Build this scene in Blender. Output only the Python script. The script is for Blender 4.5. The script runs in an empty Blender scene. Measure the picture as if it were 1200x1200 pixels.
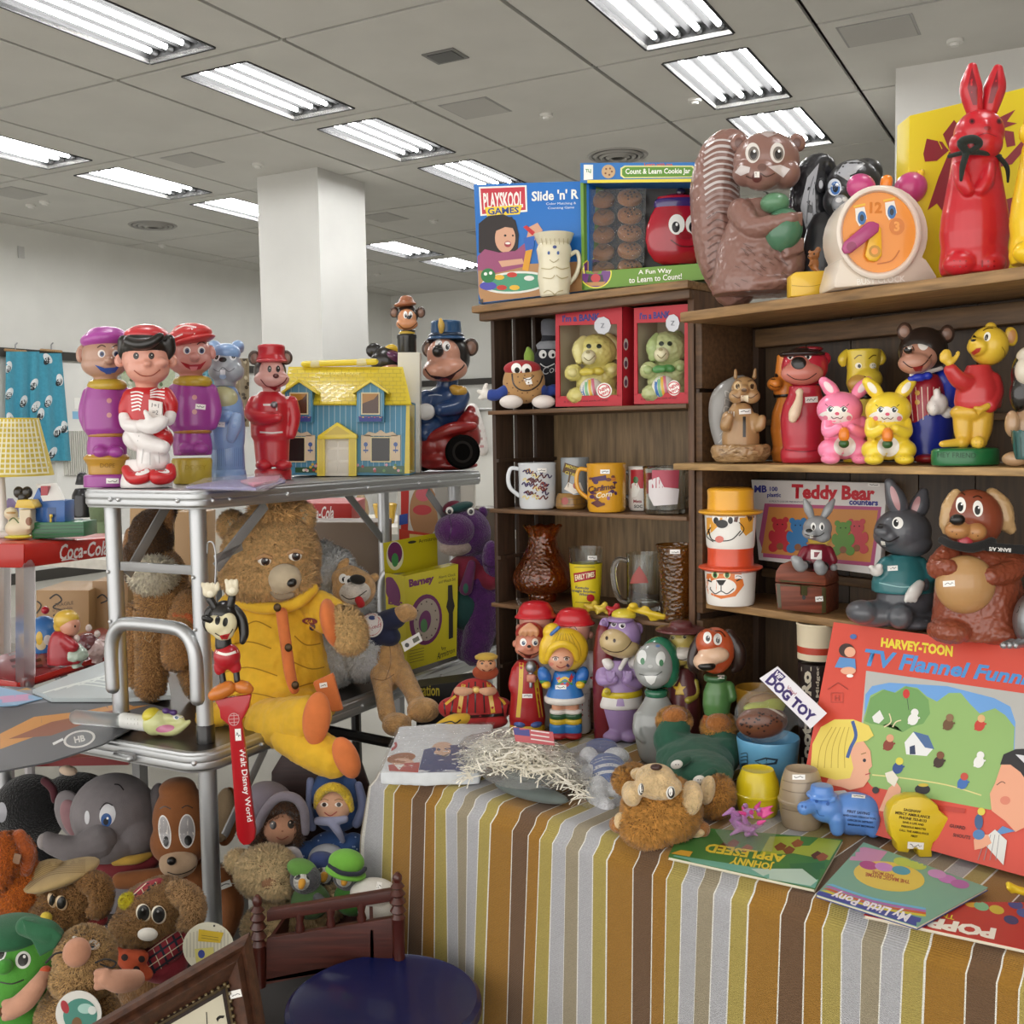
import bpy,bmesh,math,random
import numpy as np
from mathutils import Vector,Matrix,Quaternion
from mathutils.bvhtree import BVHTree
from mathutils.geometry import tessellate_polygon
random.seed(7);rng=np.random.default_rng(7)
C=bpy.context.scene.collection
PI=math.pi
#camera, world, exposure
F,PITCH,ROLL,YAW=1251.0,0.06996,-0.0160,0.4955
CAMZ=1.25
fw=Vector((0,math.cos(PITCH),-math.sin(PITCH)))
_up=Vector((0,math.sin(PITCH),math.cos(PITCH)))
rt=(Vector((1,0,0))*math.cos(ROLL)+_up*math.sin(ROLL)).normalized()
up=(_up*math.cos(ROLL)-Vector((1,0,0))*math.sin(ROLL)).normalized()
CAM=Vector((0,0,CAMZ))
cd=bpy.data.cameras.new('camera');co=bpy.data.objects.new('camera',cd);C.objects.link(co)
cd.sensor_fit='HORIZONTAL';cd.sensor_width=36;cd.lens=36*F/1200;cd.clip_start=0.02;cd.clip_end=100
co.matrix_world=Matrix.Translation(CAM)@Matrix((rt,up,-fw)).transposed().to_4x4()
bpy.context.scene.camera=co
sc=bpy.context.scene
vs=sc.view_settings
vs.view_transform='Standard';vs.look='None';vs.gamma=1;vs.use_curve_mapping=False
vs.exposure=0.95
wd=bpy.data.worlds.new('hall_light');sc.world=wd;wd.use_nodes=True
bg=wd.node_tree.nodes['Background'];bg.inputs[0].default_value=(1.0,0.97,0.93,1);bg.inputs[1].default_value=1.2
TUBE=22.0
K=1.35
CH=CAMZ+1.45*K
#materials
def lin(h):
 h=h.lstrip('#')
 c=[int(h[i:i+2],16)/255 for i in(0,2,4)]
 return[(v/12.92 if v<=.04045 else((v+.055)/1.055)**2.4)for v in c]+[1]
_M={}
def M(h,kind='v',**kw):
 key=(h,kind,kw.get('rz',0),kw.get('grain',0),kw.get('lo',0))
 if key in _M:return _M[key]
 m=bpy.data.materials.new(kind+'_'+h.lstrip('#'));m.use_nodes=True
 nt=m.node_tree;N=nt.nodes;b=N['Principled BSDF'];L=nt.links.new
 col=lin(h)
 if kind=='f':col=[min(.95,c*1.4)for c in col[:3]]+[1]
 b.inputs['Base Color'].default_value=col
 def noise(scale,detail=3,vec=None,rz=0):
  n=N.new('ShaderNodeTexNoise');n.inputs['Scale'].default_value=scale;n.inputs['Detail'].default_value=detail
  tc=N.new('ShaderNodeTexCoord')
  if vec:
   mp=N.new('ShaderNodeMapping');mp.inputs['Scale'].default_value=vec;m0=N.new('ShaderNodeMapping');m0.inputs['Rotation'].default_value=(0,0,rz);L(tc.outputs['Object'],m0.inputs[0]);L(m0.outputs[0],mp.inputs[0]);L(mp.outputs[0],n.inputs['Vector'])
  else:L(tc.outputs['Object'],n.inputs['Vector'])
  return n
 def bump(n,st,dist):
  bp=N.new('ShaderNodeBump');bp.inputs['Strength'].default_value=st;bp.inputs['Distance'].default_value=dist
  L(n.outputs[0],bp.inputs['Height']);L(bp.outputs[0],b.inputs['Normal'])
 def vary(n,amt):
  mx=N.new('ShaderNodeMix');mx.data_type='RGBA';mx.inputs['A'].default_value=[c*(1-amt)for c in col[:3]]+[1]
  mx.inputs['B'].default_value=[min(1,c*(1+amt))for c in col[:3]]+[1]
  r=N.new('ShaderNodeMapRange');r.inputs[1].default_value=.3;r.inputs[2].default_value=.7
  L(n.outputs[0],r.inputs[0]);L(r.outputs[0],mx.inputs['Factor']);L(mx.outputs['Result'],b.inputs['Base Color'])
 b.inputs['Roughness'].default_value={'v':.3,'g':.03,'p':.95,'c':.85,'k':.45,'m':.32,'w':.5,'x':.7,'b':.12,'s':.2,'t':.35}.get(kind,.5)
 if kind=='v':
  b.inputs['Coat Weight'].default_value=.25;n=noise(30,2);bump(n,.12,.002);b.inputs['Subsurface Weight'].default_value=.0
 elif kind=='n':b.inputs['Roughness'].default_value=1;b.inputs['Specular IOR Level'].default_value=0
 elif kind=='s':b.inputs['Coat Weight'].default_value=.5
 elif kind=='p':
  n=noise(260,4);vary(noise(60,4),.22);bump(n,.9,.006);b.inputs['Sheen Weight'].default_value=.35;b.inputs['Sheen Roughness'].default_value=.4
 elif kind=='f':
  b.inputs['Roughness'].default_value=.8;vary(noise(140,2),.25);b.inputs['Sheen Weight'].default_value=.25;b.inputs['Specular IOR Level'].default_value=.2
  an=N.new('ShaderNodeAttribute');an.attribute_name='pile_normal';L(an.outputs['Vector'],b.inputs['Normal'])
 elif kind=='c':
  n=noise(700,2);bump(n,.5,.001);vary(noise(40,3),.08);b.inputs['Sheen Weight'].default_value=.15
 elif kind=='m':
  b.inputs['Metallic'].default_value=1;n=noise(60,3,(1,1,14));r=N.new('ShaderNodeMapRange');r.inputs[3].default_value=.38;r.inputs[4].default_value=.56
  L(n.outputs[0],r.inputs[0]);L(r.outputs[0],b.inputs['Roughness'])
 elif kind=='w':
  g=noise(5,5,kw.get('grain',(2,30,30)),kw.get('rz',0));vary(g,kw.get('amt',.4));bump(g,.2,.002)
 elif kind=='x':
  n=noise(90,4);bump(n,.35,.002);vary(noise(2.5,3),.04)
 elif kind=='g':
  b.inputs['Transmission Weight'].default_value=1;b.inputs['IOR'].default_value=1.45
 elif kind=='a':
  b.inputs['Transmission Weight'].default_value=.93;b.inputs['IOR'].default_value=1.3;b.inputs['Coat Weight'].default_value=.6;b.inputs['Roughness'].default_value=.08
  n=N.new('ShaderNodeTexVoronoi');n.inputs['Scale'].default_value=150;tc_=N.new('ShaderNodeTexCoord');L(tc_.outputs['Object'],n.inputs['Vector'])
  bp=N.new('ShaderNodeBump');bp.inputs['Strength'].default_value=.45;bp.inputs['Distance'].default_value=.004;L(n.outputs[0],bp.inputs['Height']);L(bp.outputs[0],b.inputs['Normal']);L(bp.outputs[0],b.inputs['Coat Normal']);b.inputs['Coat Weight'].default_value=1
 elif kind=='t':
  b.inputs['Transmission Weight'].default_value=.9;b.inputs['IOR'].default_value=1.25
 elif kind=='b':
  N.remove(b);tr=N.new('ShaderNodeBsdfTransparent');gl=N.new('ShaderNodeBsdfGlossy');gl.inputs['Roughness'].default_value=.15
  df=N.new('ShaderNodeBsdfDiffuse');df.inputs[0].default_value=col
  m1=N.new('ShaderNodeMixShader');m2=N.new('ShaderNodeMixShader');m1.inputs[0].default_value=.7
  lw=N.new('ShaderNodeLayerWeight');lw.inputs[0].default_value=.25
  r=N.new('ShaderNodeMapRange');r.inputs[3].default_value=kw.get('lo',.05);r.inputs[4].default_value=.5
  L(lw.outputs['Facing'],r.inputs[0]);L(r.outputs[0],m2.inputs[0])
  L(df.outputs[0],m1.inputs[1]);L(gl.outputs[0],m1.inputs[2]);L(tr.outputs[0],m2.inputs[1]);L(m1.outputs[0],m2.inputs[2])
  tc=N.new('ShaderNodeTexNoise');tc.inputs['Scale'].default_value=45;bp=N.new('ShaderNodeBump');bp.inputs['Distance'].default_value=.01;bp.inputs['Strength'].default_value=.8
  L(tc.outputs[0],bp.inputs['Height']);L(bp.outputs[0],gl.inputs['Normal']);L(bp.outputs[0],lw.inputs['Normal'])
  L(m2.outputs[0],N['Material Output'].inputs[0])
 elif kind=='e':
  b.inputs['Emission Color'].default_value=col;b.inputs['Emission Strength'].default_value=kw.get('st',1)
 _M[key]=m
 return m
 #pixel helpers: a ray through a photo point, per metre of world Y
def ray(x,y):
 d=rt*((x-600)/F)-up*((y-600)/F)+fw
 return d/d.y
def at(x,y,Y):return CAM+ray(x,y)*Y
def onz(x,y,z):
 r=ray(x,y);return CAM+r*((z-CAMZ)/r.z)
def lineY(O,w,d,off,px,py=520):
 """world Y where the photo column px meets the vertical plane through O + off*d along w"""
 r=ray(px,py);o=(O[0]+d[0]*off,O[1]+d[1]*off)
 t=(r.x*o[1]-o[0])/(w[0]-r.x*w[1])
 return o[1]+w[1]*t
def sphere_vf(nu=20,nv=12):
 v=[(0,0,1)];f=[]
 for i in range(1,nv):
  p=PI*i/nv
  for j in range(nu):
   a=2*PI*j/nu;v.append((math.sin(p)*math.cos(a),math.sin(p)*math.sin(a),math.cos(p)))
 v.append((0,0,-1));n=len(v)-1
 for j in range(nu):f.append((0,1+j,1+(j+1)%nu))
 for i in range(nv-2):
  for j in range(nu):
   a=1+i*nu+j;b_=1+i*nu+(j+1)%nu
   f.append((a,a+nu,b_+nu,b_))
 for j in range(nu):f.append((n,n-nu+(j+1)%nu,n-nu+j))
 return np.array(v),f
SPH=sphere_vf(24,14);SPHL=sphere_vf(16,10)
def tube_vf(pts,rad,seg=14,cap=True):
 pts=[Vector(p)for p in pts]
 if not hasattr(rad,'__len__'):rad=[rad]*len(pts)
 rings=[];n=len(pts);prev=None
 tang=[(pts[min(i+1,n-1)]-pts[max(i-1,0)]).normalized()for i in range(n)]
 u=tang[0].orthogonal().normalized();us=[]
 for i in range(n):
  u=(u-tang[i]*u.dot(tang[i])).normalized();us.append(u.copy())
 seq=[]
 if cap:
  for k in(.0,.5,.85):seq.append((pts[0]-tang[0]*rad[0]*math.cos(k*PI/2),rad[0]*max(.02,math.sin(k*PI/2)),0))
 for i in range(n):seq.append((pts[i],rad[i],i))
 if cap:
  for k in(.85,.5,.0):seq.append((pts[-1]+tang[-1]*rad[-1]*math.cos(k*PI/2),rad[-1]*max(.02,math.sin(k*PI/2)),n-1))
 v=[];f=[]
 for c,r,i in seq:
  w=tang[i].cross(us[i])
  for j in range(seg):
   a=2*PI*j/seg;v.append(tuple(c+us[i]*(r*math.cos(a))+w*(r*math.sin(a))))
 m=len(seq)
 for i in range(m-1):
  for j in range(seg):
   a=i*seg+j;b_=i*seg+(j+1)%seg
   f.append((a,b_,b_+seg,a+seg))
 f.append(tuple(range(seg-1,-1,-1)));f.append(tuple(range((m-1)*seg,m*seg)))
 return v,f
def smooth_path(pts,n=6):
 """Catmull-Rom through pts (each a tuple of any length)"""
 P=[np.array(p,float)for p in pts];out=[]
 for i in range(len(P)-1):
  p0,p1,p2,p3=P[max(i-1,0)],P[i],P[i+1],P[min(i+2,len(P)-1)]
  for k in range(n):
   t=k/n
   out.append(.5*((2*p1)+(-p0+p2)*t+(2*p0-5*p1+4*p2-p3)*t*t+(-p0+3*p1-3*p2+p3)*t**3))
 out.append(P[-1]);return[tuple(p)for p in out]
 #object building
PARTS=[]
def prop(o,label=None,cat=None,group=None,kind=None):
 if label:o['label']=label
 if cat:o['category']=cat
 if group:o['group']=group
 if kind:o['kind']=kind
 return o
class Part:
 """one mesh: geometry in world coordinates; blend = metres of voxel size (joins the shapes into one skin)"""
 def __init__(s,name,mat,fig=None,parent=None,blend=0,smooth=True,bevel=0,label=None,sub=0,disp=0,solid=0):
  s.name,s.mat,s.fig,s.blend,s.smooth,s.bevel=name,mat,fig,blend,smooth,bevel
  s.mats=[mat];s.v=[];s.f=[];s.mi=[];s.parent=parent;s.dec=[];s.nd=0;s.label=label;s.sub=sub;s.disp=disp;s.solid=solid;s.fur=None
  s.o=bpy.data.objects.new(name,bpy.data.meshes.new(name));C.objects.link(s.o)
  if label:s.o['label']=label
  PARTS.append(s)
 def add(s,v,f,mat=None):
  if mat is not None and mat not in s.mats:s.mats.append(mat)
  k=s.mats.index(mat)if mat is not None else 0
  n=len(s.v);s.v+=[tuple(p)for p in v];s.f+=[tuple(i+n for i in q)for q in f];s.mi+=[k]*len(f);return s
  #world-space shapes
 def ball(s,c,r,rot=None,mat=None,lo=False):
  V,f=SPHL if lo else SPH;r=r if hasattr(r,'__len__')else(r,r,r)
  R=rot if rot is not None else Matrix.Identity(3);c=Vector(c)
  A=np.array(R)@np.diag(r);W=V@A.T+np.array(c);return s.add(W,f,mat)
 def tube(s,pts,rad,seg=14,cap=True,mat=None):
  v,f=tube_vf(pts,rad,seg,cap);return s.add(v,f,mat)
 def box(s,c,size,R=None,mat=None):
  R=R or Matrix.Identity(3);c=Vector(c);h=[q/2 for q in size]
  v=[c+R@Vector((sx*h[0],sy*h[1],sz*h[2]))for sx in(-1,1)for sy in(-1,1)for sz in(-1,1)]
  f=[(0,1,3,2),(4,6,7,5),(0,4,5,1),(2,3,7,6),(0,2,6,4),(1,5,7,3)]
  return s.add(v,f,mat)
 def prism(s,pts,ext,mat=None):
  """world polygon pts extruded by the vector ext"""
  n=len(pts);a=[Vector(p)for p in pts];v=a+[p+Vector(ext)for p in a]
  f=[tuple(range(n)),tuple(range(2*n-1,n-1,-1))]+[(i,(i+1)%n+0,(i+1)%n+n,i+n)[::-1]for i in range(n)]
  return s.add(v,f,mat)
 def lathe(s,base,prof,seg=28,flat=1,mat=None,R=None,closed=True):
  """prof: (height, radius) along z from base"""
  base=Vector(base);v=[];f=[];R=R or Matrix.Identity(3)
  for h,r in prof:
   for j in range(seg):
    a=2*PI*j/seg;v.append(base+R@Vector((r*math.cos(a),r*flat*math.sin(a),h)))
  m=len(prof)
  for i in range(m-1):
   for j in range(seg):
    a=i*seg+j;b_=i*seg+(j+1)%seg;f.append((a,b_,b_+seg,a+seg))
  if closed:f.append(tuple(range(seg-1,-1,-1)));f.append(tuple(range((m-1)*seg,m*seg)))
  return s.add(v,f,mat)
  #photo-space shapes (only with a fig): x, y photo points, d depth in photo pixels behind the figure's plane
 def P(s,x,y,d=0):return s.fig.pt(x,y,d)
 def e(s,x,y,rx,ry,rz=None,d=0,rot=0,mat=None,tilt=0):
  k=s.fig.s*(1+d/F);rz=(rx+ry)/2 if rz is None else rz
  R=Matrix.Rotation(math.radians(-rot),3,'Y')@Matrix.Rotation(math.radians(tilt),3,'X')
  return s.ball(s.P(x,y,d),(rx*k,rz*k,ry*k),R,mat)
 def t(s,pts,seg=14,mat=None,n=5,flat=None):
  """limb through (x, y, d, r) points"""
  q=smooth_path(pts,n)if len(pts)>2 else pts
  return s.tube([s.P(*p[:3])for p in q],[p[3]*s.fig.s*(1+p[2]/F)for p in q],seg,True,mat)
 def l(s,x,prof,d=0,flat=1,seg=30,mat=None,closed=True):
  """turned shape: prof of (photo y, photo radius), top to bottom or bottom to top"""
  k=s.fig.s;b=s.P(x,prof[0][0],d);p=prof if prof[0][0]>prof[-1][0]else prof[::-1]
  b=s.P(x,p[0][0],d);return s.lathe(b,[((p[0][0]-y)*k,max(r,.05)*k)for y,r in p],seg,flat,mat,closed=closed)
 def p(s,pts,d0,d1,mat=None,ext=None):
  k=s.fig.s;w=[s.P(x,y,d0)for x,y in pts]
  return s.prism(w,ext if ext else(0,(d1-d0)*k,0),mat)
 def b(s,x0,y0,x1,y1,d0,d1,mat=None):
  return s.p([(x0,y0),(x1,y0),(x1,y1),(x0,y1)],d0,d1,mat)
  #decals: photo-space shapes laid on this part's surface
 def D(s,pts,col,name=None,kind=None,grid=None,tris=None,label=None):
  m=col if not isinstance(col,str)else M(col,kind or 'v')
  s.dec.append((pts,m,name,grid,tris,label));return s
 def oval(s,x,y,rx,ry,col,name=None,rot=0,kind=None,a0=0,a1=360,label=None):
  n=26 if max(rx,ry)>2.5 else 12;c,q=math.cos(math.radians(rot)),math.sin(math.radians(rot));out=[]
  full=a1-a0>=360
  for i in range(n if full else n+1):
   a=math.radians(a0+(a1-a0)*i/n);u,w=rx*math.cos(a),ry*math.sin(a);out.append((x+u*c-w*q,y+u*q+w*c))
  return s.D(out,col,name,kind,label=label)
 def stroke(s,pts,w,col,name=None,kind=None,n=5,taper=False,closed=False):
  q=[np.array(p,float)for p in(smooth_path(pts,n)if len(pts)>2 and n else pts)];v=[]
  if len(q)<5:
   z=[q[0]]
   for a,b_ in zip(q,q[1:]):
    c_=max(1,int(np.linalg.norm(b_-a)/5));z+=[a+(b_-a)*(k+1)/c_ for k in range(c_)]
   q=z
  m=len(q)
  for i in range(m):
   t=q[min(i+1,m-1)]-q[max(i-1,0)];t=t/(np.linalg.norm(t)+1e-9);nn=np.array((-t[1],t[0]))
   ww=w/2*(math.sin(PI*(i+.5)/m)if taper else 1);v+=[tuple(q[i]+nn*ww),tuple(q[i]-nn*ww)]
  tr=[]
  for i in range(m-1):tr+=[(2*i,2*i+1,2*i+3),(2*i,2*i+3,2*i+2)]
  return s.D(v,col,name,kind,tris=tr)
 def text(s,txt,x,y,size,col,name=None,rot=0,shear=0,bold=.0,align='CENTER',kind=None,H=None,sx=1,flip=False,space=1):
  """H: four photo corners (tl, tr, br, bl) the text's box is stretched to"""
  c=bpy.data.curves.new('lettering','FONT');c.body=txt;c.align_x=align if H is None else 'LEFT';c.shear=shear;c.offset=bold;c.resolution_u=2;c.size=1;c.space_character=space
  o=bpy.data.objects.new('lettering',c);me=bpy.data.meshes.new_from_object(o)
  V=np.array([v.co[:2]for v in me.vertices])if len(me.vertices)else np.zeros((0,2))
  tr=[]
  for q in me.polygons:
   vv=list(q.vertices)
   for i in range(1,len(vv)-1):tr.append((vv[0],vv[i],vv[i+1]))
  bpy.data.objects.remove(o);bpy.data.meshes.remove(me);bpy.data.curves.remove(c)
  if not len(V):return s
  if H is not None:
   mn,mx=V.min(0),V.max(0);uv=(V-mn)/(mx-mn);tl,tr_,br,bl=[np.array(p,float)for p in H]
   out=[]
   for a,b_ in uv:out.append(tuple((tl*(1-a)+tr_*a)*b_+(bl*(1-a)+br*a)*(1-b_)))
  else:
   cs,sn=math.cos(math.radians(rot)),math.sin(math.radians(rot));out=[]
   for a,b_ in V:
    u,w=a*size*sx,-(b_-.34)*size;out.append((x+u*cs-w*sn,y+u*sn+w*cs))
  return s.D(out,col,name,kind or 'k',tris=tr)
class Fig:
 """a thing standing at world depth Y; photo point (bx, by) is the middle of its base; z = height of the surface it stands on"""
 def __init__(s,name,Y,bx,by,label,cat,z=None,group=None):
  s.Y=Y;s.s=Y/F;s.z=z;s.name=name
  s.o=bpy.data.objects.new(name,None);C.objects.link(s.o);s.o.empty_display_size=.02
  s.base=at(bx,by,Y);s.parts=[];prop(s.o,label,cat,group);FIGS.append(s)
 def pt(s,x,y,d=0):return at(x,y,s.Y+d*s.s)
 def part(s,name,col,kind='v',parent=None,blend=1.6,**k):
  p=Part(name,M(col,kind)if isinstance(col,str)else col,s,parent,blend*s.s if blend else 0,**k);s.parts.append(p);return p
 def solid(s,name,col,kind='v',**k):return s.part(name,col,kind,blend=0,**k)
FIGS=[];SNAP=[]
def sticker(p,x,y,w=9,h=5,rot=0,txt='xx'):
 c,q=math.cos(math.radians(rot)),math.sin(math.radians(rot))
 R=lambda u,v:(x+u*c-v*q,y+u*q+v*c)
 p.D([R(-w/2,-h/2),R(w/2,-h/2),R(w/2,h/2),R(-w/2,h/2)],'#f4f2ee','price_sticker','k',grid=2.5,label='small white price sticker')
 r2=random.Random(int(x*7+y))
 q_=[R(-w*.36+w*.72*i/7,r2.uniform(-h*.2,h*.2))for i in range(8)]
 p.stroke(q_,.7,'#2a2a2a','price_sticker','k',n=0)
def _ss(p1,p2):return(p1[0]-p2[0])**2+(p1[1]-p2[1])**2
def finish():
 """skin the blended parts, lay the decals, parent everything, stand things on their surfaces"""
 dgs=[]
 for p in PARTS:
  me=p.o.data
  me.from_pydata([tuple(v)for v in p.v],[],p.f)
  for m in p.mats:me.materials.append(m)
  for pl,k in zip(me.polygons,p.mi):pl.material_index=k
  bmx=bmesh.new();bmx.from_mesh(me);bmesh.ops.recalc_face_normals(bmx,faces=bmx.faces)if len(bmx.faces)<200000 else None;bmx.to_mesh(me);bmx.free()
  if p.solid:
   m=p.o.modifiers.new('s','SOLIDIFY');m.thickness=p.solid;m.offset=0
  if p.blend:
   m=p.o.modifiers.new('r','REMESH');m.mode='VOXEL';m.voxel_size=max(p.blend,.0007)
   m=p.o.modifiers.new('s','SMOOTH');m.factor=.5;m.iterations=4
  if p.bevel:
   m=p.o.modifiers.new('b','BEVEL');m.width=p.bevel;m.segments=2;m.limit_method='ANGLE';m.angle_limit=.6
  if p.sub:
   m=p.o.modifiers.new('u','SUBSURF');m.levels=p.sub;m.render_levels=p.sub
  if p.disp:
   tx=bpy.data.textures.new('n','CLOUDS');tx.noise_scale=p.disp[1]
   m=p.o.modifiers.new('d','DISPLACE');m.texture=tx;m.strength=p.disp[0];m.texture_coords='GLOBAL'
 bpy.context.view_layer.update()
 dg=bpy.context.evaluated_depsgraph_get()
 for p in PARTS:
  if p.o.modifiers:dgs.append((p,bpy.data.meshes.new_from_object(p.o.evaluated_get(dg))))
 for p,me in dgs:
  p.o.modifiers.clear();old=p.o.data;p.o.data=me;bpy.data.meshes.remove(old);me.name=p.name
  if p.blend:
   while len(me.materials)>1:me.materials.pop()
   for pl in me.polygons:pl.material_index=0
 kids={}
 for p in PARTS:
  me=p.o.data
  if p.smooth:
   for pl in me.polygons:pl.use_smooth=True
   if not p.blend:
    me.set_sharp_from_angle(angle=math.radians(38))
  if not p.dec:continue
  bm=bmesh.new();bm.from_mesh(me);bv=BVHTree.FromBMesh(bm)
  groups={}
  k=p.fig.s if p.fig else.0012
  for li,(pts,mat,name,grid,tris,label)in enumerate(p.dec):
   if tris is None:
    v2,f2=clip_grid(pts,grid)
   else:v2,f2=pts,tris
   off=k*(.32+(.5 if p.disp else 0)+min(.04*li,1.1+.004*li))
   out=[];ok=[]
   for x,y in v2:
    r=ray(x,y);h=bv.ray_cast(CAM,r.normalized())
    ok.append(h[0]is not None);out.append(h[0]-r.normalized()*off if h[0]is not None else None)
   g=groups.setdefault(name,([],[],[],[],label));n0=len(g[0]);idx={}
   for i,q in enumerate(out):
    if ok[i]:idx[i]=len(g[0]);g[0].append(tuple(q))
   if mat not in g[3]:g[3].append(mat)
   for t in f2:
    if all(i in idx for i in t):
     dd=[(out[i]-CAM).length for i in t];sz=max(math.dist(v2[t[i]],v2[t[i-1]])for i in range(len(t)))
     if max(dd)-min(dd)<max(sz,1.5)*k*4:g[1].append([idx[i]for i in t]);g[2].append(g[3].index(mat))
  bm.free()
  for name,(v,f,mi,mats,label)in groups.items():
   if not f:continue
   if name is None:
    base=len(me.materials)
    for m in mats:me.materials.append(m)
    V=[tuple(q.co)for q in me.vertices];n=len(V)
    bm=bmesh.new();bm.from_mesh(me);vs_=[bm.verts.new(q)for q in v]
    for q,m in zip(f,mi):
     try:fa=bm.faces.new([vs_[i]for i in q]);fa.material_index=base+m;fa.smooth=True
     except ValueError:pass
    bm.to_mesh(me);bm.free()
   else:
    m2=bpy.data.meshes.new(name);m2.from_pydata(v,[],f)
    for m in mats:m2.materials.append(m)
    for pl,m in zip(m2.polygons,mi):pl.material_index=m;pl.use_smooth=True
    o2=bpy.data.objects.new(name,m2);C.objects.link(o2);kids.setdefault(p,[]).append(o2)
    if label:o2['label']=label
 for fg in FIGS:fg.o.location=fg.base
 for p in PARTS:
  base=p.fig.base if p.fig else Vector((0,0,0))
  if p.fig:
   p.o.data.transform(Matrix.Translation(-base))
   if getattr(p.fig,'single',None)is p:pass
   p.o.parent=p.parent.o if p.parent is not None else p.fig.o
  for o2 in kids.get(p,[]):
   if p.fig:o2.data.transform(Matrix.Translation(-base))
   if p.o.parent is not None and p.o.parent.parent is not None:o2.parent=p.o.parent
   else:o2.parent=p.o
 for p in PARTS:
  sh=getattr(p,'shift',None)
  if sh is not None:
   for o2 in[p.o]+kids.get(p,[]):o2.data.transform(Matrix.Translation(-sh))
 for fg in FIGS:
  if fg.z is None:continue
  zs=[v.co.z for p in fg.parts for v in p.o.data.vertices]
  if zs:
   lo=min(zs)+fg.base.z;dz=fg.z-lo+.0006
   SNAP.append('%s %s %.1f px'%(fg.name,fg.o.get('label'),dz/fg.s))
   fg.o.location.z+=dz
 for p in PARTS:
  if p.fur and FUR:add_fur(p,*p.fur)
FUR=True
def add_fur(p,length,count,col,lay=.9):
 """soft pile: thin tapering blades over the part's surface, as one sub-part"""
 me=p.o.data;me.calc_loop_triangles();k=p.fig.s;r=np.random.default_rng(len(me.vertices))
 V=np.array([v.co[:]for v in me.vertices]);T=np.array([t.vertices[:]for t in me.loop_triangles]);N=np.array([v.normal[:]for v in me.vertices])
 A=V[T];ar=np.linalg.norm(np.cross(A[:,1]-A[:,0],A[:,2]-A[:,0]),axis=1);cam=np.array(CAM)-np.array(p.o.matrix_world.translation)-np.array(p.fig.base if p.o.parent is None else p.fig.o.location)
 nz=N[T].mean(1);face=((cam-A.mean(1))*nz).sum(1)>-.25*np.linalg.norm(cam-A.mean(1),axis=1);w=ar*face
 i=r.choice(len(T),count,p=w/w.sum());u=r.random((count,2));m=u.sum(1)>1;u[m]=1-u[m]
 P0=A[i,0]+(A[i,1]-A[i,0])*u[:,:1]+(A[i,2]-A[i,0])*u[:,1:];n=nz[i];n/=np.linalg.norm(n,axis=1)[:,None]+1e-9
 rnd=r.normal(size=(count,3));rnd[:,2]-=.7;tan=rnd-n*(rnd*n).sum(1)[:,None];tan/=np.linalg.norm(tan,axis=1)[:,None]+1e-9
 L=length*k*(.6+.7*r.random(count))[:,None];side=np.cross(n,tan)*(.42*k*max(1,length/7))
 d1=n+tan*lay*.5;d1/=np.linalg.norm(d1,axis=1)[:,None];d2=n*.55+tan*lay;d2/=np.linalg.norm(d2,axis=1)[:,None]
 B=P0-n*.3*k;Mi=P0+d1*L*.5;Ti=Mi+d2*L*.5
 verts=np.stack([B-side,B+side,Mi+side*.8,Mi-side*.8,Ti],1).reshape(-1,3);q=np.arange(count)*5
 f=[(a,a+1,a+2,a+3)for a in q]+[(a+3,a+2,a+4)for a in q]
 m2=bpy.data.meshes.new('fur');m2.from_pydata(verts.tolist(),[],f);m2.materials.append(M(col,'f'))
 nn=n+r.normal(size=n.shape)*.22;at_=m2.attributes.new('pile_normal','FLOAT_VECTOR','POINT');at_.data.foreach_set('vector',np.repeat(nn,5,axis=0).astype(np.float32).ravel())
 for pl in m2.polygons:pl.use_smooth=True
 o=bpy.data.objects.new('fur',m2);C.objects.link(o);o['kind']='stuff';o.parent=p.o if p.o.parent.parent is None else p.o.parent
def clip_grid(pts,grid):
 """triangulate a photo-space polygon, cut on a grid so that it can follow a curved surface"""
 xs=[p[0]for p in pts];ys=[p[1]for p in pts];w=max(max(xs)-min(xs),max(ys)-min(ys))
 step=max(2.0,w/9)if grid is None else grid
 bm=bmesh.new();vs_=[bm.verts.new((x,y,0))for x,y in pts]
 try:bm.faces.new(vs_)
 except ValueError:bm.free();return pts,[]
 bmesh.ops.triangulate(bm,faces=bm.faces[:])
 if step and w>2.5:
  for ax,vals in((0,xs),(1,ys)):
   a=min(vals)+step/2
   while a<max(vals):
    co_=[0,0,0];co_[ax]=a;no=[0,0,0];no[ax]=1
    bmesh.ops.bisect_plane(bm,geom=bm.verts[:]+bm.edges[:]+bm.faces[:],plane_co=co_,plane_no=no,dist=1e-5);a+=step
  bmesh.ops.triangulate(bm,faces=bm.faces[:])
 bm.verts.index_update();v=[(q.co.x,q.co.y)for q in bm.verts];f=[[q.index for q in fa.verts]for fa in bm.faces]
 bm.free();return v,f
def plain(name,mat,label=None,cat=None,kind=None,group=None,**k):
 """a one-mesh top-level object in world coordinates"""
 p=Part(name,mat,None,None,**k);prop(p.o,label,cat,group,kind);return p
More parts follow.
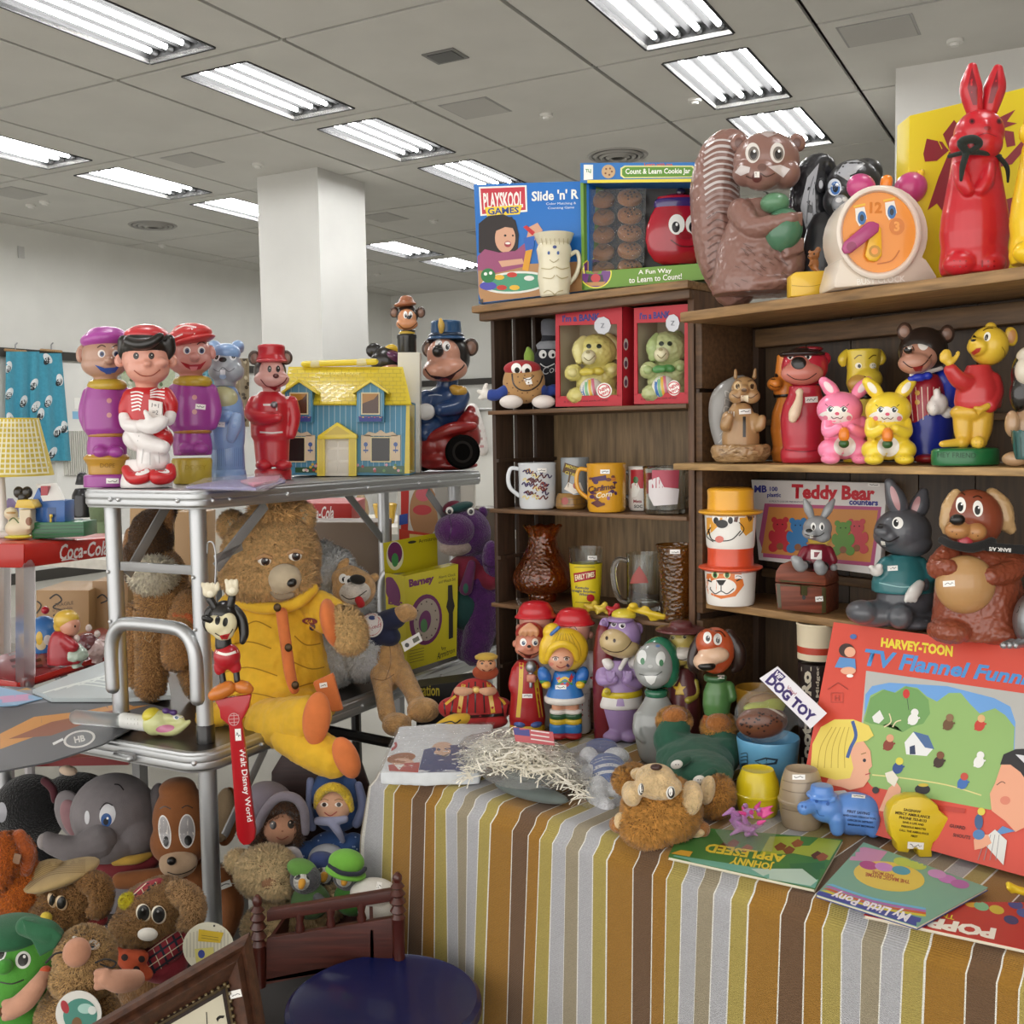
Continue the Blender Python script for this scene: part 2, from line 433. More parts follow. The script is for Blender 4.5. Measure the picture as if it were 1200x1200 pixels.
 #the hall
ca,sa=math.cos(YAW),math.sin(YAW)
ROOMR=Matrix.Rotation(-YAW,3,'Z')
def room(U,V,z=0.0):return Vector((U*ca+V*sa,-U*sa+V*ca,z))
UL,VB,UR,VF=-6.28*K,9.1*K,4.0,-2.5
def rbox(p,u0,u1,v0,v1,z0,z1,mat=None):
 return p.box(room((u0+u1)/2,(v0+v1)/2,(z0+z1)/2),(u1-u0,v1-v0,z1-z0),ROOMR,mat)
WALL,CEIL=M('#d9d8d2','x'),M('#cbc9c3','x')
rbox(plain('floor',M('#a8a59c','x'),kind='structure'),UL-1,UR+1,VF,VB+1,-.1,0)
rbox(plain('wall_left',WALL,kind='structure'),UL-.2,UL,VF,VB,0,CH)
rbox(plain('wall_back',WALL,kind='structure'),UL-.2,UR+1,VB,VB+.2,0,CH)
rbox(plain('wall_right',WALL,kind='structure'),UR+.8,UR+1,VF,VB,0,CH)
DARK=M('#3a3733','v')
t=plain('trim_left',DARK,kind='structure');rbox(t,UL,UL+.05,VF,VB,CAMZ+.78,CAMZ+.86)
t=plain('trim_back',DARK,kind='structure');rbox(t,UL+.3,UR,VB-.05,VB,CAMZ+.70,CAMZ+.78)
rbox(plain('baseboard_left',DARK,kind='structure'),UL,UL+.02,VF,VB,0,.1)
c=plain('ceiling',CEIL,kind='structure');GL=M('#4b4a48','v')
us=[(-.89-.855*i)*K for i in range(-5,8)];vsx=[(3.12+.855*i)*K for i in range(-6,9)]
rbox(c,UL-.2,UR+1,VF,VB+.2,CH+.1,CH+.15,GL)
PAN=M('#b9b7b2','x')
us=sorted(us);us=[UL-.2]+[q for q in us if UL<q<UR+1]+[UR+1]
vsx=[VF]+[q for q in sorted(vsx)if VF<q<VB]+[VB+.2]
LAMPS=[(-3.03,v)for v in(2.71,3.56,4.41,5.26)]+[(-4.69,v)for v in(3.56,4.41,5.26,6.96,7.8)]+[(-1.33,v)for v in(3.56,4.41,5.26,2.71)]+[(-4.69,2.71),(-1.33,1.2),(-3.03,1.2),(.35,1.2),(.35,3.0),(-3.03,6.96)]
LU_,LV_=.165*K,.34*K
def cell_boxes(u0,u1,v0,v1):
 """a ceiling panel, with the openings of the light fittings left out"""
 hs=[(u*K,v*K)for u,v in LAMPS if u0<u*K<u1 and v0<v*K<v1]
 if not hs:return[(u0,u1,v0,v1)]
 hu,hv=hs[0]
 return[(u0,hu-LU_,v0,v1),(hu+LU_,u1,v0,v1),(hu-LU_,hu+LU_,v0,hv-LV_),(hu-LU_,hu+LU_,hv+LV_,v1)]
g=.009*K
for i in range(len(us)-1):
 for j in range(len(vsx)-1):
  for(a,b_,c0,d0)in cell_boxes(us[i]+g,us[i+1]-g,vsx[j]+g,vsx[j+1]-g):
   if b_>a and d0>c0:rbox(c,a,b_,c0,d0,CH,CH+.02)
rbox(plain('pillar',M('#c6c5c0','x'),kind='structure'),-4.06*K,-3.64*K,4.62*K,5.04*K,0,CH)
rbox(plain('column',M('#cfcdc8','x'),kind='structure'),-.71*K,.3*K,4.61*K,5.2*K,0,CH)
GLOW=M('#ffffff','e',st=TUBE)
REFL=M('#464646','n');FIT=M('#808082','n')
for i,(u,v)in enumerate(LAMPS):
 pos=room(u*K,v*K,CH)
 o=bpy.data.objects.new('ceiling_light',None);C.objects.link(o);o.location=pos
 prop(o,'recessed ceiling light with four bare fluorescent tubes','ceiling light','fluorescent ceiling lights')
 def sub(name,mat):
  p=Part(name,mat);p.o.parent=o;p.off=pos;return p
 p=sub('housing',REFL);D=.07
 for(a,b_,c0,d0,z0,z1)in((-LU_,LU_,-LV_,LV_,D,D+.01),(-LU_-.012,-LU_,-LV_,LV_,-.004,D),(LU_,LU_+.012,-LV_,LV_,-.004,D),(-LU_,LU_,-LV_-.012,-LV_,-.004,D),(-LU_,LU_,LV_,LV_+.012,-.004,D)):
  p.box(ROOMR@Vector(((a+b_)/2,(c0+d0)/2,(z0+z1)/2)),(b_-a,d0-c0,z1-z0),ROOMR)
 for k in range(5):
  x=-LU_+LU_*2*k/4
  p.prism([ROOMR@Vector((x-.02,-LV_,D)),ROOMR@Vector((x,-LV_,D-.035)),ROOMR@Vector((x+.02,-LV_,D))],ROOMR@Vector((0,2*LV_,0)))
 for k in range(4):
  x=-LU_+LU_*2*(k+.5)/4
  q=sub('tube',GLOW);q.tube([ROOMR@Vector((x,-LV_+.045,D-.03)),ROOMR@Vector((x,LV_-.045,D-.03))],.0135,8)
  for s_ in(-1,1):sub('lamp_holder',FIT).tube([ROOMR@Vector((x,s_*(LV_-.04),D-.03)),ROOMR@Vector((x,s_*(LV_-.012),D-.03))],.017,10)
def hatch(u0,u1,v0,v1,label):
 p=plain('access_hatch',M('#8d8b87','v'),label,'hatch',group='ceiling hatches')
 m2=M('#b4b2ad','x')
 rbox(p,u0*K,u1*K,v0*K,v1*K,CH-.002,CH+.001);e=.012
 rbox(p,u0*K+e,u1*K-e,v0*K+e,v1*K-e,CH-.005,CH-.001,m2)
for q in((-2.53,-2.29,4.06,4.3),(-4.2,-3.98,4.05,4.29),(-.83,-.57,4.04,4.27),(-5.6,-5.35,4.05,4.29),(-3.62,-3.37,6.6,6.85),(-3.9,-3.65,6.6,6.85),(-4.2,-3.98,5.75,6.0)):
 hatch(*q,'square flush access hatch in the grey panelled ceiling')
def diffuser(u,v,r,label):
 o=bpy.data.objects.new('air_diffuser',None);C.objects.link(o);o.location=room(u*K,v*K,CH);prop(o,label,'vent','round ceiling air vents')
 for k,(ra,rb,z)in enumerate(((1,.86,-.004),(.8,.66,-.012),(.6,.46,-.018),(.4,.2,-.022))):
  p=Part('ring',M('#96938e','v'));p.o.parent=o;p.off=o.location.copy()
  p.lathe((0,0,z),[(0,r*rb),(-.006,r*(ra+rb)/2),(.006,r*ra),(.012,r*rb)],40,closed=False)
 p=Part('throat',M('#4a4845','v'));p.o.parent=o;p.off=o.location.copy();p.lathe((0,0,-.001),[(0,r*.95),(.001,r*.95)],40)
diffuser(-5.53,5.25,.16*K,'round grey air vent near the left wall')
diffuser(-2.18,5.25,.16*K,'round grey air vent above the boxed cookie jar')
o=plain('ceiling_grille',M('#3b3a39','v'),'small dark square air grille in the ceiling','vent');rbox(o,-2.25*K,-2.11*K,3.5*K,3.62*K,CH-.006,CH+.001,M('#6e6c69','v'));rbox(o,-2.235*K,-2.125*K,3.515*K,3.605*K,CH-.009,CH-.004)
def detector(x,y,lab,r=.035):
 p0=onz(x,y,CH);p=plain('smoke_detector',M('#d8d6d0','v'),lab,'detector',group='ceiling detectors')
 p.lathe(p0-Vector((0,0,.03)),[(0,r*.5),(.012,r*.6),(.014,r),(.03,r)],20)
for x,y in((36,240),(52,236),(640,134),(1119,47),(814,116),(190,287),(302,192),(508,258),(442,321)):detector(x,y,'small white round detector on the ceiling',.04)
p=plain('wall_panel',M('#e4e3de','x'),kind='structure');rbox(p,UL,UL+.015,5.0*K,VB,.1,CAMZ+.78)
def on_left(x,y):
 r=ray(x,y);n=Vector((ca,-sa,0));tt=(UL+.03)/(r.dot(n));q=CAM+r*tt
 return q.dot(Vector((sa,ca,0))),q.z
v0,z1=on_left(74,505);v1,z0=on_left(104,556)
p=plain('ribbed_grille',M('#cfcdc4','v'),'white ribbed wall grille beside the hanging blue trousers','grille')
n=16
rbox(p,UL+.015,UL+.03,v0,v1+.9,z0,z1)
for i in range(n*3):
 a=v0+(v1+.9-v0)*(i+.3)/(n*3);rbox(p,UL+.03,UL+.045,a,a+(v1+.9-v0)/(n*3)*.5,z0,z1)
def notice(x0,y0,x1,y1,col,lab):
 v0,z1=on_left(x0,y0);v1,z0=on_left(x1,y1);p=plain('wall_notice',M(col,'k'),lab,'notice');rbox(p,UL+.015,UL+.02,v0,v1,z0,z1)
notice(86,482,98,491,'#8dbfe0','small pale blue notice on the left wall');notice(88,466,97,479,'#f2f0ea','small white notice on the left wall')
notice(22,288,30,303,'#bdbcb8','small grey plate high on the left wall')
#furniture frames: origin, width direction, depth direction
LUf=((-.036,2.09),(.766,-.643),(.643,.766))
RUf=((.314,1.77),(.624,-.78),(.78,.624))
TBf=((-.220,1.712),(.743,-.669),(.669,.743))
MTf=((-.520,1.79),(.475,.88),(-.88,.475))
ZT,ZL,ZM=.71,.73,1.170
def frm(fr):return Matrix(((fr[1][0],fr[2][0],0),(fr[1][1],fr[2][1],0),(0,0,1)))
def fw3(fr,a,d,z):return Vector((fr[0][0]+fr[1][0]*a+fr[2][0]*d,fr[0][1]+fr[1][1]*a+fr[2][1]*d,z))
def fbox(p,fr,a0,a1,d0,d1,z0,z1,mat=None):
 R=frm(fr)
 if R.determinant()<0:R=Matrix(((fr[1][0],-fr[2][0],0),(fr[1][1],-fr[2][1],0),(0,0,1)))
 return p.box(fw3(fr,(a0+a1)/2,(d0+d1)/2,(z0+z1)/2),(abs(a1-a0),abs(d1-d0),abs(z1-z0)),R,mat)
def thing(name,label,cat,loc=(0,0,0),group=None):
 o=bpy.data.objects.new(name,None);C.objects.link(o);o.location=loc;o.empty_display_size=.03
 return prop(o,label,cat,group)
class Sub:
 """parts of a thing given in world coordinates"""
 def __init__(s,o):s.o=o
 def __call__(s,name,mat,parent=None,**k):
  p=Part(name,mat,**k);p.o.parent=parent.o if parent is not None else s.o;p.shift=Vector(s.o.location);return p
def wood(h,grain=(2,30,30),amt=.4):return M(h,'w',grain=grain,amt=amt)
WD,WM,WL,WB=M('#3b2a1e','w',grain=(25,25,2),rz=.698),M('#6b4f36','w',grain=(3,25,25),rz=.698),M('#a98a5e','w',grain=(3,25,25),rz=.698),M('#80694a','w',grain=(25,25,2),rz=.698)
#the narrow unit
o=thing('shelf_unit','narrow dark wooden shelf unit with a slatted side, four shelves of boxes and mugs','shelf',fw3(LUf,.2,.1,ZT));S=Sub(o)
WU,DU=.45,.185
def lbox(p,*a,mat=None):return fbox(p,LUf,*a,mat=mat)
for i,(d0,d1)in enumerate(((.0,.055),(.066,.117),(.128,.185))):
 lbox(S('side_slat',WD,bevel=.001),0,.009,d0,d1,ZT,1.50)
for z in(1.205,1.015,.80):lbox(S('side_cleat',WD),.009,.016,.0,DU,z-.004,z+.003)
lbox(S('side_panel',M('#5d4029','w',grain=(25,25,2),rz=.698),bevel=.001),WU-.012,WU,0,DU,ZT,1.50)
lbox(S('back_panel',WB),.0,WU,DU,DU+.005,ZT,1.50)
LZ=(1.505,1.302,1.111,.925)
for z in LZ[1:]:lbox(S('shelf_board',WM,bevel=.0015),-.006,WU-.012,-.006,DU,z-.008,z)
p=S('top_board',M('#8a6a45','w',grain=(3,25,25),rz=.698),bevel=.003);lbox(p,-.03,WU+.002,-.022,DU+.015,LZ[0]-.014,LZ[0])
p=S('top_moulding',M('#5f4630','w',grain=(3,25,25),rz=.698),bevel=.003);lbox(p,-.018,WU,-.014,.008,LZ[0]-.03,LZ[0]-.014)
lbox(S('bottom_board',WM),0,WU,0,DU,ZT,ZT+.012)
#the crates: upper crate on lower crate
RZ=(1.447,1.203,.972)
CR,CRI=M('#543c26','w',grain=(3,25,25),rz=.896),M('#57422e','w',grain=(25,25,2),rz=.896)
WR,DR=.92,.15
def rb(p,*a,mat=None):return fbox(p,RUf,*a,mat=mat)
def crate(name,label,z0,z1,rails):
 o=thing(name,label,'crate',fw3(RUf,.4,.07,z0));S=Sub(o);m=(z0+z1)/2
 for a in(-.011,WR-.018):
  for k,(q0,q1)in enumerate(((z0+.001,z0+(z1-z0)*.475),(z0+(z1-z0)*.50,z1-.001))):
   rb(S('end_board',CR,bevel=.002),a,a+.014,.0,DR,q0,q1)
 rb(S('corner_post',WD),.004,.016,DR-.02,DR,z0,z1-.02)
 for a0,a1 in((-.018,-.0115),(WR+.0005,WR+.008)):rb(S('gap_backing',WD),a0,a1,.01,DR,m-.016,m+.016)  # dark strip added outside so no light shows between the end boards
 b=0;k=0
 while b<WR-.03:
  w=(.1,.085,.12,.09)[k%4];w=min(w,WR-b)
  rb(S('back_plank',M(('#43321f','#35271a','#493723','#3b2c1d')[k%4],'w',grain=(25,25,2),rz=.896)),b,b+w-.002,DR,DR+.012,z0,z1);b+=w;k+=1  # dark wood, toned down further: the crates' deep inner shade is in the colour
 for q0,q1,d0,d1 in rails:rb(S('rail',M('#60482f','w',grain=(3,25,25),rz=.896),bevel=.002),.018,WR-.018,d0,d1,q0,q1)
 return S
S=crate('wooden_crate','upper brown wooden crate holding the row of animal money banks',RZ[1],RZ[0],((RZ[0]-.052,RZ[0]-.022,.118,DR),(RZ[1]+.06,RZ[1]+.07,.138,DR)))
TOPW=M('#94734b','w',grain=(3,25,25),rz=.896)
p=S('top_board',TOPW,bevel=.002);rb(p,-.004,WR+.01,-.045,DR+.02,RZ[0]-.016,RZ[0])
S2=crate('wooden_crate','lower brown wooden crate on the cloth, with the dog and bunny banks on its shelf',ZT,RZ[1]-.0116,((.972+.03,.972+.045,.135,DR),))
p=S2('shelf_board',TOPW,bevel=.002);rb(p,.004,WR-.02,.006,DR-.002,RZ[2]-.013,RZ[2])
S3=thing('shelf_plank','long pale plank sticking out between the two stacked crates','shelf',fw3(RUf,.4,.05,RZ[1]))
p=Sub(S3)('plank',M('#a9885a','w',grain=(3,25,25),rz=.896),bevel=.002);rb(p,-.03,WR+.02,-.035,DR+.012,RZ[1]-.0115,RZ[1]-.0005)
#table under a striped cloth
o=thing('folding_table','table hidden under the striped cloth','table',fw3(TBf,.5,.3,0));S=Sub(o)
TW,TD=1.5,.62
fbox(S('tabletop',M('#c9c4ba','v'),bevel=.003),TBf,.012,TW-.01,.012,TD,ZT-.035,ZT-.006)
for a in(.06,TW-.08):
 for d in(.06,TD-.06):S('leg',M('#8f9294','m')).tube([fw3(TBf,a,d,0.01),fw3(TBf,a,d,ZT-.036)],.014,10)
def cloth():
 """one sheet: over the top, round the rim, hanging in soft folds on the front and the left end"""
 m=bpy.data.materials.new('striped_cloth');m.use_nodes=True;N=m.node_tree.nodes;L=m.node_tree.links.new;b=N['Principled BSDF']
 at_=N.new('ShaderNodeUVMap');sp=N.new('ShaderNodeSeparateXYZ');L(at_.outputs[0],sp.inputs[0])
 md=N.new('ShaderNodeMath');md.operation='MULTIPLY_ADD';md.inputs[1].default_value=1/.212;md.inputs[2].default_value=STRIPE;L(sp.outputs['X'],md.inputs[0])
 fr=N.new('ShaderNodeMath');fr.operation='FRACT';L(md.outputs[0],fr.inputs[0])
 rp=N.new('ShaderNodeValToRGB');rp.color_ramp.interpolation='CONSTANT';el=rp.color_ramp.elements
 BR,GO,YE,GR,TA,WH='#65492f','#94691c','#a3924a','#aaaaae','#958a72','#dedcd4'
 stops=[(0,BR),(.068,WH),(.078,GO),(.168,WH),(.178,YE),(.278,WH),(.286,GR),(.392,WH),(.398,TA),(.50,WH),(.506,GR),(.612,WH),(.62,YE),(.722,WH),(.732,GO),(.822,GO),(.824,GO),(.922,WH),(.932,BR)]
 while len(el)>1:el.remove(el[-1])
 el[0].position=0;el[0].color=lin(BR)
 for p_,c in stops[1:]:e=el.new(p_);e.color=lin(c)
 L(fr.outputs[0],rp.inputs[0])
 n=N.new('ShaderNodeTexNoise');n.inputs['Scale'].default_value=420;n.inputs['Detail'].default_value=3;L(at_.outputs[0],n.inputs['Vector'])
 mp=N.new('ShaderNodeMapRange');mp.inputs[3].default_value=.75;mp.inputs[4].default_value=1.25;L(n.outputs[0],mp.inputs[0])
 mx=N.new('ShaderNodeVectorMath');mx.operation='SCALE';L(rp.outputs[0],mx.inputs[0]);L(mp.outputs[0],mx.inputs['Scale']);L(mx.outputs[0],b.inputs['Base Color'])
 wv=N.new('ShaderNodeTexWave');wv.inputs['Scale'].default_value=160;wv.bands_direction='Y';L(at_.outputs[0],wv.inputs['Vector'])
 ad=N.new('ShaderNodeMath');L(wv.outputs[1],ad.inputs[0]);L(n.outputs[0],ad.inputs[1])
 bp=N.new('ShaderNodeBump');bp.inputs['Strength'].default_value=.55;bp.inputs['Distance'].default_value=.0012;L(ad.outputs[0],bp.inputs['Height']);L(bp.outputs[0],b.inputs['Normal'])
 b.inputs['Roughness'].default_value=.9;b.inputs['Sheen Weight'].default_value=.2
 me=bpy.data.meshes.new('tablecloth');NA,ND=190,110
 R=.016;hang=.60;flat=TD+.02;arc=R*PI/2;total=flat-R+arc+hang
 V=[];UV=[]
 for j in range(ND+1):
  s_=total*j/ND
  for i in range(NA+1):
   a=-.19+(TW+.1)*i/NA
   if s_<flat-R:d,z,out=flat-s_,ZT,0
   elif s_<flat-R+arc:
    q=(s_-flat+R)/R;d,z,out=R-R*math.sin(q),ZT-R+R*math.cos(q),0
   else:
    h=s_-flat+R-arc;f_=h/hang
    fold=.016*f_*math.sin(a*23+1.1*math.sin(a*7))+.012*f_*math.sin(a*51+2)*(.5+.5*math.sin(a*9))
    d,z=-.012-.032*f_-fold-.001,ZT-R-h
   da,dz=0,0
   if a<0:
    e=-a
    if e<arc:q=e/R;aa,zz=-R*math.sin(q),ZT-R+R*math.cos(q)
    else:aa,zz=-R-.02*(e-arc)+.012*math.sin(d*30)*min(1,(e-arc)*8),ZT-R-(e-arc)
    if z>ZT-.001:p_=fw3(TBf,aa+R,d,zz)
    else:
     h=ZT-z;k_=min(1,h/.12)
     p_=fw3(TBf,-.012-.03*k_-.1*e*(1-k_),d+e*.95*k_,min(z,ZT)-e*(1-k_)*.5)
   else:p_=fw3(TBf,a,d,z)
   V.append(p_);UV.append((a,s_))
 Fc=[(j*(NA+1)+i,j*(NA+1)+i+1,(j+1)*(NA+1)+i+1,(j+1)*(NA+1)+i)for j in range(ND)for i in range(NA)]
 me.from_pydata(V,[],Fc);uv=me.uv_layers.new(name='UVMap')
 for l in me.loops:uv.data[l.index].uv=UV[l.vertex_index]
 me.materials.append(m)
 for pl in me.polygons:pl.use_smooth=True
 o=bpy.data.objects.new('tablecloth',me);C.objects.link(o)
 md_=o.modifiers.new('s','SOLIDIFY');md_.thickness=.0016;md_.offset=1
 prop(o,'striped cloth in gold, brown, yellow and grey draped over the table','tablecloth')
STRIPE=.519
cloth()
#folding metal tables
ALU,ALUD,BLK=M('#c2c4c6','m'),M('#8c8c8c','v'),M('#1c1b1b','v')
def mpt(a,b_,z):return fw3(MTf,a,b_,z)
def rrect(a0,a1,b0,b1,r,n=6):
 out=[]
 for(ca_,cb,st)in((a0+r,b0+r,180),(a1-r,b0+r,270),(a1-r,b1-r,0),(a0+r,b1-r,90)):
  for k in range(n+1):
   an=math.radians(st+90*k/n);out.append((ca_+r*math.cos(an),cb+r*math.sin(an)))
 return out
def tabletop(S,a0,a1,b0,b1,z,th,r,topmat):
 p=S('rim',ALU,bevel=.002)
 ring=rrect(a0,a1,b0,b1,r);prof=[(0,0),(0,-.004),(.003,-.006),(.003,-th*.45),(.0015,-th*.5),(.003,-th*.55),(.003,-th+.006),(0,-th+.003),(0,-th),(-.02,-th),(-.02,-.003),(-.012,0)]
 ca_,cb=(a0+a1)/2,(b0+b1)/2;v=[];f=[];n=len(ring);m=len(prof)
 for i,(a,b_)in enumerate(ring):
  pa,pb=ring[i-1],ring[(i+1)%n];t=Vector((pb[0]-pa[0],pb[1]-pa[1])).normalized();no=Vector((t.y,-t.x))
  for o_,dz in prof:v.append(mpt(a+no.x*o_,b_+no.y*o_,z+dz))
 for i in range(n):
  for j in range(m):f.append((i*m+j,i*m+(j+1)%m,((i+1)%n)*m+(j+1)%m,((i+1)%n)*m+j))
 p.add(v,f)
 q=S('top_panel',topmat);q.prism([mpt(a,b_,z-.0005)for a,b_ in rrect(a0+.0115,a1-.0115,b0+.0115,b1-.0115,max(.004,r-.01))],(0,0,-.008))
 return p
def rivet(S,par,a,b_,z,r=.005,dirn=(-1,0)):
 p=S('rivet',M('#d5d6d8','m'),parent=par);k=mpt(a,b_,z);d=Vector((MTf[1][0]*dirn[0]+MTf[2][0]*dirn[1],MTf[1][1]*dirn[0]+MTf[2][1]*dirn[1],0))
 p.ball(k,r,lo=True)
def leg(S,a,b_,z0,z1,r=.0145,foot=True):
 p=S('leg',ALU);p.tube([mpt(a,b_,z0+.03),mpt(a,b_,z1)],r,18,cap=False)
 if foot:S('foot',BLK,parent=p).lathe(mpt(a,b_,z0),[(0,r*1.1),(.03,r*1.1),(.032,r)],18)
 return p
def bar(S,name,p0,p1,w,t,mat,wdir=(0,0,1)):
 p=S(name,mat,bevel=.001);a,b_=Vector(p0),Vector(p1);x=(b_-a);L_=x.length;x.normalize();n=x.cross(Vector(wdir)).normalized();y=n.cross(x).normalized()
 R=Matrix((x,y,n)).transposed();p.box((a+b_)/2,(L_,w,t),R);return p
UA0,UA1,UB0,UB1=-.022,.93,-.012,.272
o=thing('folding_table','narrow folding aluminium table holding the row of bottle toys, standing on a bigger one','table',mpt(.45,.12,ZL));S=Sub(o)
rim=tabletop(S,UA0,UA1,UB0,UB1,ZM,.032,.03,M('#a5a6a8','m'))
UL_=[]
for a in(.02,.86):
 for b_ in(.031,.238):UL_.append(leg(S,a,b_,ZL,ZM-.032))
 zz=ZL+.20;q=[(.238,zz-.12),(.238,zz-.06),(.232,zz-.028),(.215,zz-.008),(.185,zz),(.085,zz),(.054,zz-.008),(.037,zz-.028),(.031,zz-.06),(.031,zz-.12)]
 p=S('end_brace',ALU);pts=smooth_path([(b,z)for b,z in q],4);p.tube([mpt(a-.016,b,z)for b,z in pts],.0125,14)
bar(S,'strut',mpt(.045,.235,ZM-.16),mpt(.15,.235,ZM-.035),.02,.004,ALUD);bar(S,'strut',mpt(.03,.003,ZM-.135),mpt(.16,.003,ZM-.035),.02,.004,ALUD)
bar(S,'strut',mpt(.028,.003,ZM-.12),mpt(.095,.003,ZM-.105),.014,.004,ALU)
bar(S,'strut',mpt(.70,.235,ZM-.04),mpt(.85,.235,ZM-.17),.02,.004,ALUD);bar(S,'strut',mpt(.70,.003,ZM-.04),mpt(.85,.003,ZM-.17),.02,.004,ALUD)
bar(S,'leg_crossbar',mpt(.02,.03,ZM-.14),mpt(.02,.22,ZM-.14),.016,.008,ALUD)
for a,b_ in((-.026,.19),(-.026,.17),(-.026,.03)):rivet(S,rim,a,b_,ZM-.017,.004)
for a in(.01,.05,.2,.45,.64,.72,.9):rivet(S,rim,a,-.015,ZM-.018,.004)
for b_ in(.031,.238):
 for z in(ZM-.15,ZM-.24,ZL+.11):rivet(S,UL_[0],.004,b_,z,.0035)
o=thing('folding_table','wide folding aluminium table with a black top under the plush bear','table',mpt(.5,.3,0));S=Sub(o)
LA0,LA1,LB0,LB1=-.045,1.12,-.02,.64
rim=tabletop(S,LA0,LA1,LB0,LB1,ZL,.034,.045,M('#2b2725','v'))
for a,b_ in((.02,.03),(1.0,.03),(.02,.58),(1.0,.58)):leg(S,a,b_,0,ZL-.035,.016)
bar(S,'strut',mpt(.02,-.004,ZL-.16),mpt(.13,-.004,ZL-.036),.016,.004,ALUD)
p=S('catch',ALUD,bevel=.002);p.box(mpt(-.052,.15,ZL-.02),(.01,.045,.014),frm(MTf)if frm(MTf).determinant()>0 else Matrix(((MTf[1][0],-MTf[2][0],0),(MTf[1][1],-MTf[2][1],0),(0,0,1))))
S('catch_pin',ALU).tube([mpt(-.056,.168,ZL-.02),mpt(-.06,.13,ZL-.02)],.006,10)
for a in(.1,.4,.7,1.0):rivet(S,rim,a,-.024,ZL-.018,.004)
rivet(S,rim,-.04,.0,ZL-.016,.005)
#things on the crates
def RY(off,px,py=520):return lineY(*RUf,off,px,py)
def LY(off,px,py=520):return lineY(*LUf,off,px,py)
def TY(px,py):return onz(px,py,ZT).y
def bunny_bank(name,x0,col,pale,label,face):
 """small squeeze bunny holding a carrot; x0 = middle, drawn round the yellow one's photo place (1041)"""
 o=x0-1041;S=lambda x:x+o
 f=Fig(name,RY(-.012,x0),x0,540,label,'money bank',RZ[1],'bunny money banks with carrots')
 b=f.part('body',col);b.e(S(1041),505,24,30,22);b.e(S(1025),523,15,13,18,d=-8);b.e(S(1058),523,15,13,18,d=-8)
 b.e(S(1024),534,11,6.5,13,d=-20);b.e(S(1060),534,11,6.5,13,d=-20)
 b.t([(S(1021),490,-6,7),(S(1021),503,-18,7),(S(1034),498,-27,6)]);b.t([(S(1061),490,-6,7),(S(1062),503,-18,7),(S(1049),498,-27,6)])
 h=f.part('head',col);hx=S(1041+face*3);h.e(hx,476,26.5,21,22,d=-3)
 ears=f.part('ears',col)
 for s_,(ex,ey,r_)in((-1,(1026,453,-36)),(1,(1058,452,40))):
  ears.t([(S(ex+6*(-s_)),462,-2,6),(S(ex+s_*2),452,-2,8.5),(S(ex+s_*10),443,-2,6)])
  ears.oval(S(ex+s_*4),450,3.8,8,pale,'ear_lining',rot=38*s_)
 fx=hx-1+face
 h.oval(fx-2,485,20,8.5,'#f4f0ea',None);h.oval(fx-1,478,7,6,'#f4f0ea',None)
 for s_ in(-1,1):
  h.oval(fx+s_*8,476,4.3,3.4,'#fdfdf8','eye');h.oval(fx+s_*8,476,2.6,3,'#26323a','eye');h.oval(fx+s_*8+1,475,.9,.9,'#ffffff','eye')
  h.stroke([(fx+s_*12,475),(fx+s_*8,472),(fx+s_*4,474)],.7,'#2a2420','eyebrow');h.stroke([(fx+s_*11,472),(fx+s_*14,469.5)],.6,'#2a2420','eyebrow')
  h.oval(fx+s_*14,486,3,2.8,'#e58aa0',None)
 h.oval(fx,481,2.6,1.9,'#e0607c','nose');h.stroke([(fx-7,484.5),(fx-4,487),(fx,485.5),(fx+4,487),(fx+7,484.5)],.8,'#5a2d2d','mouth')
 b.oval(S(1041),519,13,12,'#f4f0ea','belly_patch')
 c=f.part('carrot','#e8842a');c.l(S(1040),[(497,3),(502,6),(509,6.5),(514,4)],d=-33)
 g=f.part('carrot_top','#2f5a2c',parent=c);g.e(S(1040),516,6.5,5.5,6,d=-33)
 for s_ in(-1,1):
  for k in(-4,0):b.stroke([(S(1042+s_*18+k),530),(S(1041+s_*18+k),534)],.8,'#8d7a1f' if col!='#ff8fb4' else '#c9487a',None)
bunny_bank('bunny_bank',1041,'#f2d43c','#f6efe0','yellow rubber bunny holding a carrot, right one of the two small bunnies',0)
bunny_bank('bunny_bank',990,'#ff8fb4','#f6dfe4','pink rubber bunny holding a carrot, left one of the two small bunnies',-2)
f=Fig('squirrel_bank',RY(.0,868),868,537,'tan squirrel money bank sitting in a nest with grey tail and coin slot','money bank',RZ[1])
n=f.part('nest','#a5845c',disp=(.004,.006));n.l(868,[(537,28),(530,34),(520,35),(516,31),(520,27),(524,20)],flat=.75);n.e(868,528,30,9,22)
for k in range(40):
 x,y=838+random.random()*60,520+random.random()*15;n.stroke([(x,y),(x+random.uniform(4,8),y+random.uniform(-3,3))],.9,random.choice(('#7b5d3c','#c4a67c','#8b6b45')),None)
tl=f.part('tail','#8d8b88');tl.t([(848,520,12,9),(843,490,16,12),(846,462,16,13),(860,446,14,9),(870,440,14,5)])
for k in range(7):tl.stroke([(842+k*1.5,515-k*9),(850,508-k*9),(858,512-k*9)],1,'#b9b7b2',None)
b=f.part('body','#a98459');b.l(868,[(525,21),(508,22),(490,19),(476,14),(468,9)],flat=.85)
b.t([(853,484,-8,7),(850,496,-16,6.5),(855,484,-21,5)]);b.t([(884,486,-8,7),(890,496,-16,6.5),(893,486,-18,5)])
h=f.part('head','#a98459');h.e(872,452,15,15,14,d=-5);h.e(863,460,9,9,8,d=-12);h.e(881,460,10,9,8,d=-12);h.e(872,452,6,6,8,d=-17)
e=f.part('ears','#9a764d',parent=None);e.t([(862,438,-2,3),(862,429,-2,1.8)]);e.t([(884,438,-2,3),(885,428,-2,1.8)])
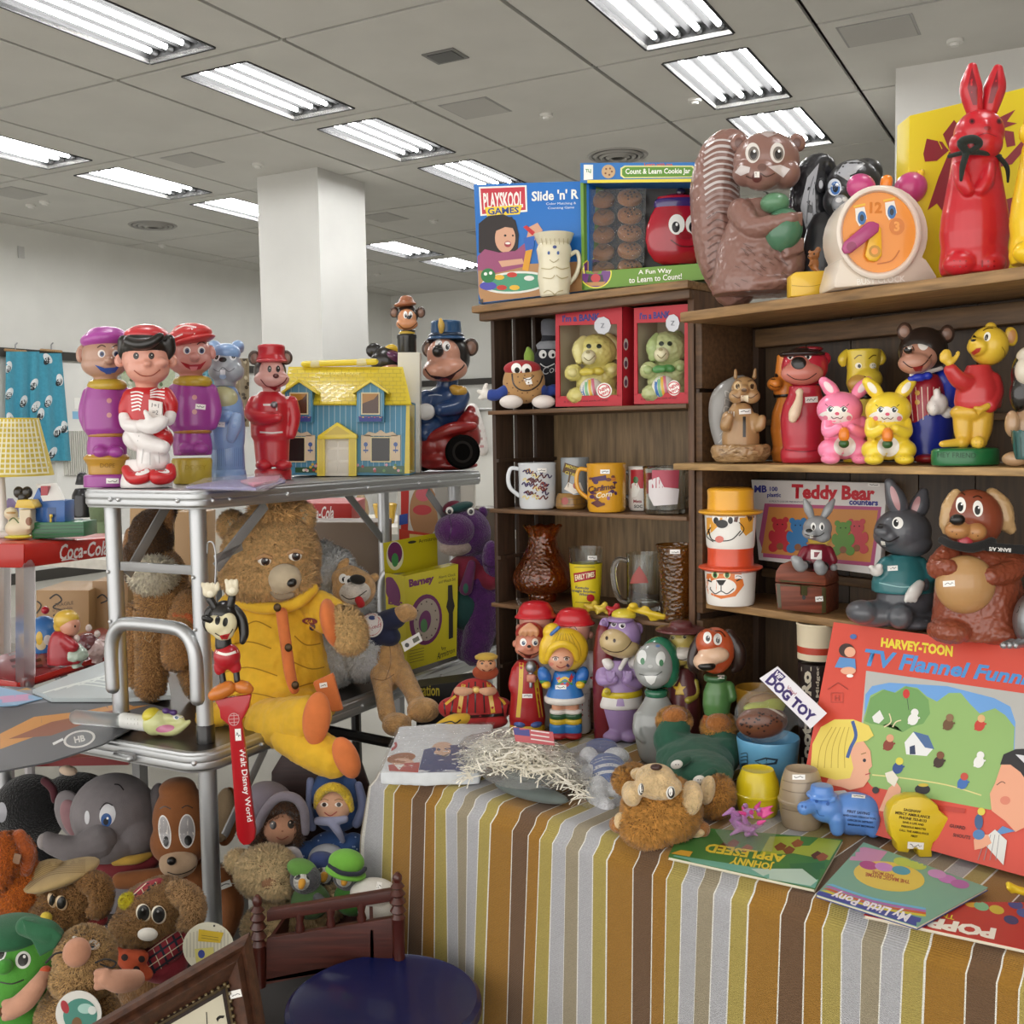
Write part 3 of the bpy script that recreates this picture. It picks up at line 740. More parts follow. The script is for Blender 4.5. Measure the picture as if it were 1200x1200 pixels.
for x in(864,881):h.oval(x,448,4.5,5,'#c8a878','eye');h.oval(x+.5,448.5,2.5,3.2,'#3a2a1c','eye');h.stroke([(x-5,443),(x,441),(x+5,443)],.8,'#5a4028','eyebrow')
h.oval(872,453,3.4,2.2,'#5d4430','nose');h.stroke([(858,458),(865,462),(873,459),(880,462),(888,457)],1.1,'#5d3e26','mouth')
h.D([(868,459),(877,459),(877,467),(868,467)],'#f3e6c8','tooth')
b.D([(870.5,484),(874,484),(874,508),(870.5,508)],'#1d1410','coin_slot');sticker(b,873,478,14,6,-3)
for x in(857,893):
 for k in range(3):b.stroke([(x-3+k*3,478),(x-3+k*3,484)],1.5,'#e6ddd0',None)
f=Fig('dog_bottle',RY(.075,918),916,537,'orange dog-faced bottle mostly hidden behind the red bear bottle','toy bottle',RZ[1])
b=f.part('body','#e58a36');b.l(921,[(537,15),(526,17),(520,15),(500,18),(480,16),(466,11),(458,9)])
h=f.part('head','#e58a36');h.l(921,[(460,14),(448,15),(430,12),(412,10)]);h.e(908,446,9,8,12,d=-10)
c=f.part('collar','#1f1a18');c.l(921,[(462,14),(456,14)]);h.oval(906,437,6,4,'#2b2320','nose');h.stroke([(902,447),(908,450),(914,449)],1,'#6a3414','mouth')
f=Fig('bear_bottle',RY(.03,943),943,538,'red bear bottle wearing a dark flat cap and a cream tie','toy bottle',RZ[1])
b=f.part('body','#b8283a');b.l(943,[(538,26),(532,28),(524,28),(520,25),(505,27),(485,28),(470,25),(458,19),(448,18)],flat=.85)
b.stroke([(917,522),(943,525),(970,521)],1.2,'#7c1424',None)
h=f.part('head','#b8283a');h.e(943,426,27,24,21,d=0);h.e(925,416,7,7,6,d=0);h.e(966,416,8,8,6,d=2)
mz=f.part('muzzle','#c8796a');mz.e(940,433,25,14,14,d=-13);mz.e(937,423,12,11,10,d=-16)
mz.e(935,420,0.1,0.1,0.1,d=-16)
mz.oval(936,421,9,7.5,'#1d1715','nose');mz.stroke([(922,434),(932,440),(946,440),(957,433)],1,'#3a1a18','mouth')
for x in(926,947):h.oval(x,412,4,5,'#f2ece4','eye');h.oval(x,414,1.8,2.4,'#1c1614','eye')
cp=f.part('cap','#2a1e1e');cp.e(940,411,27,5,22,d=-2);cp.p([(928,411),(932,403),(958,402),(961,411)],-12,12)
hb=f.part('hat_band','#8c1f2c');hb.e(950,405,15,3.5,14,d=0)
tie=f.part('tie','#e6cfb2');tie.t([(937,455,-23,3.5),(936,466,-27,5),(931,480,-28,7),(929,487,-28,5)]);tie.e(937,455,5,4.5,4,d=-24)
sticker(b,951,464,15,7,-3)
f=Fig('dog_bottle',RY(.085,1011),1011,537,'yellow hound bottle with drooping ears standing behind the bunnies','toy bottle',RZ[1])
b=f.part('body','#d9bd3a');b.l(1011,[(537,22),(510,24),(485,22),(470,17),(458,14)])
h=f.part('head','#e0c640');h.l(1011,[(458,14),(445,19),(430,18),(412,20),(406,20),(405,12)],flat=.85);h.e(1017,440,17,14,16,d=-8,mat=None)
mz=f.part('muzzle','#c99a4e');mz.e(1012,445,19,12,13,d=-12)
e=f.part('ear','#d9bd3a');e.t([(992,408,0,4),(987,416,-2,5.5),(988,422,-2,4)]);e=f.part('ear','#d9bd3a');e.t([(1031,408,0,4),(1034,416,-2,5),(1032,421,-2,3.5)])
mz.oval(1022,434,10,6,'#201a14','nose')
for x,k in((1006,1),(1023,0)):h.oval(x,424,4,3.5,'#f6f0d8','eye');h.oval(x+1,424.5,2,2.4,'#1d1812','eye');h.stroke([(x-5,416),(x,412),(x+4,412)],1.3,'#6d5510','eyebrow')
c=f.part('collar','#1d1a16');c.l(1011,[(464,16),(458,16)]);sticker(b,1024,470,7,7)
f=Fig('bear_bank',RY(.05,1092),1092,538,'dark bear-cub bank in a blue jacket and striped waistcoat behind the waving yellow bear','money bank',RZ[1])
lg=f.part('trousers','#1c2a8c');lg.l(1090,[(533,23),(515,25),(495,27),(482,27)],flat=.8)
sh=f.part('shoes','#8e1f26');sh.e(1086,534,14,6,14,d=-14);sh.e(1104,534,14,6,14,d=-10)
b=f.part('waistcoat','#9e2030');b.l(1085,[(493,22),(480,24),(465,23),(448,19),(436,13)],flat=.85)
for k in range(6):b.stroke([(1066+k*7,450),(1068+k*6.5,470),(1070+k*6,490)],1,'#e8cfc0',None)
for y in(457,468):b.oval(1075,y,3,3,'#c9a04a','button')
j=f.part('jacket','#1f35b0');j.t([(1104,440,6,12),(1112,452,2,14),(1110,472,-6,12)]);j.t([(1108,450,10,14),(1112,480,10,12)])
g=f.part('glove','#efeae6');g.e(1100,470,11,13,9,d=-24);g.e(1094,474,8,10,8,d=-26);g.t([(1099,462,-28,4),(1098,455,-28,4)]);g.e(1110,480,8,7,8,d=-20)
for k in range(3):g.stroke([(1088,466+k*5),(1096,467+k*5)],.8,'#a9a4a2',None)
h=f.part('head','#2a211d');h.e(1082,408,28,28,24,d=4);
for x,y in((1060,385),(1110,388)):e=f.part('ear','#4a372e');e.e(x,y,9,11,6,d=4);e.oval(x,y,6,7,'#8a6a5a','ear_lining')
fc=f.part('face','#c08d78');fc.e(1072,422,19,13,16,d=-16);fc.e(1078,415,21,17,14,d=-10)
fc.e(1064,407,6,5,7,d=-26)
fc.oval(1082,399,6.5,8,'#f3efe9','eye');fc.oval(1081,395,3.5,4,'#171514','eye');fc.oval(1066,401,3,5,'#f3efe9','eye');fc.oval(1065,406,6.5,5.5,'#191514','nose')
fc.stroke([(1058,420),(1068,427),(1082,424),(1092,412)],1.3,'#3a1512','mouth');fc.D([(1069,427),(1082,425),(1080,431),(1073,432)],'#8d2626','mouth')
t=f.part('bow_tie','#2438b4');t.e(1077,439,9,5,5,d=-18);t.e(1087,437,6,5,5,d=-18);t.e(1068,441,5,4,4,d=-18)
cl=f.part('collar','#efeae6');cl.t([(1068,436,-12,3),(1085,433,-12,3),(1103,428,-6,3)])
f=Fig('bear_bank',RY(.0,1140),1140,540,'yellow bear bank in a red jumper waving from a green base','money bank',RZ[1])
bs=f.part('base','#1f6b3c',blend=0,bevel=.002);bs.l(1131,[(540,38),(538,39),(523,39),(520,37),(519,20)],flat=.6,seg=48)
bs.text("HEY FRIEND",1121,528,8.5,'#0f4526',None,rot=1)
lgs=f.part('trousers','#d8ac3a');lgs.t([(1128,480,0,11),(1129,498,0,11),(1129,512,-2,8),(1126,513,-6,7)]);lgs.t([(1150,478,0,14),(1148,498,0,14),(1147,512,-3,10)]);lgs.e(1137,478,23,12,17)
ft=f.part('feet','#e0b840');ft.t([(1129,513,-4,6),(1116,514,-8,5),(1104,515,-12,4)]);ft.t([(1147,513,-6,7),(1146,513,-18,8)])
for k in range(3):ft.stroke([(1138+k*6,511),(1138+k*6,516)],.8,'#9d7a1d',None)
b=f.part('jumper','#c23436');b.l(1146,[(474,25),(465,27),(450,25),(438,20),(428,15),(423,13)],flat=.8);b.t([(1136,445,-6,11),(1124,440,-12,10),(1114,428,-14,8)]);b.t([(1163,440,-4,10),(1166,455,-8,10),(1160,470,-14,9)])
hd=f.part('hand','#e0b840');hd.e(1108,412,7,9,4,d=-16,rot=-20);hd.t([(1112,420,-15,5),(1120,414,-15,3),(1123,408,-15,2.6)])
hd2=f.part('hand','#d8ac3a');hd2.t([(1157,470,-18,5),(1150,474,-20,4),(1143,473,-20,3)]);hd2.t([(1153,473,-20,3),(1147,479,-20,2.5)])
h=f.part('head','#e3bd3c');h.e(1159,400,22,23,20,d=0);h.e(1146,401,12,11,13,d=-8);h.e(1142,396,7,6,8,d=-12)
e=f.part('ears','#d9b238');e.e(1161,378,7,6,4,d=4);e.e(1185,389,8,12,4,d=4,rot=10);e.oval(1186,389,4.5,8,'#c98e52','ear_lining',rot=10)
h.oval(1140,391,4.5,4,'#1b1512','nose');h.oval(1157,389,4,5.5,'#f8f3e4','eye',rot=15);h.oval(1156,390,2,3.8,'#1c1714','eye',rot=15);h.stroke([(1152,382),(1158,379),(1164,379)],1.2,'#4b3510','eyebrow')
h.D([(1138,408),(1144,403),(1150,402),(1148,407),(1141,411)],'#b5382e','mouth');h.stroke([(1174,401),(1178,408),(1175,418)],.9,'#9d7a1d',None)
f=Fig('animal_figurine',RY(-.002,1205),1205,540,'glazed black and cream animal figurine beside a green bin at the shelf end','figurine',RZ[1])
b=f.part('body','#b3916f','s');b.e(1206,500,20,34,18);b.e(1190,531,15,9,16,d=-8);b.e(1186,490,8,16,9,d=-8)
h=f.part('head','#17130f','s');h.e(1206,432,20,30,18);h.e(1196,455,12,22,12,d=-2)
fc=f.part('face','#d9cfbd','s');fc.e(1203,428,13,17,12,d=-10);fc.e(1210,412,18,14,16,d=-3)
q=f.part('bin','#2f5a58','s');q.l(1200,[(532,10),(500,14),(497,15),(500,11)],d=-22);q.stroke([(1190,505),(1192,530)],1,'#1d3d3a',None);q.stroke([(1196,505),(1197,530)],1,'#1d3d3a',None)
#on top of the crates
f=Fig('squirrel_bank',RY(-.004,882),880,355,'large brown squirrel holding a green nut with striped tail','figurine',RZ[0])
BRN='#8a665c'
b=f.part('body',BRN,disp=(.0025,.008));b.l(888,[(355,52),(340,54),(322,50),(300,46),(280,38),(262,30),(248,24)],flat=.8);b.e(920,318,22,34,30,d=-10);b.e(868,345,36,12,30);b.e(900,345,40,11,42,d=-10)
b.t([(868,258,-12,16),(882,276,-30,13),(905,272,-42,10),(928,266,-46,8)])
for k in range(3):b.t([(925,263+k*6,-46,4),(938,261+k*6,-44,3.4)])
for k in range(4):b.t([(921,294+k*5,-40,4.5),(940,291+k*4,-38,3)])
nt=f.part('nut','#4d7a5e');nt.e(918,280,22,26,20,d=-34,rot=-10)
nc=f.part('nut_cap','#5d8a68',parent=nt);nc.e(908,248,17,12,16,d=-30)
h=f.part('head',BRN);h.e(898,199,38,33,32,d=-4);h.e(876,212,17,16,22,d=-12);h.e(920,214,17,17,22,d=-12);h.e(893,215,22,18,20,d=-20)
for x,r_ in((866,-25),(934,25)):e=f.part('ear',BRN);e.e(x,177,10,11,6,rot=r_);e.oval(x,177,5,6,'#6d4d46','ear_lining')
for x in(-1,1):pass
h.e(876,228,.1,.1,.1)
for x,y in((882,189),(911,189)):
 h.oval(x,y,8.5,12,'#ded8d2','eye');h.oval(x+1,y+1,6.3,8.5,'#7d756e','eye');h.oval(x+1,y+2,4,5.5,'#231d1b','eye');h.oval(x+2,y-2,1.6,1.8,'#ffffff','eye')
h.D([(861,212),(868,203),(879,206),(878,212),(868,216)],'#cfc6c4','cheek_tuft');h.D([(900,205),(915,203),(926,208),(918,218),(908,211)],'#cfc6c4','cheek_tuft')
h.oval(893,206,5.5,4.5,'#6f5149','nose');h.stroke([(874,216),(882,219),(890,213),(898,217),(908,213)],1.3,'#4a302a','mouth');h.oval(887,218,6,6,'#5a2c28','mouth');h.D([(884,211),(890,211),(890,218),(884,218)],'#e9e4de','tooth')
h.D([(890,166),(905,163),(912,166),(900,171)],'#b8a9a6',None)
tl=f.part('tail',BRN,disp=(.004,.012));tl.t([(862,346,26,26),(845,310,34,28),(841,270,40,30),(838,225,40,28),(848,190,38,26),(862,180,36,18),(868,190,34,10)])
for k in range(13):
 y=172+k*7;tl.stroke([(824+abs(k-4)*.5,y+10),(840,y+2),(856,y+3),(866,y+10)],3.2 if k%2 else 2.2,'#c9c1bf' if k<9 else '#a08a86',None)
for k in range(9):tl.stroke([(829,265+k*9),(840,258+k*9),(853,262+k*9)],1.2,'#654841',None)
for k in range(40):
 x,y=860+random.random()*60,295+random.random()*48;b.stroke([(x,y),(x+random.uniform(3,8),y+random.uniform(2,6))],.9,'#6a4b43',None)
f=Fig('skunk_bank',RY(.08,975),972,343,'black and white skunk figurine with blue eyes standing behind the clock','figurine',RZ[0])
BK,WT='#2c2c30','#a9abb2'
b=f.part('body',BK);b.l(972,[(343,30),(310,36),(280,32),(255,26),(240,18)],flat=.7)
tl=f.part('tail',BK,disp=(.003,.01));tl.t([(962,300,20,18),(955,262,28,24),(950,225,30,24),(950,195,28,20),(962,180,26,14),(974,188,24,8)])
tl.D([(938,230),(946,195),(960,178),(955,205),(956,235),(966,262),(962,275),(946,262)],WT,None);tl.stroke([(945,255),(948,215),(955,190)],1.2,'#6f7178',None);tl.stroke([(955,258),(952,225),(955,200)],1.2,'#6f7178',None)
h=f.part('head',BK);h.e(1000,207,32,32,26,d=-6);h.e(981,222,16,18,16,d=-18);h.e(1014,190,20,17,18)
e=f.part('ear',BK);e.e(1025,184,8,10,5);e.oval(1026,184,4,6,'#101012','ear_lining');e=f.part('ear',BK);e.e(962,204,5,9,5);e.oval(962,203,2.4,5,WT,'ear_lining')
h.D([(980,190),(990,176),(1004,174),(1014,178),(1005,186),(996,200),(990,196)],WT,None)
mz=f.part('muzzle','#8d9096');mz.e(985,226,10,11,10,d=-32)
for x,y,a,b2 in((978,206,8,10),(1008,203,12,12)):h.oval(x,y,a,b2,'#d7dde6','eye');h.oval(x+1,y+1,a*.72,b2*.78,'#3a6fb4','eye');h.oval(x+1,y+1,a*.4,b2*.5,'#15181f','eye');h.oval(x+3,y-3,1.8,2,'#ffffff','eye');h.stroke([(x-a,y-b2+2),(x,y-b2-2),(x+a,y-b2+3)],1.6,'#0c0c0e','eyebrow')
mz.oval(983,221,4,3,'#d7d8da','nose');mz.oval(991,220,4,3,'#d7d8da','nose');mz.stroke([(976,231),(985,235),(994,230)],1.2,'#3a3c40','mouth')
f=Fig('cheese_block',RY(-.018,949),949,351,'yellow toy cheese block under a tiny brown mouse','figurine',RZ[0])
p=f.part('block','#e8bd3c',blend=0,bevel=.002);p.p([(927,350),(927,325),(933,321),(972,319),(973,324),(973,345),(966,349)],-8,12);p.stroke([(928,337),(950,338),(972,333)],.8,'#b88f1e',None)
m=f.part('mouse','#9a6238',label='tiny brown mouse');m.e(954,312,6,8,5);m.e(955,301,6,5,5,d=-2);m.e(950,303,4,3,4,d=-4);m.e(949,298,2.5,3,1.5);m.e(959,295,4,4,1.5);m.t([(952,310,-4,2),(948,314,-6,1.6)]);m.t([(957,318,-3,2.4),(960,321,-5,2)])
m.oval(947,303,1.3,1.2,'#2a1a12','nose');m.oval(954,300,1,1.4,'#17100c','eye')
f=Fig('toy_clock',RY(.002,1038),1036,345,'cream toy alarm clock with an orange smiling face and pink bells','toy clock',RZ[0])
cs=f.part('case','#e3d6c6',blend=0,bevel=.004)
ring=[(1035+53*math.cos(a),282+57*math.sin(a))for a in[math.radians(q)for q in range(150,391,12)]]
cs.p(ring+[(1085,312),(1098,332),(1098,337),(978,346),(978,338),(985,312)],-18,44)
bz=f.part('bezel','#e9ddcf',blend=0,bevel=.002);n_=48;v=[];fcs=[]
for i in range(n_):
 a=2*PI*i/n_
 for rr,dd in((50,-20),(51.5,-25),(46,-27),(43,-20)):v.append(f.pt(1030+rr*.98*math.cos(a),281+rr*1.08*math.sin(a),dd))
for i in range(n_):
 for j in range(4):a,b_=i*4+j,i*4+(j+1)%4;c_,d_=((i+1)%n_)*4+(j+1)%4,((i+1)%n_)*4+j;fcs.append((a,b_,c_,d_))
bz.add(v,fcs)
dl=f.part('dial','#f09a3e',blend=0);dl.p([(1030+43*math.cos(2*PI*i/40),281+47*math.sin(2*PI*i/40))for i in range(40)],-21,-15)
dl.text('12',1025,252,17,'#d97f24','numeral',bold=.04);dl.oval(1051,274,9,10,'#d97f24',None);dl.text('3',1051,274,15,'#f5ad5c',None,bold=.04)
dl.oval(1000,287,5,5,'#d97f24',None);dl.oval(1000,287,3,3,'#f5ad5c',None)
for x,y in((1008,261),(1043,254)):
 dl.D([(x-6,y-8),(x+5,y-10),(x+8,y+4),(x-1,y+13),(x-5,y+6)],'#f2efe6','eye');dl.oval(x+2,y+3,5,8,'#2f6fae','eye');dl.oval(x+2,y+3,2.4,4,'#12202e','eye');dl.stroke([(x-8,y-10),(x+6,y-13)],2.5,'#f2c234','eyebrow')
dl.stroke([(1028,318),(1045,314),(1054,302)],1.5,'#c46a1a','mouth')
hh=f.part('minute_hand','#b0457c',blend=0,bevel=.002);hh.p([(1018,268),(1024,268),(1031,271),(1030,280),(998,305),(990,306),(987,300),(990,292)],-31,-26);hh.oval(998,298,6,6,'#93325f',None)
h2=f.part('hour_hand','#edb92f',blend=0,bevel=.002);h2.p([(1022,272),(1033,275),(1034,308),(1028,315),(1019,314),(1014,308),(1016,298)],-27,-23);h2.oval(1025,303,7,7,'#c08c14',None);h2.oval(1025,303,4,4,'#f09a3e',None)
b1=f.part('bell','#c0457e');b1.e(1009,228,17,15,15,d=10,rot=-30);b2=f.part('bell','#c0457e');b2.e(1067,229,19,18,17,d=16,rot=35)
for b_,x,y in((b1,1001,226),(b2,1079,211)):k=f.part('bell_knob','#eec42c',parent=b_);k.t([(x,y+4,10,4),(x,y,10,4.5)])
k=f.part('hammer','#ee8a2a');k.t([(1038,226,4,7),(1039,220,4,7)])
cs.text('BUSY CLOCK',1032,337,9.5,'#f8f2e8',None,rot=-4,bold=.02);sticker(cs,1057,316,11,7,-8)
f=Fig('gift_box',RY(.11,1135),1135,330,'tall yellow box printed with a dark red ribbon bow behind the red rabbit','box',RZ[0])
p=f.part('carton','#e0c81a','k',blend=0,bevel=.001);p.p([(1066,133),(1250,88),(1250,326),(1062,338)],0,40)
RD='#8e2a35'
p.D([(1105,155),(1118,138),(1128,150),(1122,166),(1112,172)],RD,'printed_bow','k');p.D([(1082,178),(1086,160),(1105,164),(1112,174),(1098,186),(1084,187)],RD,'printed_bow','k')
p.D([(1112,176),(1126,172),(1117,205),(1108,250),(1098,236),(1087,244),(1100,205)],RD,'printed_bow','k');p.D([(1120,160),(1145,148),(1190,126),(1180,140),(1192,142),(1150,158),(1122,172)],RD,'printed_bow','k')
p.D([(1160,196),(1180,182),(1200,160),(1215,150),(1205,168),(1186,190)],RD,'printed_bow','k');p.D([(1176,150),(1188,152),(1190,168),(1180,170)],RD,'printed_bow','k');p.D([(1176,232),(1190,228),(1184,252),(1176,256)],RD,'printed_bow','k');p.stroke([(1105,164),(1113,173),(1122,166)],1,'#e0c81a','printed_bow');p.stroke([(1098,160),(1104,172)],1,'#e0c81a','printed_bow')
def rabbit_mould(name,col,cx,label,ears=True,Y=.01):
 o=cx-1140;X=lambda x:x+o
 f=Fig(name,RY(Y,cx),cx,331,label,'candy mould',RZ[0],'tall moulded rabbits')
 b=f.part('body',col);b.l(X(1141),[(331,36),(322,39),(308,38),(302,37),(285,39),(262,37),(235,32),(212,28),(198,26),(190,22)],flat=.8);b.e(X(1125),318,20,14,16,d=-18);b.e(X(1158),318,20,14,16,d=-18)
 b.t([(X(1124),205,-16,8),(X(1128),222,-24,9),(X(1134),232,-26,7)]);b.t([(X(1158),205,-16,8),(X(1155),222,-24,9),(X(1148),232,-26,7)])
 h=f.part('head',col);h.e(X(1147),166,28,27,25,d=-2);h.e(X(1152),178,22,20,18,d=-12);h.e(X(1126),178,13,14,14,d=-6);h.e(X(1153),162,8,12,10,d=-20)
 for x0,x1,y0,y1 in((1142,1139,140,88),(1160,1169,138,90)):
  e=f.part('ear',col);e.t([(X(x0),y0,0,9),(X((x0+x1)/2-(3 if x0<1150 else-1)),112,0,12.5),(X(x1),y1,0,6)]);e.D([(X(x0-2),y0-8),(X((x0+x1)/2-7+(4 if x0>1150 else 0)),112),(X(x1),y1),(X((x0+x1)/2+5),112),(X(x0+3),y0-8)],'#7d1020' if col=='#c4222e' else '#c9a818','ear_lining')
 for x in(1139,1171):h.oval(X(x),151,3.5,3.5,'#7d1020','eye');h.oval(X(x),151,1.6,1.8,'#1c0a0c','eye')
 h.oval(X(1157),159,4,2.5,'#8c1424','nose');h.stroke([(X(1146),168),(X(1156),165),(X(1168),169)],1,'#8c1424','mouth')
 for x in(1125,1158):
  for k in(-7,0,7):b.stroke([(X(x+k),314),(X(x+k),322)],2,'#98131f' if col=='#c4222e' else '#c9a818',None)
 return f,X
f,X=rabbit_mould('rabbit_mould','#c4222e',1140,'tall glossy red rabbit with a black bow at its neck')
r=f.part('neck_ribbon','#1d2622','c',blend=1);r.t([(1112,192,-14,2.5),(1130,188,-26,3),(1150,188,-26,3),(1172,192,-12,2.5)]);r.t([(1133,187,-30,4),(1126,176,-34,5),(1140,172,-34,5),(1148,178,-32,4),(1136,187,-30,3)]);r.t([(1132,190,-30,4),(1128,204,-32,3.6),(1126,220,-32,2)]);r.t([(1170,192,-16,2.6),(1180,205,-14,2.8),(1181,222,-14,1.6)])
rabbit_mould('rabbit_mould','#f0c61e',1222,'tall yellow moulded rabbit cut off at the right edge of the photo',Y=-.01)
#on the lower crate shelf
def cup(cx,y0,y1,hat,label,draw,ybase,off):
 f=Fig('lidded_cup',RY(off,cx),cx,y1,label,'cup',None,'animal cups with hat lids')
 c=f.part('cup','#efece6',blend=0);w=28
 hy=y0+31
 c.l(cx,[(y1,w-1),(y1-3,w),(y1-10,w+.4),(hy+1,w+2),(hy,w)],seg=40)
 h=f.part('hat_lid',hat,blend=0,bevel=.0006);h.l(cx,[(hy,w+6),(hy-2,w+9.5),(hy-4,w+9),(hy-5.5,w-1),(y0+10,w-1.5),(y0+3,w-1),(y0+1,w-3),(y0,w-6)],seg=44)
 draw(f,c,cx);return f
def dogface(f,c,x):
 c.D([(828,597),(848,593),(846,612),(836,622),(828,628)],'#e6a43a','printed_face');c.D([(848,593),(868,595),(864,612),(852,610)],'#5a3020','printed_face');c.D([(866,600),(876,596),(883,606),(882,622),(874,628),(868,620)],'#e6a43a','printed_face');c.D([(872,596),(879,594),(884,606),(878,612)],'#4a2a1c','printed_face')
 for x_ in(839,856):c.oval(x_,607,4.5,7,'#fdfdfa','printed_face');c.oval(x_,610,3,4,'#171310','printed_face')
 c.oval(846,614,7,5,'#171310','printed_face');c.stroke([(830,620),(834,632),(845,634),(858,632),(868,622)],1.2,'#171310','printed_face');c.stroke([(833,618),(828,628),(836,635)],1,'#171310','printed_face');c.oval(843,632,5,4,'#d9776a','printed_face');c.stroke([(866,612),(872,620),(866,628)],1,'#171310','printed_face');sticker(c,862,600,12,5)
def tigerface(f,c,x):
 c.D([(829,672),(840,664),(858,664),(868,672),(872,690),(862,703),(845,706),(830,700),(827,686)],'#e07a34','printed_face');c.oval(846,692,17,10,'#f8f4ee','printed_face')
 for x_ in(838,852):c.oval(x_,676,4.4,6,'#f4efc0','printed_face');c.oval(x_,678,2.6,3.6,'#3f7a3a','printed_face');c.oval(x_,678,1.3,2,'#171310','printed_face')
 c.D([(839,684),(851,684),(847,690),(843,690)],'#171310','printed_face');c.stroke([(845,690),(845,697)],1,'#171310','printed_face');c.stroke([(832,694),(838,700),(845,697),(852,700),(860,694)],1.1,'#171310','printed_face')
 for q in([(834,666),(838,670)],[(845,664),(845,670)],[(856,665),(853,670)],[(829,684),(834,686)],[(869,682),(863,685)],[(828,692),(833,693)]):c.stroke(q,1.6,'#171310','printed_face')
 c.oval(831,667,4,5,'#d98a6a','printed_face');c.oval(866,668,4,5,'#d98a6a','printed_face');sticker(c,866,680,10,5)
f=cup(856,640,711,'#d9512f','white tiger-face cup with a red hat lid, under the dog cup',tigerface,711,.012);f.z=RZ[2]
f=cup(856,571,641,'#e8a92c','white dog-face cup with a yellow hat lid, stacked on the tiger cup',dogface,641,.012)
f=Fig('counter_box',RY(.1,955),955,668,'flat box of coloured bear counters leaning at the back of the shelf','box')
p=f.part('carton','#ddd9d6','k',blend=0,bevel=.001);p.prism([at(x,y,RY(o_,x,y))for x,y,o_ in((880,562,.118),(1040,566,.118),(1030,674,.09),(889,656,.09))],(.0094,.0075,0))
p.D([(896,590),(1033,594),(1024,664),(886,652)],'#b0527c','printed_panel','k');p.D([(901,594),(1029,598),(1020,659),(892,648)],'#c98a4a','printed_panel','k')
p.text('Teddy Bear',976,577,22,'#bf1e2e','lettering',rot=1.5,bold=.045,sx=.93);p.text('counters',1012,588.5,9.5,'#2c2f86','lettering',rot=2,bold=.04);p.text('100',906,573,7,'#2c2f86','lettering',rot=1,bold=.03);p.text('plastic',907,580,6.5,'#2c2f86','lettering',rot=1,bold=.03);p.text('MB',891,573,11,'#2c2f86','lettering',bold=.04);p.text('A MULTI COLOR PRESENTATION OF',926,588,3,'#55506a','lettering',rot=1.5)
def bear_print(x,y,s_,col):
 p.oval(x,y+9*s_,7.5*s_,9*s_,col,'printed_bear',kind='k');p.oval(x,y-3*s_,6.5*s_,6*s_,col,'printed_bear',kind='k')
 for k in(-1,1):p.oval(x+k*5*s_,y-8*s_,2.5*s_,2.5*s_,col,'printed_bear',kind='k');p.oval(x+k*6*s_,y+16*s_,4*s_,4*s_,col,'printed_bear',kind='k');p.oval(x+k*7*s_,y+6*s_,3*s_,5*s_,col,'printed_bear',kind='k')
 p.oval(x,y+15*s_,3*s_,3*s_,'#00000000'[:7]if 0 else '#8a5a3a','printed_bear',kind='k');p.oval(x-2.2*s_,y-4*s_,.8,.9,'#1c1410','printed_bear',kind='k');p.oval(x+2.2*s_,y-4*s_,.8,.9,'#1c1410','printed_bear',kind='k')
for x,y,c in((914,620,'#b8343f'),(1004,622,'#c04a52'),(935,621,'#3a78b0'),(988,624,'#5f8f3c'),(960,622,'#c9a83a')):bear_print(x,y,1.35,c)
sticker(p,1024,568,14,4,2)
f=Fig('toy_chest',RY(.03,957),957,720,'small reddish wooden treasure chest under the seated grey bunny','chest',RZ[2])
B=f.part('box','#7a3f2c','w',blend=0,bevel=.0015);B.p([(908,685),(968,690),(968,722),(911,716)],-10,40,ext=(.035,.05,0));
Ld=f.part('lid','#86452f','w',blend=0,bevel=.0015);Ld.p([(908,684),(909,672),(914,664),(924,660),(950,662),(962,668),(968,680),(968,689)],-11,40,ext=(.035,.05,0))
m=f.part('corner_strap','#4d4a30','m',blend=0)
B.D([(910,686),(914,686.3),(916,716),(911,716)],'#4c4528','metal_strap');B.D([(963,690),(968,690),(968,722),(963,721)],'#4c4528','metal_strap');B.D([(909,684),(968,689),(968,692),(909,687.5)],'#4c4528','metal_strap');Ld.D([(909,681),(968,686),(968,689),(909,684)],'#4c4528','metal_strap')
m.p([(939,689),(946,689.5),(946,700),(939,699.5)],-14,-10.5);B.oval(942,702,2,3,'#1b1814','keyhole');sticker(B,960,704,9,6,-5)
f=Fig('bunny_figurine',RY(.028,958),957,673,'grey bunny in a maroon shirt seated on the small chest','figurine')
GRY='#9a9c9f'
b=f.part('shirt','#7d1f30');b.l(957,[(668,17),(655,18),(645,15),(637,10)],flat=.8);b.t([(944,645,-3,6),(937,655,-6,5)]);b.t([(971,645,-3,6),(977,657,-6,5)])
b.D([(950,644),(963,645),(963,656),(950,655)],'#efe9e6','shirt_badge');b.D([(954,647),(961,647),(957,653),(954,653)],'#7d1f30','shirt_badge')
tr=f.part('trousers','#1d1d20');tr.t([(950,664,-4,7),(944,662,-18,6)]);tr.t([(964,664,-4,7),(966,664,-18,6)]);tr.e(957,665,16,7,12)
h=f.part('head',GRY);h.e(958,619,17,15,15,d=-2);h.e(949,624,9,8,10,d=-9);h.e(964,628,10,8,9,d=-6)
for x0,x1,y1 in((951,943,586),(965,977,586)):e=f.part('ear',GRY);e.t([(x0,606,0,4),((x0+x1)/2,596,0,5.5),(x1,y1,0,2.5)])
for x in(953,963):h.oval(x,617,3,4.6,'#f4f4f2','eye');h.oval(x+.4,618,1.5,3,'#161616','eye')
h.oval(948,622,4,2.4,'#1c1a1a','nose');h.D([(949,627),(953,627),(953,631),(949,631)],'#f4f2ea','tooth');h.stroke([(943,626),(950,628),(960,628),(966,624)],1,'#3a3838','mouth')
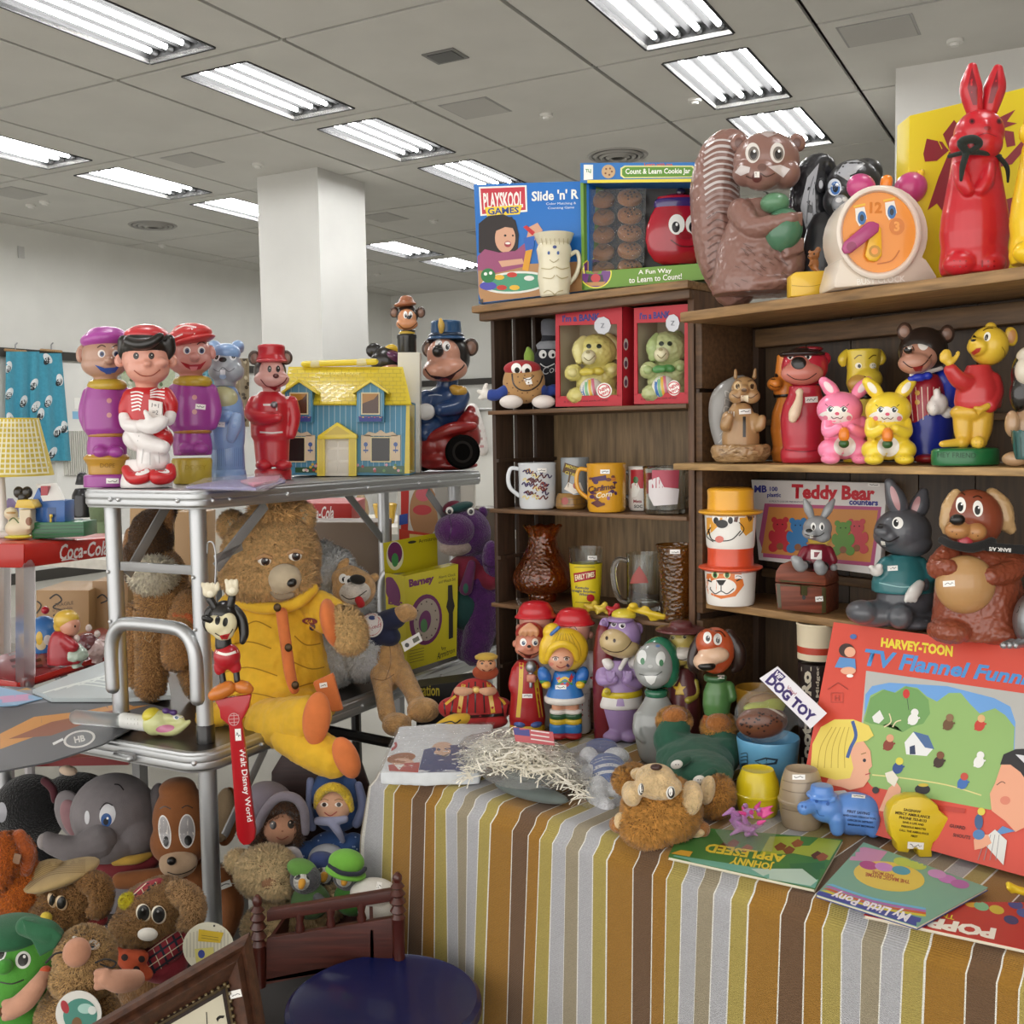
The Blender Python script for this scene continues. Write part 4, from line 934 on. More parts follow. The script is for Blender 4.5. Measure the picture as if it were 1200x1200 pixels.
for q in([(943,662,-18,5.5),(938,664,-24,7),(934,658,-27,7),(931,655,-27,5)],[(966,664,-18,5),(962,668,-24,7),(960,662,-28,7)]):
 ft=f.part('foot',GRY);ft.t(q)
for x,y in((936,660),(977,663)):g=f.part('hand',GRY);g.e(x,y+2,5,4.5,5,d=-8)
f=Fig('rabbit_bank',RY(-.004,1048),1046,735,'dark grey rabbit bank in a teal shirt sitting next to the chest','money bank',RZ[2])
G='#55575d'
b=f.part('body',G);b.e(1062,700,34,28,30);b.e(1030,718,38,16,26,d=-6);b.e(1010,716,18,14,22,d=-14);b.t([(1060,720,-8,16),(1055,722,-34,15)]);b.t([(1085,705,0,18),(1080,722,-8,14)]);b.e(1066,727,28,10,34,d=-8)
s_=f.part('shirt','#2f6f74');s_.l(1058,[(692,36),(680,36),(665,30),(655,23),(648,16)],flat=.85);s_.t([(1076,662,-6,12),(1086,676,-14,11)]);s_.t([(1040,662,-4,12),(1032,668,-8,9)])
s_.stroke([(1030,682),(1055,687),(1076,686)],1,'#8fc0c0',None);sticker(s_,1046,665,12,6,-3)
h=f.part('head',G);h.e(1058,622,33,28,28,d=0);h.e(1040,627,16,13,18,d=-8);h.e(1034,622,10,8,12,d=-14);h.e(1068,636,24,16,20,d=-6)
for pts,ins in((((1056,605,0,9),(1050,585,0,12),(1042,565,0,6)),(1049,583,4,15,-18)),(((1068,608,2,9),(1077,592,2,12),(1082,576,2,6)),(1073,592,4,12,20))):
 e=f.part('ear',G);e.t([*pts]);e.oval(ins[0],ins[1],ins[2],ins[3],'#b78a8d','ear_lining',rot=ins[4])
h.oval(1052,612,6.5,7,'#f4f3ef','eye');h.oval(1050,612,3,4.4,'#17171a','eye');h.oval(1051.3,610,1,1,'#fff','eye')if 0 else h.oval(1051.3,610,1,1,'#ffffff','eye')
h.oval(1031,616,4,3.2,'#26262a','nose');h.stroke([(1032,630),(1042,634),(1054,628)],1.4,'#1d1d20','mouth');h.D([(1032,633),(1037,634),(1038,640),(1033,639)],'#efece2','tooth')
g=f.part('glove','#dcdad6');g.e(1027,668,8,7,8,d=-16);[g.e(1021+k*3,664+k*2.5,4,3,4,d=-20)for k in range(3)];g.t([(1029,663,-18,3.5),(1032,662,-20,3)])
g2=f.part('glove','#dcdad6');g2.t([(1078,684,-30,6),(1072,692,-34,8),(1068,697,-36,7)]);[g2.t([(1064+k*5,696,-38,3.6),(1062+k*5,703,-38,3)])for k in range(3)];a=f.part('arm',G);a.t([(1082,676,-14,8),(1082,686,-24,7)])
f=Fig('dog_bank',RY(-.006,1152),1150,750,'large brown dog bank with a round tan belly and blond ears','money bank',RZ[2])
DB='#8a4630'
b=f.part('body',DB,disp=(.0035,.005));b.l(1146,[(745,52),(735,54),(715,52),(690,50),(665,44),(648,34),(638,26)],flat=.8);b.e(1112,738,24,15,30,d=-22);b.e(1168,740,30,14,30,d=-20)
b.t([(1112,650,-8,15),(1100,665,-22,14),(1112,664,-40,10)]);b.t([(1186,655,-8,16),(1184,668,-28,14),(1158,675,-44,11)])
bl=f.part('belly','#b98f5e');bl.e(1131,684,35,35,24,d=-32);sticker(bl,1112,683,14,7,-4)
for k in range(3):b.t([(1096+k*9,668-k*3,-46,5),(1100+k*9,662-k*3,-50,4)])if 0 else None
h=f.part('head',DB);h.e(1140,608,34,36,30,d=-4);h.e(1135,622,24,20,22,d=-18)
mz=f.part('muzzle','#b5814e');mz.e(1122,620,15,11,13,d=-34);mz.e(1142,622,14,11,13,d=-32);mz.oval(1122,608,9,6.5,'#15110f','nose');n_=f.part('nose','#15110f');n_.e(1122,608,9.5,7,6,d=-46)
mo=f.part('mouth','#a83440');mo.e(1131,634,9,9,6,d=-34)
for k,(x,y)in enumerate(((1116,622),(1121,625),(1140,624),(1146,627))):mz.oval(x,y,.8,.8,'#5a3a22',None)
for x,y in((1126,591),(1146,595)):h.oval(x,y,6,9.5,'#f4f1ea','eye',rot=-4);h.oval(x-.5,y+2,3.4,5.5,'#141212','eye');h.oval(x+1,y-1,1.1,1.3,'#ffffff','eye');h.stroke([(x-6,y-13),(x,y-15),(x+5,y-12)],1.4,'#2a1610','eyebrow')
for pts in(((1120,577,0,6),(1112,592,-4,8),(1109,612,-6,8),(1108,622,-6,4)),((1162,578,0,8),(1174,592,0,11),(1178,610,-2,11),(1185,620,-4,6))):
 e=f.part('ear','#c4a172',disp=(.002,.005));e.t(list(pts))
tn=f.part('neck_band','#141313','c',blend=1);tn.t([(1104,632,-16,5),(1118,638,-34,5),(1140,641,-38,6),(1162,634,-32,6)]);tn.p([(1150,634),(1212,639),(1212,650),(1156,645)],-40,-37)
tn.text('BANK A/S',1172,643,6,'#e8e6e2','lettering',rot=184,bold=.03)
f=Fig('silver_figure',RY(-.03,1197),1197,755,'silver figure with clawed feet cut off at the right edge of the photo','figurine',RZ[2])
b=f.part('body','#9c9ea2','m');b.e(1215,722,27,36,24);
for k in range(3):ft=f.part('toe','#b3b5b8','m');ft.t([(1186+k*8,748,-12,5.5),(1176+k*7,751,-22,4.5)])
b.text('J',1193,708,9,'#2b2b2e','lettering',shear=.3)
#the narrow shelf unit
def facebox(f,name,col,q,depth,kind='k',bev=.0008):
 """a carton from the four photo corners of its front (tl, tr, br, bl), each with its own depth, pushed back by a world vector"""
 p=f.part(name,col,kind,blend=0,bevel=bev);p.prism([at(x,y,Y)for x,y,Y in q],depth);return p
def lu_q(off,*pts):return[(x,y,LY(off,x,y))for x,y in pts]
DL=Vector((.643,.766,0))
f=Fig('game_box',LY(.06,612),612,352,'blue game carton with a photo of a girl playing, on top of the narrow shelf','box')
p=facebox(f,'carton','#1f6fc0',lu_q(.04,(555,216),(690,212),(690,340),(561,356)),DL*.06+Vector((-.012,0,0)))
p.D([(549,220),(554,222),(559,348),(557,352)],'#e9e6e0','spine_label')if 0 else None
p.D([(561,219),(617,217),(618,248),(563,253)],'#f2efe9','brand_panel');p.D([(563,221),(615,219),(616,246),(565,251)],'#c5263a','brand_panel');p.text('PLAYSKOOL',0,0,1,'#f6f2ec','lettering',H=[(566,226),(613,224),(613,243),(567,246)],bold=.03)
p.D([(568,243),(612,240),(609,251),(571,254)],'#f1cf1c','brand_panel');p.text('GAMES',0,0,1,'#1d3f8a','lettering',H=[(571,244),(608,242),(608,249.5),(572,252)],bold=.03)
p.text("Slide 'n' R",0,0,1,'#f4f2ee','lettering',H=[(623,224),(678,221),(678,233),(623,236)],bold=.03);p.text('Color Matching &',0,0,1,'#e8eef5','lettering',H=[(640,237.5),(675,236.5),(675,240),(640,241)]);p.text('Counting Game',0,0,1,'#e8eef5','lettering',H=[(642,242.5),(673,241.5),(673,245),(642,246)])
PR='printed_photo'
p.D([(557,320),(560,312),(690,306),(690,340),(561,355)],'#b88a5c',PR,'k')
p.D([(561,262),(572,253),(590,251),(604,258),(608,275),(606,300),(594,296),(572,300),(561,296)],'#241a19',PR,'k')
p.oval(592,279,12,17,'#d7a588',PR,kind='k');p.D([(572,256),(600,254),(606,268),(592,266),(578,272)],'#241a19',PR,'k');p.oval(592,276,1.6,1.3,'#241a19',PR,kind='k');p.oval(601,276,1.2,1.2,'#241a19',PR,kind='k');p.oval(595,286,4,3.6,'#a53c44',PR,kind='k');p.oval(595,285,3,1.4,'#f3ece4',PR,kind='k')
p.D([(556,304),(568,292),(585,296),(604,294),(616,284),(622,290),(616,312),(590,318),(560,324)],'#9b4d74',PR,'k')
p.D([(616,284),(620,266),(630,261),(636,270),(628,278),(624,288)],'#d7a588',PR,'k');p.D([(613,266),(617,264),(627,272),(624,276)],'#c5262c',PR,'k');p.D([(614,279),(627,276),(625,294),(616,296)],'#2d63b8',PR,'k');p.D([(616,294),(624,292),(619,318),(612,316)],'#e0a02c',PR,'k');p.D([(584,306),(612,303),(614,309),(588,313)],'#d7a588',PR,'k')
p.oval(604,331,40,13,'#e6e9e2',PR,kind='k',rot=-4);p.oval(604,331,36,10.5,'#4b9a78',PR,kind='k',rot=-4)
for x,y,c in((588,337,'#c5392c'),(603,337,'#e7b93c'),(585,325,'#e7b93c'),(600,322,'#c5392c'),(620,326,'#e9e9e4'),(640,330,'#c5392c')):p.oval(x,y,6,3,c,PR,kind='k')
p.oval(572,335,10,5,'#5150b0',PR,kind='k');p.oval(572,323,8.5,8.5,'#2d7a44',PR,kind='k');p.oval(569,321,2,2,'#eef2ea',PR,kind='k');p.oval(575,320,2,2,'#eef2ea',PR,kind='k')
p.D([(560,352),(566,350),(566,356),(562,357)],'#4a4846','worn_corner','k')
f=Fig('chef_mug',LY(-.002,650),650,346,'cream mug shaped like a round-bellied baker, in front of the blue game','mug',LZ[0])
p=f.part('mug','#e3dcc0','s',blend=0);p.l(650,[(346,15),(344,17),(335,18),(325,19.5),(315,19),(308,18),(300,19),(292,20.5),(286,18.5),(283,20),(278,22),(274.5,23.5),(274,22),(280,19),(300,16)],seg=36)
h=f.part('handle','#e3dcc0','s',blend=0);h.t([(667,297,0,2.6),(676,293,2,2.6),(679,305,2,2.6),(675,320,2,2.6),(666,331,0,2.6)])
for k in range(9):p.stroke([(629+k*5.2,277),(630.5+k*5,284)],1,'#bcb08c',None)
p.oval(643,294,1.5,2.2,'#3a5a9a','eye');p.oval(654,294,1.5,2.2,'#3a5a9a','eye');p.stroke([(644,302),(649,305),(655,301)],.9,'#a09468','mouth');p.oval(650,287,2.4,2,'#3b4a86','badge')
for q in([(634,312),(644,313),(650,310)],[(651,310),(658,313),(667,311)],[(636,323),(646,324),(650,320)],[(652,320),(658,324),(666,322)],[(637,341),(642,338),(648,341),(650,345)],[(650,345),(653,340),(660,338)]):p.stroke(q,1.1,'#b3a67c',None)
f=Fig('toy_carton',LY(.04,752),752,338,'open-fronted carton of a cookie-counting toy with rows of brown toy cookies','box')
def LB(off,x,y):return at(x,y,LY(off,x,y))
p=f.part('carton','#23201f','k',blend=0)
C4=((680,191),(829,190),(829,327),(682,340))
p.prism([LB(.03+.065,x,y)for x,y in C4],DL*.004)
gr=f.part('edge_frame','#6f9a3a','k',blend=0)
gr.prism([LB(.03,x,y)for x,y in((680,214),(683.5,214),(685,340),(682,340))],DL*.066);gr.prism([LB(.03,x,y)for x,y in((682,319),(829,308),(829,327),(682,340))],DL*.066)
tp=f.part('header','#2a75bd','k',blend=0);tp.prism([LB(.03,x,y)for x,y in((680,191),(829,190),(829,213),(680,214.5))],DL*.066);tp.D([(680,211),(829,209),(829,213),(680,214.5)],'#e8d52c',None)
tp.D([(727,197),(732,194),(812,194),(815,198),(814,206),(810,208),(731,209),(727,206)],'#e6e39a',None,'k');tp.D([(729,198),(733,195.5),(810,195.5),(813,198),(812,205.5),(809,206.8),(732,207.6),(729,205)],'#5f9230',None,'k')
tp.text('Count & Learn Cookie Jar',0,0,1,'#fbfaf2','lettering',H=[(733,197.5),(809,197),(809,205),(733,206)],bold=.02);tp.text('Learn with me',0,0,1,'#d8622c','lettering',H=[(755,191.2),(788,191),(788,194),(755,194.3)],bold=.02)
tp.D([(684,193),(695,193),(695,210),(684,211)],'#eef0ea',None);tp.text('TLJ',689.5,200,5,'#3a8a4a','lettering',bold=.03);tp.oval(713,201,8,8,'#c8a578',None);[tp.oval(713+4*math.cos(a),201+4*math.sin(a),1.2,1.2,'#7a4a2c',None)for a in(0,1.3,2.6,4,5.2)]
gr.text('A Fun Way',0,0,1,'#fbfaf2','lettering',H=[(748,316.5),(787,314),(787,321),(748,323)],bold=.015);gr.text('to Learn to Count!',0,0,1,'#fbfaf2','lettering',H=[(737,325),(799,320),(799,327),(737,332)],bold=.015)
gr.oval(698,320,19,18,'#f0e64a','round_picture');gr.oval(698,320,17.5,16.5,'#6b2f7d','round_picture');gr.oval(698,313,6,6,'#1c1614','round_picture');gr.oval(698,316,5,5,'#8a5a42','round_picture');gr.D([(690,322),(706,322),(708,332),(688,332)],'#2a2a2e','round_picture');gr.oval(698,326,5.5,5,'#c52631','round_picture');gr.D([(686,331),(710,330),(706,335),(690,335)],'#c08a4a','round_picture')
tr=f.part('blister',M('#f5f5f5','b'),blend=0);tr.add([LB(.045,x,y)for x,y in((690,222),(757,220),(755,312),(690,318))],[(0,1,2,3)])
for col_ in range(2):
 for r_ in range(5):
  f2=Fig('toy_cookie',LY(.075,706+col_*33),706+col_*32,232+r_*20.5-col_*2,'brown plastic toy cookie stacked in the open carton','toy cookie',None,'toy cookies in the carton');f2.o['label']='%s toy cookie from the top in the %s stack behind the clear blister'%(('first','second','third','fourth','fifth')[r_],('smooth brown left','chocolate-chip right')[col_])
  x,y=706+col_*32,234+r_*20.5-col_*2
  c=f2.part('cookie','#8f5f35' if not col_ else '#96643a',blend=0)
  R_=Matrix.Rotation(.75,3,'X');c.lathe(f2.pt(x,y,0),[(-.006,.8*14*f2.s),(-.005,.97*14*f2.s),(0,14.4*f2.s),(.005,13.6*f2.s),(.008,11*f2.s),(.009,5*f2.s),(.009,.001)],28,R=R_)
  if col_:
   for a in range(9):c.oval(x+9*math.cos(a*2.4)*(a+2)/10,y-4+7*math.sin(a*2.4)*(a+2)/10,1.3,1.1,'#3a2216',None)
  else:c.stroke([(x-5,y-7),(x,y-3),(x+5,y-7)],1.6,'#5c3a20',None)
f=Fig('cookie_jar',LY(.08,795),795,316,'round red toy cookie jar with googly eyes inside the open carton','jar')
b=f.part('jar','#a8162b','s',blend=0);b.l(796,[(310,20),(306,29),(295,36),(282,39),(268,38),(254,33),(244,27),(240,26)],seg=40,flat=.42)
r=f.part('rim','#3d2a6e','s',blend=0);r.l(796,[(244,28),(241,29),(236,29),(234,27)],seg=36,flat=.42);l=f.part('lid','#a8162b','s',blend=0);l.l(796,[(236,27),(231,25),(228,12),(227,5)],flat=.42);k=f.part('knob','#2a2440','s',parent=l);k.e(798,225,6,5,4)
for x in(793,813):b.oval(x,263,9.5,12,'#f4f4f2','eye');b.oval(x-1,266,4.6,6.5,'#15131a','eye');b.oval(x,263,1.5,2,'#ffffff','eye')
b.oval(803,276,8,5,'#8c0f20','nose');b.stroke([(786,281),(797,288),(812,288),(824,279)],1.3,'#5c0814','mouth')
#second shelf: stuffed bun, dark bottle, boxed bear banks
f=Fig('round_plush',LY(-.005,612),612,478,'round tan speckled soft toy with red cap, blue sleeves and white hands','soft toy',LZ[1])
b=f.part('body','#b38a58','c',blend=1.4);b.e(614,448,25,25,16)
cp=f.part('cap','#a02329','c',blend=1.2);cp.e(612,432,22,10,15,d=-2)
st=f.part('stalk','#7d9a3c','c',parent=None,blend=1.2);st.t([(620,426,0,6),(620,415,0,6),(619,409,0,3)])
for x,y in((605,432),(617,433)):cp.oval(x,y,6,6.5,'#f4f2ee','eye');cp.oval(x+1,y+2,3,3.5,'#151315','eye')
b.stroke([(600,438),(602,450),(610,457),(622,457),(632,450),(636,440)],1.8,'#2a1d16',None);b.D([(614,444),(622,442),(624,450),(617,451)],'#f4f2ee','mouth');b.stroke([(613,443),(620,445),(626,440)],1,'#2a1d16','mouth')
for k in range(22):a=k*2.39;b.oval(614+20*math.cos(a)*(k%5+2)/6,452+18*math.sin(a)*(k%5+2)/6,.9,.9,'#6d4a28',None)
for x0,y0,x1,y1,d in((595,455,572,464,-4),(634,455,645,458,6)):
 a=f.part('sleeve','#27408c','c',blend=1.2);a.t([(x0,y0,-2,6),((x0+x1)/2,(y0+y1)/2+3,d,6.5),(x1+4,y1-1,d,7)])
g=f.part('hand','#e4e0d8','c',blend=1);g.e(569,462,6,6,5,d=-4);g.t([(566,461,-4,3),(561,459,-4,2.6)]);g.t([(568,456,-4,3),(570,451,-4,2.4)]);g.t([(566,465,-4,3),(562,467,-4,2.4)])
for x,y in((599,471),(637,471)):ft=f.part('foot','#e4dcd6','c',blend=1.2);ft.e(x,y,14,8,11,d=-12)
f=Fig('bottle_plush',LY(.075,640),642,478,'dark bottle-shaped soft toy with white eyes behind the round tan one','soft toy',LZ[1])
b=f.part('body','#23242c','c',blend=1.6);b.l(645,[(478,20),(460,23),(440,22),(420,20),(405,13),(395,9),(385,9)],flat=.6)
c=f.part('cap','#6b6d74','c',blend=1.2);c.l(645,[(392,10),(386,11),(375,11),(372,8)],flat=.6);c2=f.part('collar','#8d9096','c',blend=1);c2.l(645,[(408,15),(402,17),(398,12)],flat=.6)
for x in(636,647):b.oval(x,413,4.5,5,'#ebebe9','eye');b.oval(x+1,414,1.6,2,'#111114','eye')
b.stroke([(633,424),(640,428),(650,424)],1.2,'#dcdcdc','mouth');b.text('Cola',645,431,12,'#c9cacf','lettering',shear=.3,rot=-15)
def bankbox(x0,x1,y0,y1,tone,pale,bow,label,blabel):
 o=x0-651;q=(x1-x0)/78.0;X=lambda x:x0+(x-651)*q
 f=Fig('window_box',LY(.02,x0+40),x0+40,y1,label,'box',LZ[1])
 fr=f.part('frame','#b8202f','k',blend=0)
 T=lambda x,y:LB(.012,X(x),y+(y1-478))
 RED=[((651,366),(729,361),(729,381),(651,383)),((651,383),(655,383),(656,467),(651,467)),((723,381),(729,381),(729,466),(723,466)),((651,466),(729,464),(729,477),(651,478))]
 for r_ in RED:fr.prism([T(*p_)for p_ in r_],DL*.003)
 sd=f.part('side_panel','#b8202f','k',blend=0);sd.prism([T(729,361),T(729,477),T(729,477)+DL*.075,T(729,361)+DL*.075],Vector((-.002,.0016,0)))
 ts=f.part('top_panel','#c4323c','k',blend=0);ts.prism([T(651,366),T(729,361),T(729,361)+DL*.075,T(651,366)+DL*.075],(0,0,.0008))
 bk=f.part('back_panel','#b5aa90','k',blend=0);bk.prism([T(651,366)+DL*.073,T(729,361)+DL*.073,T(729,477)+DL*.073,T(651,478)+DL*.073],DL*.002)
 sl=f.part('side_panel','#b5aa90','k',blend=0);sl.prism([T(651,366)+DL*.004,T(651,478)+DL*.004,T(651,478)+DL*.073,T(651,366)+DL*.073],Vector((.0016,-.0013,0)))
 bt=f.part('base_panel','#b5aa90','k',blend=0);bt.prism([T(652,477)+DL*.004,T(728,476)+DL*.004,T(728,476)+DL*.072,T(652,477)+DL*.072],(0,0,.001))
 z=lambda x,y:(X(x),y+(y1-478))
 fr.text("I'm a BANK",0,0,1,'#2a2c7c','lettering',H=[z(659,371),z(703,368),z(703,377),z(659,379)],bold=.04);fr.text('It is lettered and made of vinyl',0,0,1,'#5e0d1a','lettering',H=[z(661,471),z(712,469),z(712,472),z(661,474)])
 fo=f.part('foil_seal','#b5b6ba','m',blend=0);fo.prism([LB(.010,*z(706+10*math.cos(a),383+10.5*math.sin(a)))for a in[2*PI*k/9 for k in range(9)]],DL*.0012);fo.text('Z',*z(706,383),8,'#6e7078','lettering')
 for r_ in range(3):sd.oval(*z(733.5,405+r_*22),2.6,7,'#d9d2cc','side_picture',kind='k');sd.oval(*z(733.5,406+r_*22),1.8,4,'#6a4a5e','side_picture',kind='k')
 g=Fig('bear_bank',LY(.056,x0+46),x0+46,y1-3,blabel,'money bank',LZ[1]+.0035,'boxed bear money banks with a beach ball')
 e=lambda p_,x,y,*a,**k:p_.e(*z(x,y),*a,**k)
 b=g.part('body',tone,disp=(.0035,.006));e(b,699,445,24,24,17);e(b,672,433,11,10,10,d=-10,rot=20);e(b,717,430,10,9,10,d=-12);e(b,677,460,13,10,12,d=-12);e(b,720,462,11,9,10,d=-8)
 h=g.part('head',tone,disp=(.0035,.006));e(h,699,408,24,20,17,d=-2);er=g.part('ear',pale,disp=(.003,.006));er.t([(*z(684,395),-4,6),(*z(678,405),-8,8),(*z(679,418),-8,6)]);er=g.part('ear',pale,disp=(.003,.006));er.t([(*z(713,392),0,6),(*z(722,402),0,7),(*z(722,414),0,5)])
 m=g.part('muzzle','#dfd9b4');e(m,690,415,9,9,9,d=-18)
 m.oval(*z(689,409),2.6,1.8,'#a9a178','nose');m.stroke([z(684,415),z(690,419),z(697,413)],1.1,'#8a8258','mouth')
 for x in(691,703):h.oval(*z(x-1,402),3,2.8,'#2a3326','eye')
 t_=g.part('bow_tie',bow);e(t_,686,432,8,5,4,d=-22,rot=10);e(t_,701,431,8,5,4,d=-22,rot=-10);e(t_,693,432,4,4,4,d=-24)
 bl=g.part('ball','#e6e2d6');e(bl,693,453,14,14,9,d=-19)
 for k,c in enumerate(('#3f74b4','#7fb88a','#e5b84a','#d77a8f')):bl.stroke([z(684+k*3.4,440),z(682+k*4.6,453),z(686+k*4.4,465)],3.2,c,None)
 for x,y in((672,433),(718,430),(676,461)):e(g.part('paw_pad',pale),x-1,y,6,5.5,4,d=-19)
 fo2=g.part('seal','#f0ece6','k',blend=0);fo2.prism([LB(.011,*z(708+9*math.cos(a),459+9*math.sin(a)))for a in[2*PI*k/24 for k in range(24)]],DL*.0008);fo2.o.parent=None;fo2.fig=f;fo2.parent=None;g.parts.remove(fo2);f.parts.append(fo2)
 fo2.oval(*z(708,459),7.6,7.6,'#c22a36',None);fo2.oval(*z(708,459),6.4,6.4,'#f0ece6',None);fo2.text('NEW',*z(708,457),5,'#c22a36','lettering',bold=.04,rot=-25);fo2.text('VINYL',*z(709,462),4,'#c22a36','lettering',bold=.04,rot=-25)
bankbox(651,729,364,478,'#d2c878','#d9d08c','#cdbc4a','red window carton holding the yellow bear bank','pale yellow bear bank with a beach ball inside the left red carton')
bankbox(743,807,360,474,'#b7bf88','#a3b478','#4f8c4c','red window carton holding the green bear bank','pale green bear bank with a beach ball inside the right red carton')
#third shelf: mugs
def mug(name,x,w,y0,y1,col,off,label,hx,handle_side,kind='s',wall=None,hcol=None,taper=0):
 f=Fig(name,LY(off,x),x,y1,label,'mug',LZ[2])
 p=f.part('cup',col,kind,blend=0)
 p.l(x,[(y1,w-4-taper),(y1-1,w-2-taper),(y1-5,w-.5-taper),(y0+3,w),(y0+1,w+.6),(y0,w),(y0+1,w-1.6),(y0+6,w-2.2),(y1-6,w-2.6-taper),(y1-4.5,1)],seg=44)
 if handle_side:
  h=f.part('handle',hcol or col,kind,blend=0);s_=handle_side;m=(y0+y1)/2;hh=(y1-y0)
  h.t([(x+s_*(w-.5),y0+hh*.14,0,2.4),(x+s_*(w+9),y0+hh*.13,0,2.5),(x+s_*(w+12.5),y0+hh*.32,0,2.5),(x+s_*(w+10),y0+hh*.55,0,2.5),(x+s_*(w-.5),y0+hh*.72,0,2.4)])
 return f,p
f,p=mug('mug',630,22,541,595,'#d6dade',.03,'white mug printed all over with tangled brown lettering',0,-1)
rr=random.Random(4)
for k in range(34):
 x,y=rr.uniform(610,640),552+(k%7)*5;p.stroke([(x,y),(x+3,y-3+rr.uniform(-1,1)),(x+5,y+2),(x+8,y-1)],1.5,rr.choice(('#5a2226','#5a2226','#3a2a5a','#c9842a','#8a3a2a','#e0d090')),'printed_pattern','k',n=3)
sticker(p,635,550,11,5)
f=Fig('tankard',LY(.06,671),670,597,'grey glazed tankard with a wooden club sign and a brick base','mug',LZ[2],None)
p=f.part('cup','#8f9598','s',blend=0);p.l(674,[(580,16),(560,16),(539,17),(537,16.5),(541,14.5),(575,13),(578,1)],seg=36);q=f.part('brick_base','#96703a','s',blend=1);q.l(669,[(597,17),(594,18.5),(583,17.5),(578,15)]);
p.D([(662,543),(681,549),(677,560),(659,554)],'#5d452a','sign_board','k');p.text('MOOSE',671,549,5,'#c8b43c','lettering',rot=17,bold=.03);p.text('CLUB',668,556,5,'#c8b43c','lettering',rot=17,bold=.03);p.stroke([(668,556),(665,572)],2,'#5d452a','sign_board','k');p.D([(661,574),(666,566),(672,569),(680,566),(684,576),(672,580)],'#e4ddd2','relief_figure','k');p.oval(675,570,3.6,4,'#a04638','relief_figure')
for y in(585,591):q.stroke([(651,y),(669,y+1.5),(687,y)],.8,'#6d4d24',None)
for x in(658,667,676,682):q.stroke([(x,585),(x,591)],.8,'#6d4d24',None)
q.oval(662,588,4,4.5,'#a03c2c',None)
f,p=mug('mug',711,23,541,598,'#d99e2a',.022,'yellow mug with dark cartoon lettering, in the middle of the mug shelf',0,-1)
rr=random.Random(9)
for k in range(20):x,y=rr.uniform(692,722),rr.uniform(555,592);p.oval(x,y,rr.uniform(1.5,3.5),rr.uniform(1.2,2.6),rr.choice(('#6d3a2a','#9a9aa0','#4a2a52','#8a5a8a','#c2722a')),'printed_pattern',kind='k')
p.text('Caramel',704,570,9.5,'#4a1e22','lettering',rot=-8,shear=.3,bold=.02);p.text('Corn',707,578,9,'#f4e6c0','lettering',rot=-8,shear=.3,bold=.02);p.D([(693,558),(710,555),(711,561),(694,563)],'#4a2a52','printed_pattern','k');p.D([(692,588),(700,584),(709,590),(700,593)],'#5a2420','printed_pattern','k');sticker(p,709,551,11,5)
f,p=mug('mug',752,16,545,597,'#e8e3dd',.075,'white mug with a red top half, half hidden behind the clear glass mug',0,-1,hcol='#5d5f60')
p.D([(739,549),(768,549),(768,571),(739,571)],'#b62a34','printed_band','k');p.D([(740,566),(746,562),(750,571),(746,580),(740,582)],'#f0efe9','printed_band','k');p.oval(745,561,3,4,'#3f6d3a','printed_band');p.text('Mets',747,586,5,'#8a2a30','lettering',bold=.03);p.text('SOC',748,592,5,'#222222','lettering',bold=.03)
G1=M('#f0f4f2','g')
f,p=mug('glass_mug',779,25,545,601,G1,.03,'clear glass mug with a pink and white print',0,1,'g')
p.D([(764,550),(796,550),(795,571),(764,571)],'#b04a5c','printed_band','k');p.D([(760,562),(772,558),(778,570),(796,572),(794,590),(766,592),(760,580)],'#d8d2d4','printed_band','k')
#fourth shelf: glassware
AM,AM2=M('#d0762c','a'),M('#c2904a','a')
f=Fig('amber_vase',LY(.07,637),637,700,'amber ribbed glass vase with a ruffled rim, left on the glassware shelf','vase',LZ[3])
p=f.part('vase_body',AM,'g',blend=0)
v=[];fc=[];prof=[(y,r_*.98)for y,r_ in((706,16),(697,17),(694,28),(689,34),(681,36.5),(672,34.5),(661,28),(650,21.5),(641,17.5),(632,16),(626,17),(621,20),(618,22))]
n_=72
for i,(y,r_)in enumerate(prof):
 for j in range(n_):
  a=2*PI*j/n_;rr_=r_*(1+.025*math.sin(12*a+i)*(i<9))+(1.8*math.sin(9*a)if i>9 else 0);v.append(f.pt(636,y+(1.2*math.cos(9*a)if i>9 else 0),0)+Vector((rr_*math.cos(a),rr_*math.sin(a)*.9,0))*f.s)
for i in range(len(prof)-1):
 for j in range(n_):a=i*n_+j;b_=i*n_+(j+1)%n_;fc.append((a,b_,b_+n_,a+n_))
p.add(v,fc);p.solid=.0015
f=Fig('tumbler',LY(.045,688),687,706,'straight clear tumbler with a yellow printed label','glass',LZ[3])
p=f.part('glass',G1,'g',blend=0);p.l(687,[(706,15),(705,15.5),(640,20),(634,20.5),(634,19.5),(640,19),(700,15),(701,1)],seg=40)
lb=f.part('label','#d9c41e','k',blend=0,label='yellow printed label');k=f.s
lb.l(687,[(704.5,15.9),(652,19.4)],seg=44,closed=False);lb.solid=.0003
lb.D([(672,665),(698,661),(698,671),(673,676)],'#a3232e',None,'k');lb.text('EARLY TIMES',0,0,1,'#f2e9c8','lettering',H=[(673.5,667),(696.5,663),(696.5,669),(674,674)],bold=.03)
for k,(t_,y)in enumerate((('Kentucky',682),('Straight Bourbon',686),('Whisky',690))):lb.text(t_,682+k*1.5,y,4.2,'#2c3a6a','lettering',rot=4,bold=.02)
lb.oval(692,694,4.6,4.4,'#b3202c',None);lb.stroke([(673,658),(697,658)],.6,'#333333',None);lb.stroke([(674,699),(697,700)],.6,'#333333',None);sticker(p,694,647,11,5)
f=Fig('beer_mug',LY(.05,752),752,715,'clear glass beer mug with a faint red print','mug',LZ[3])
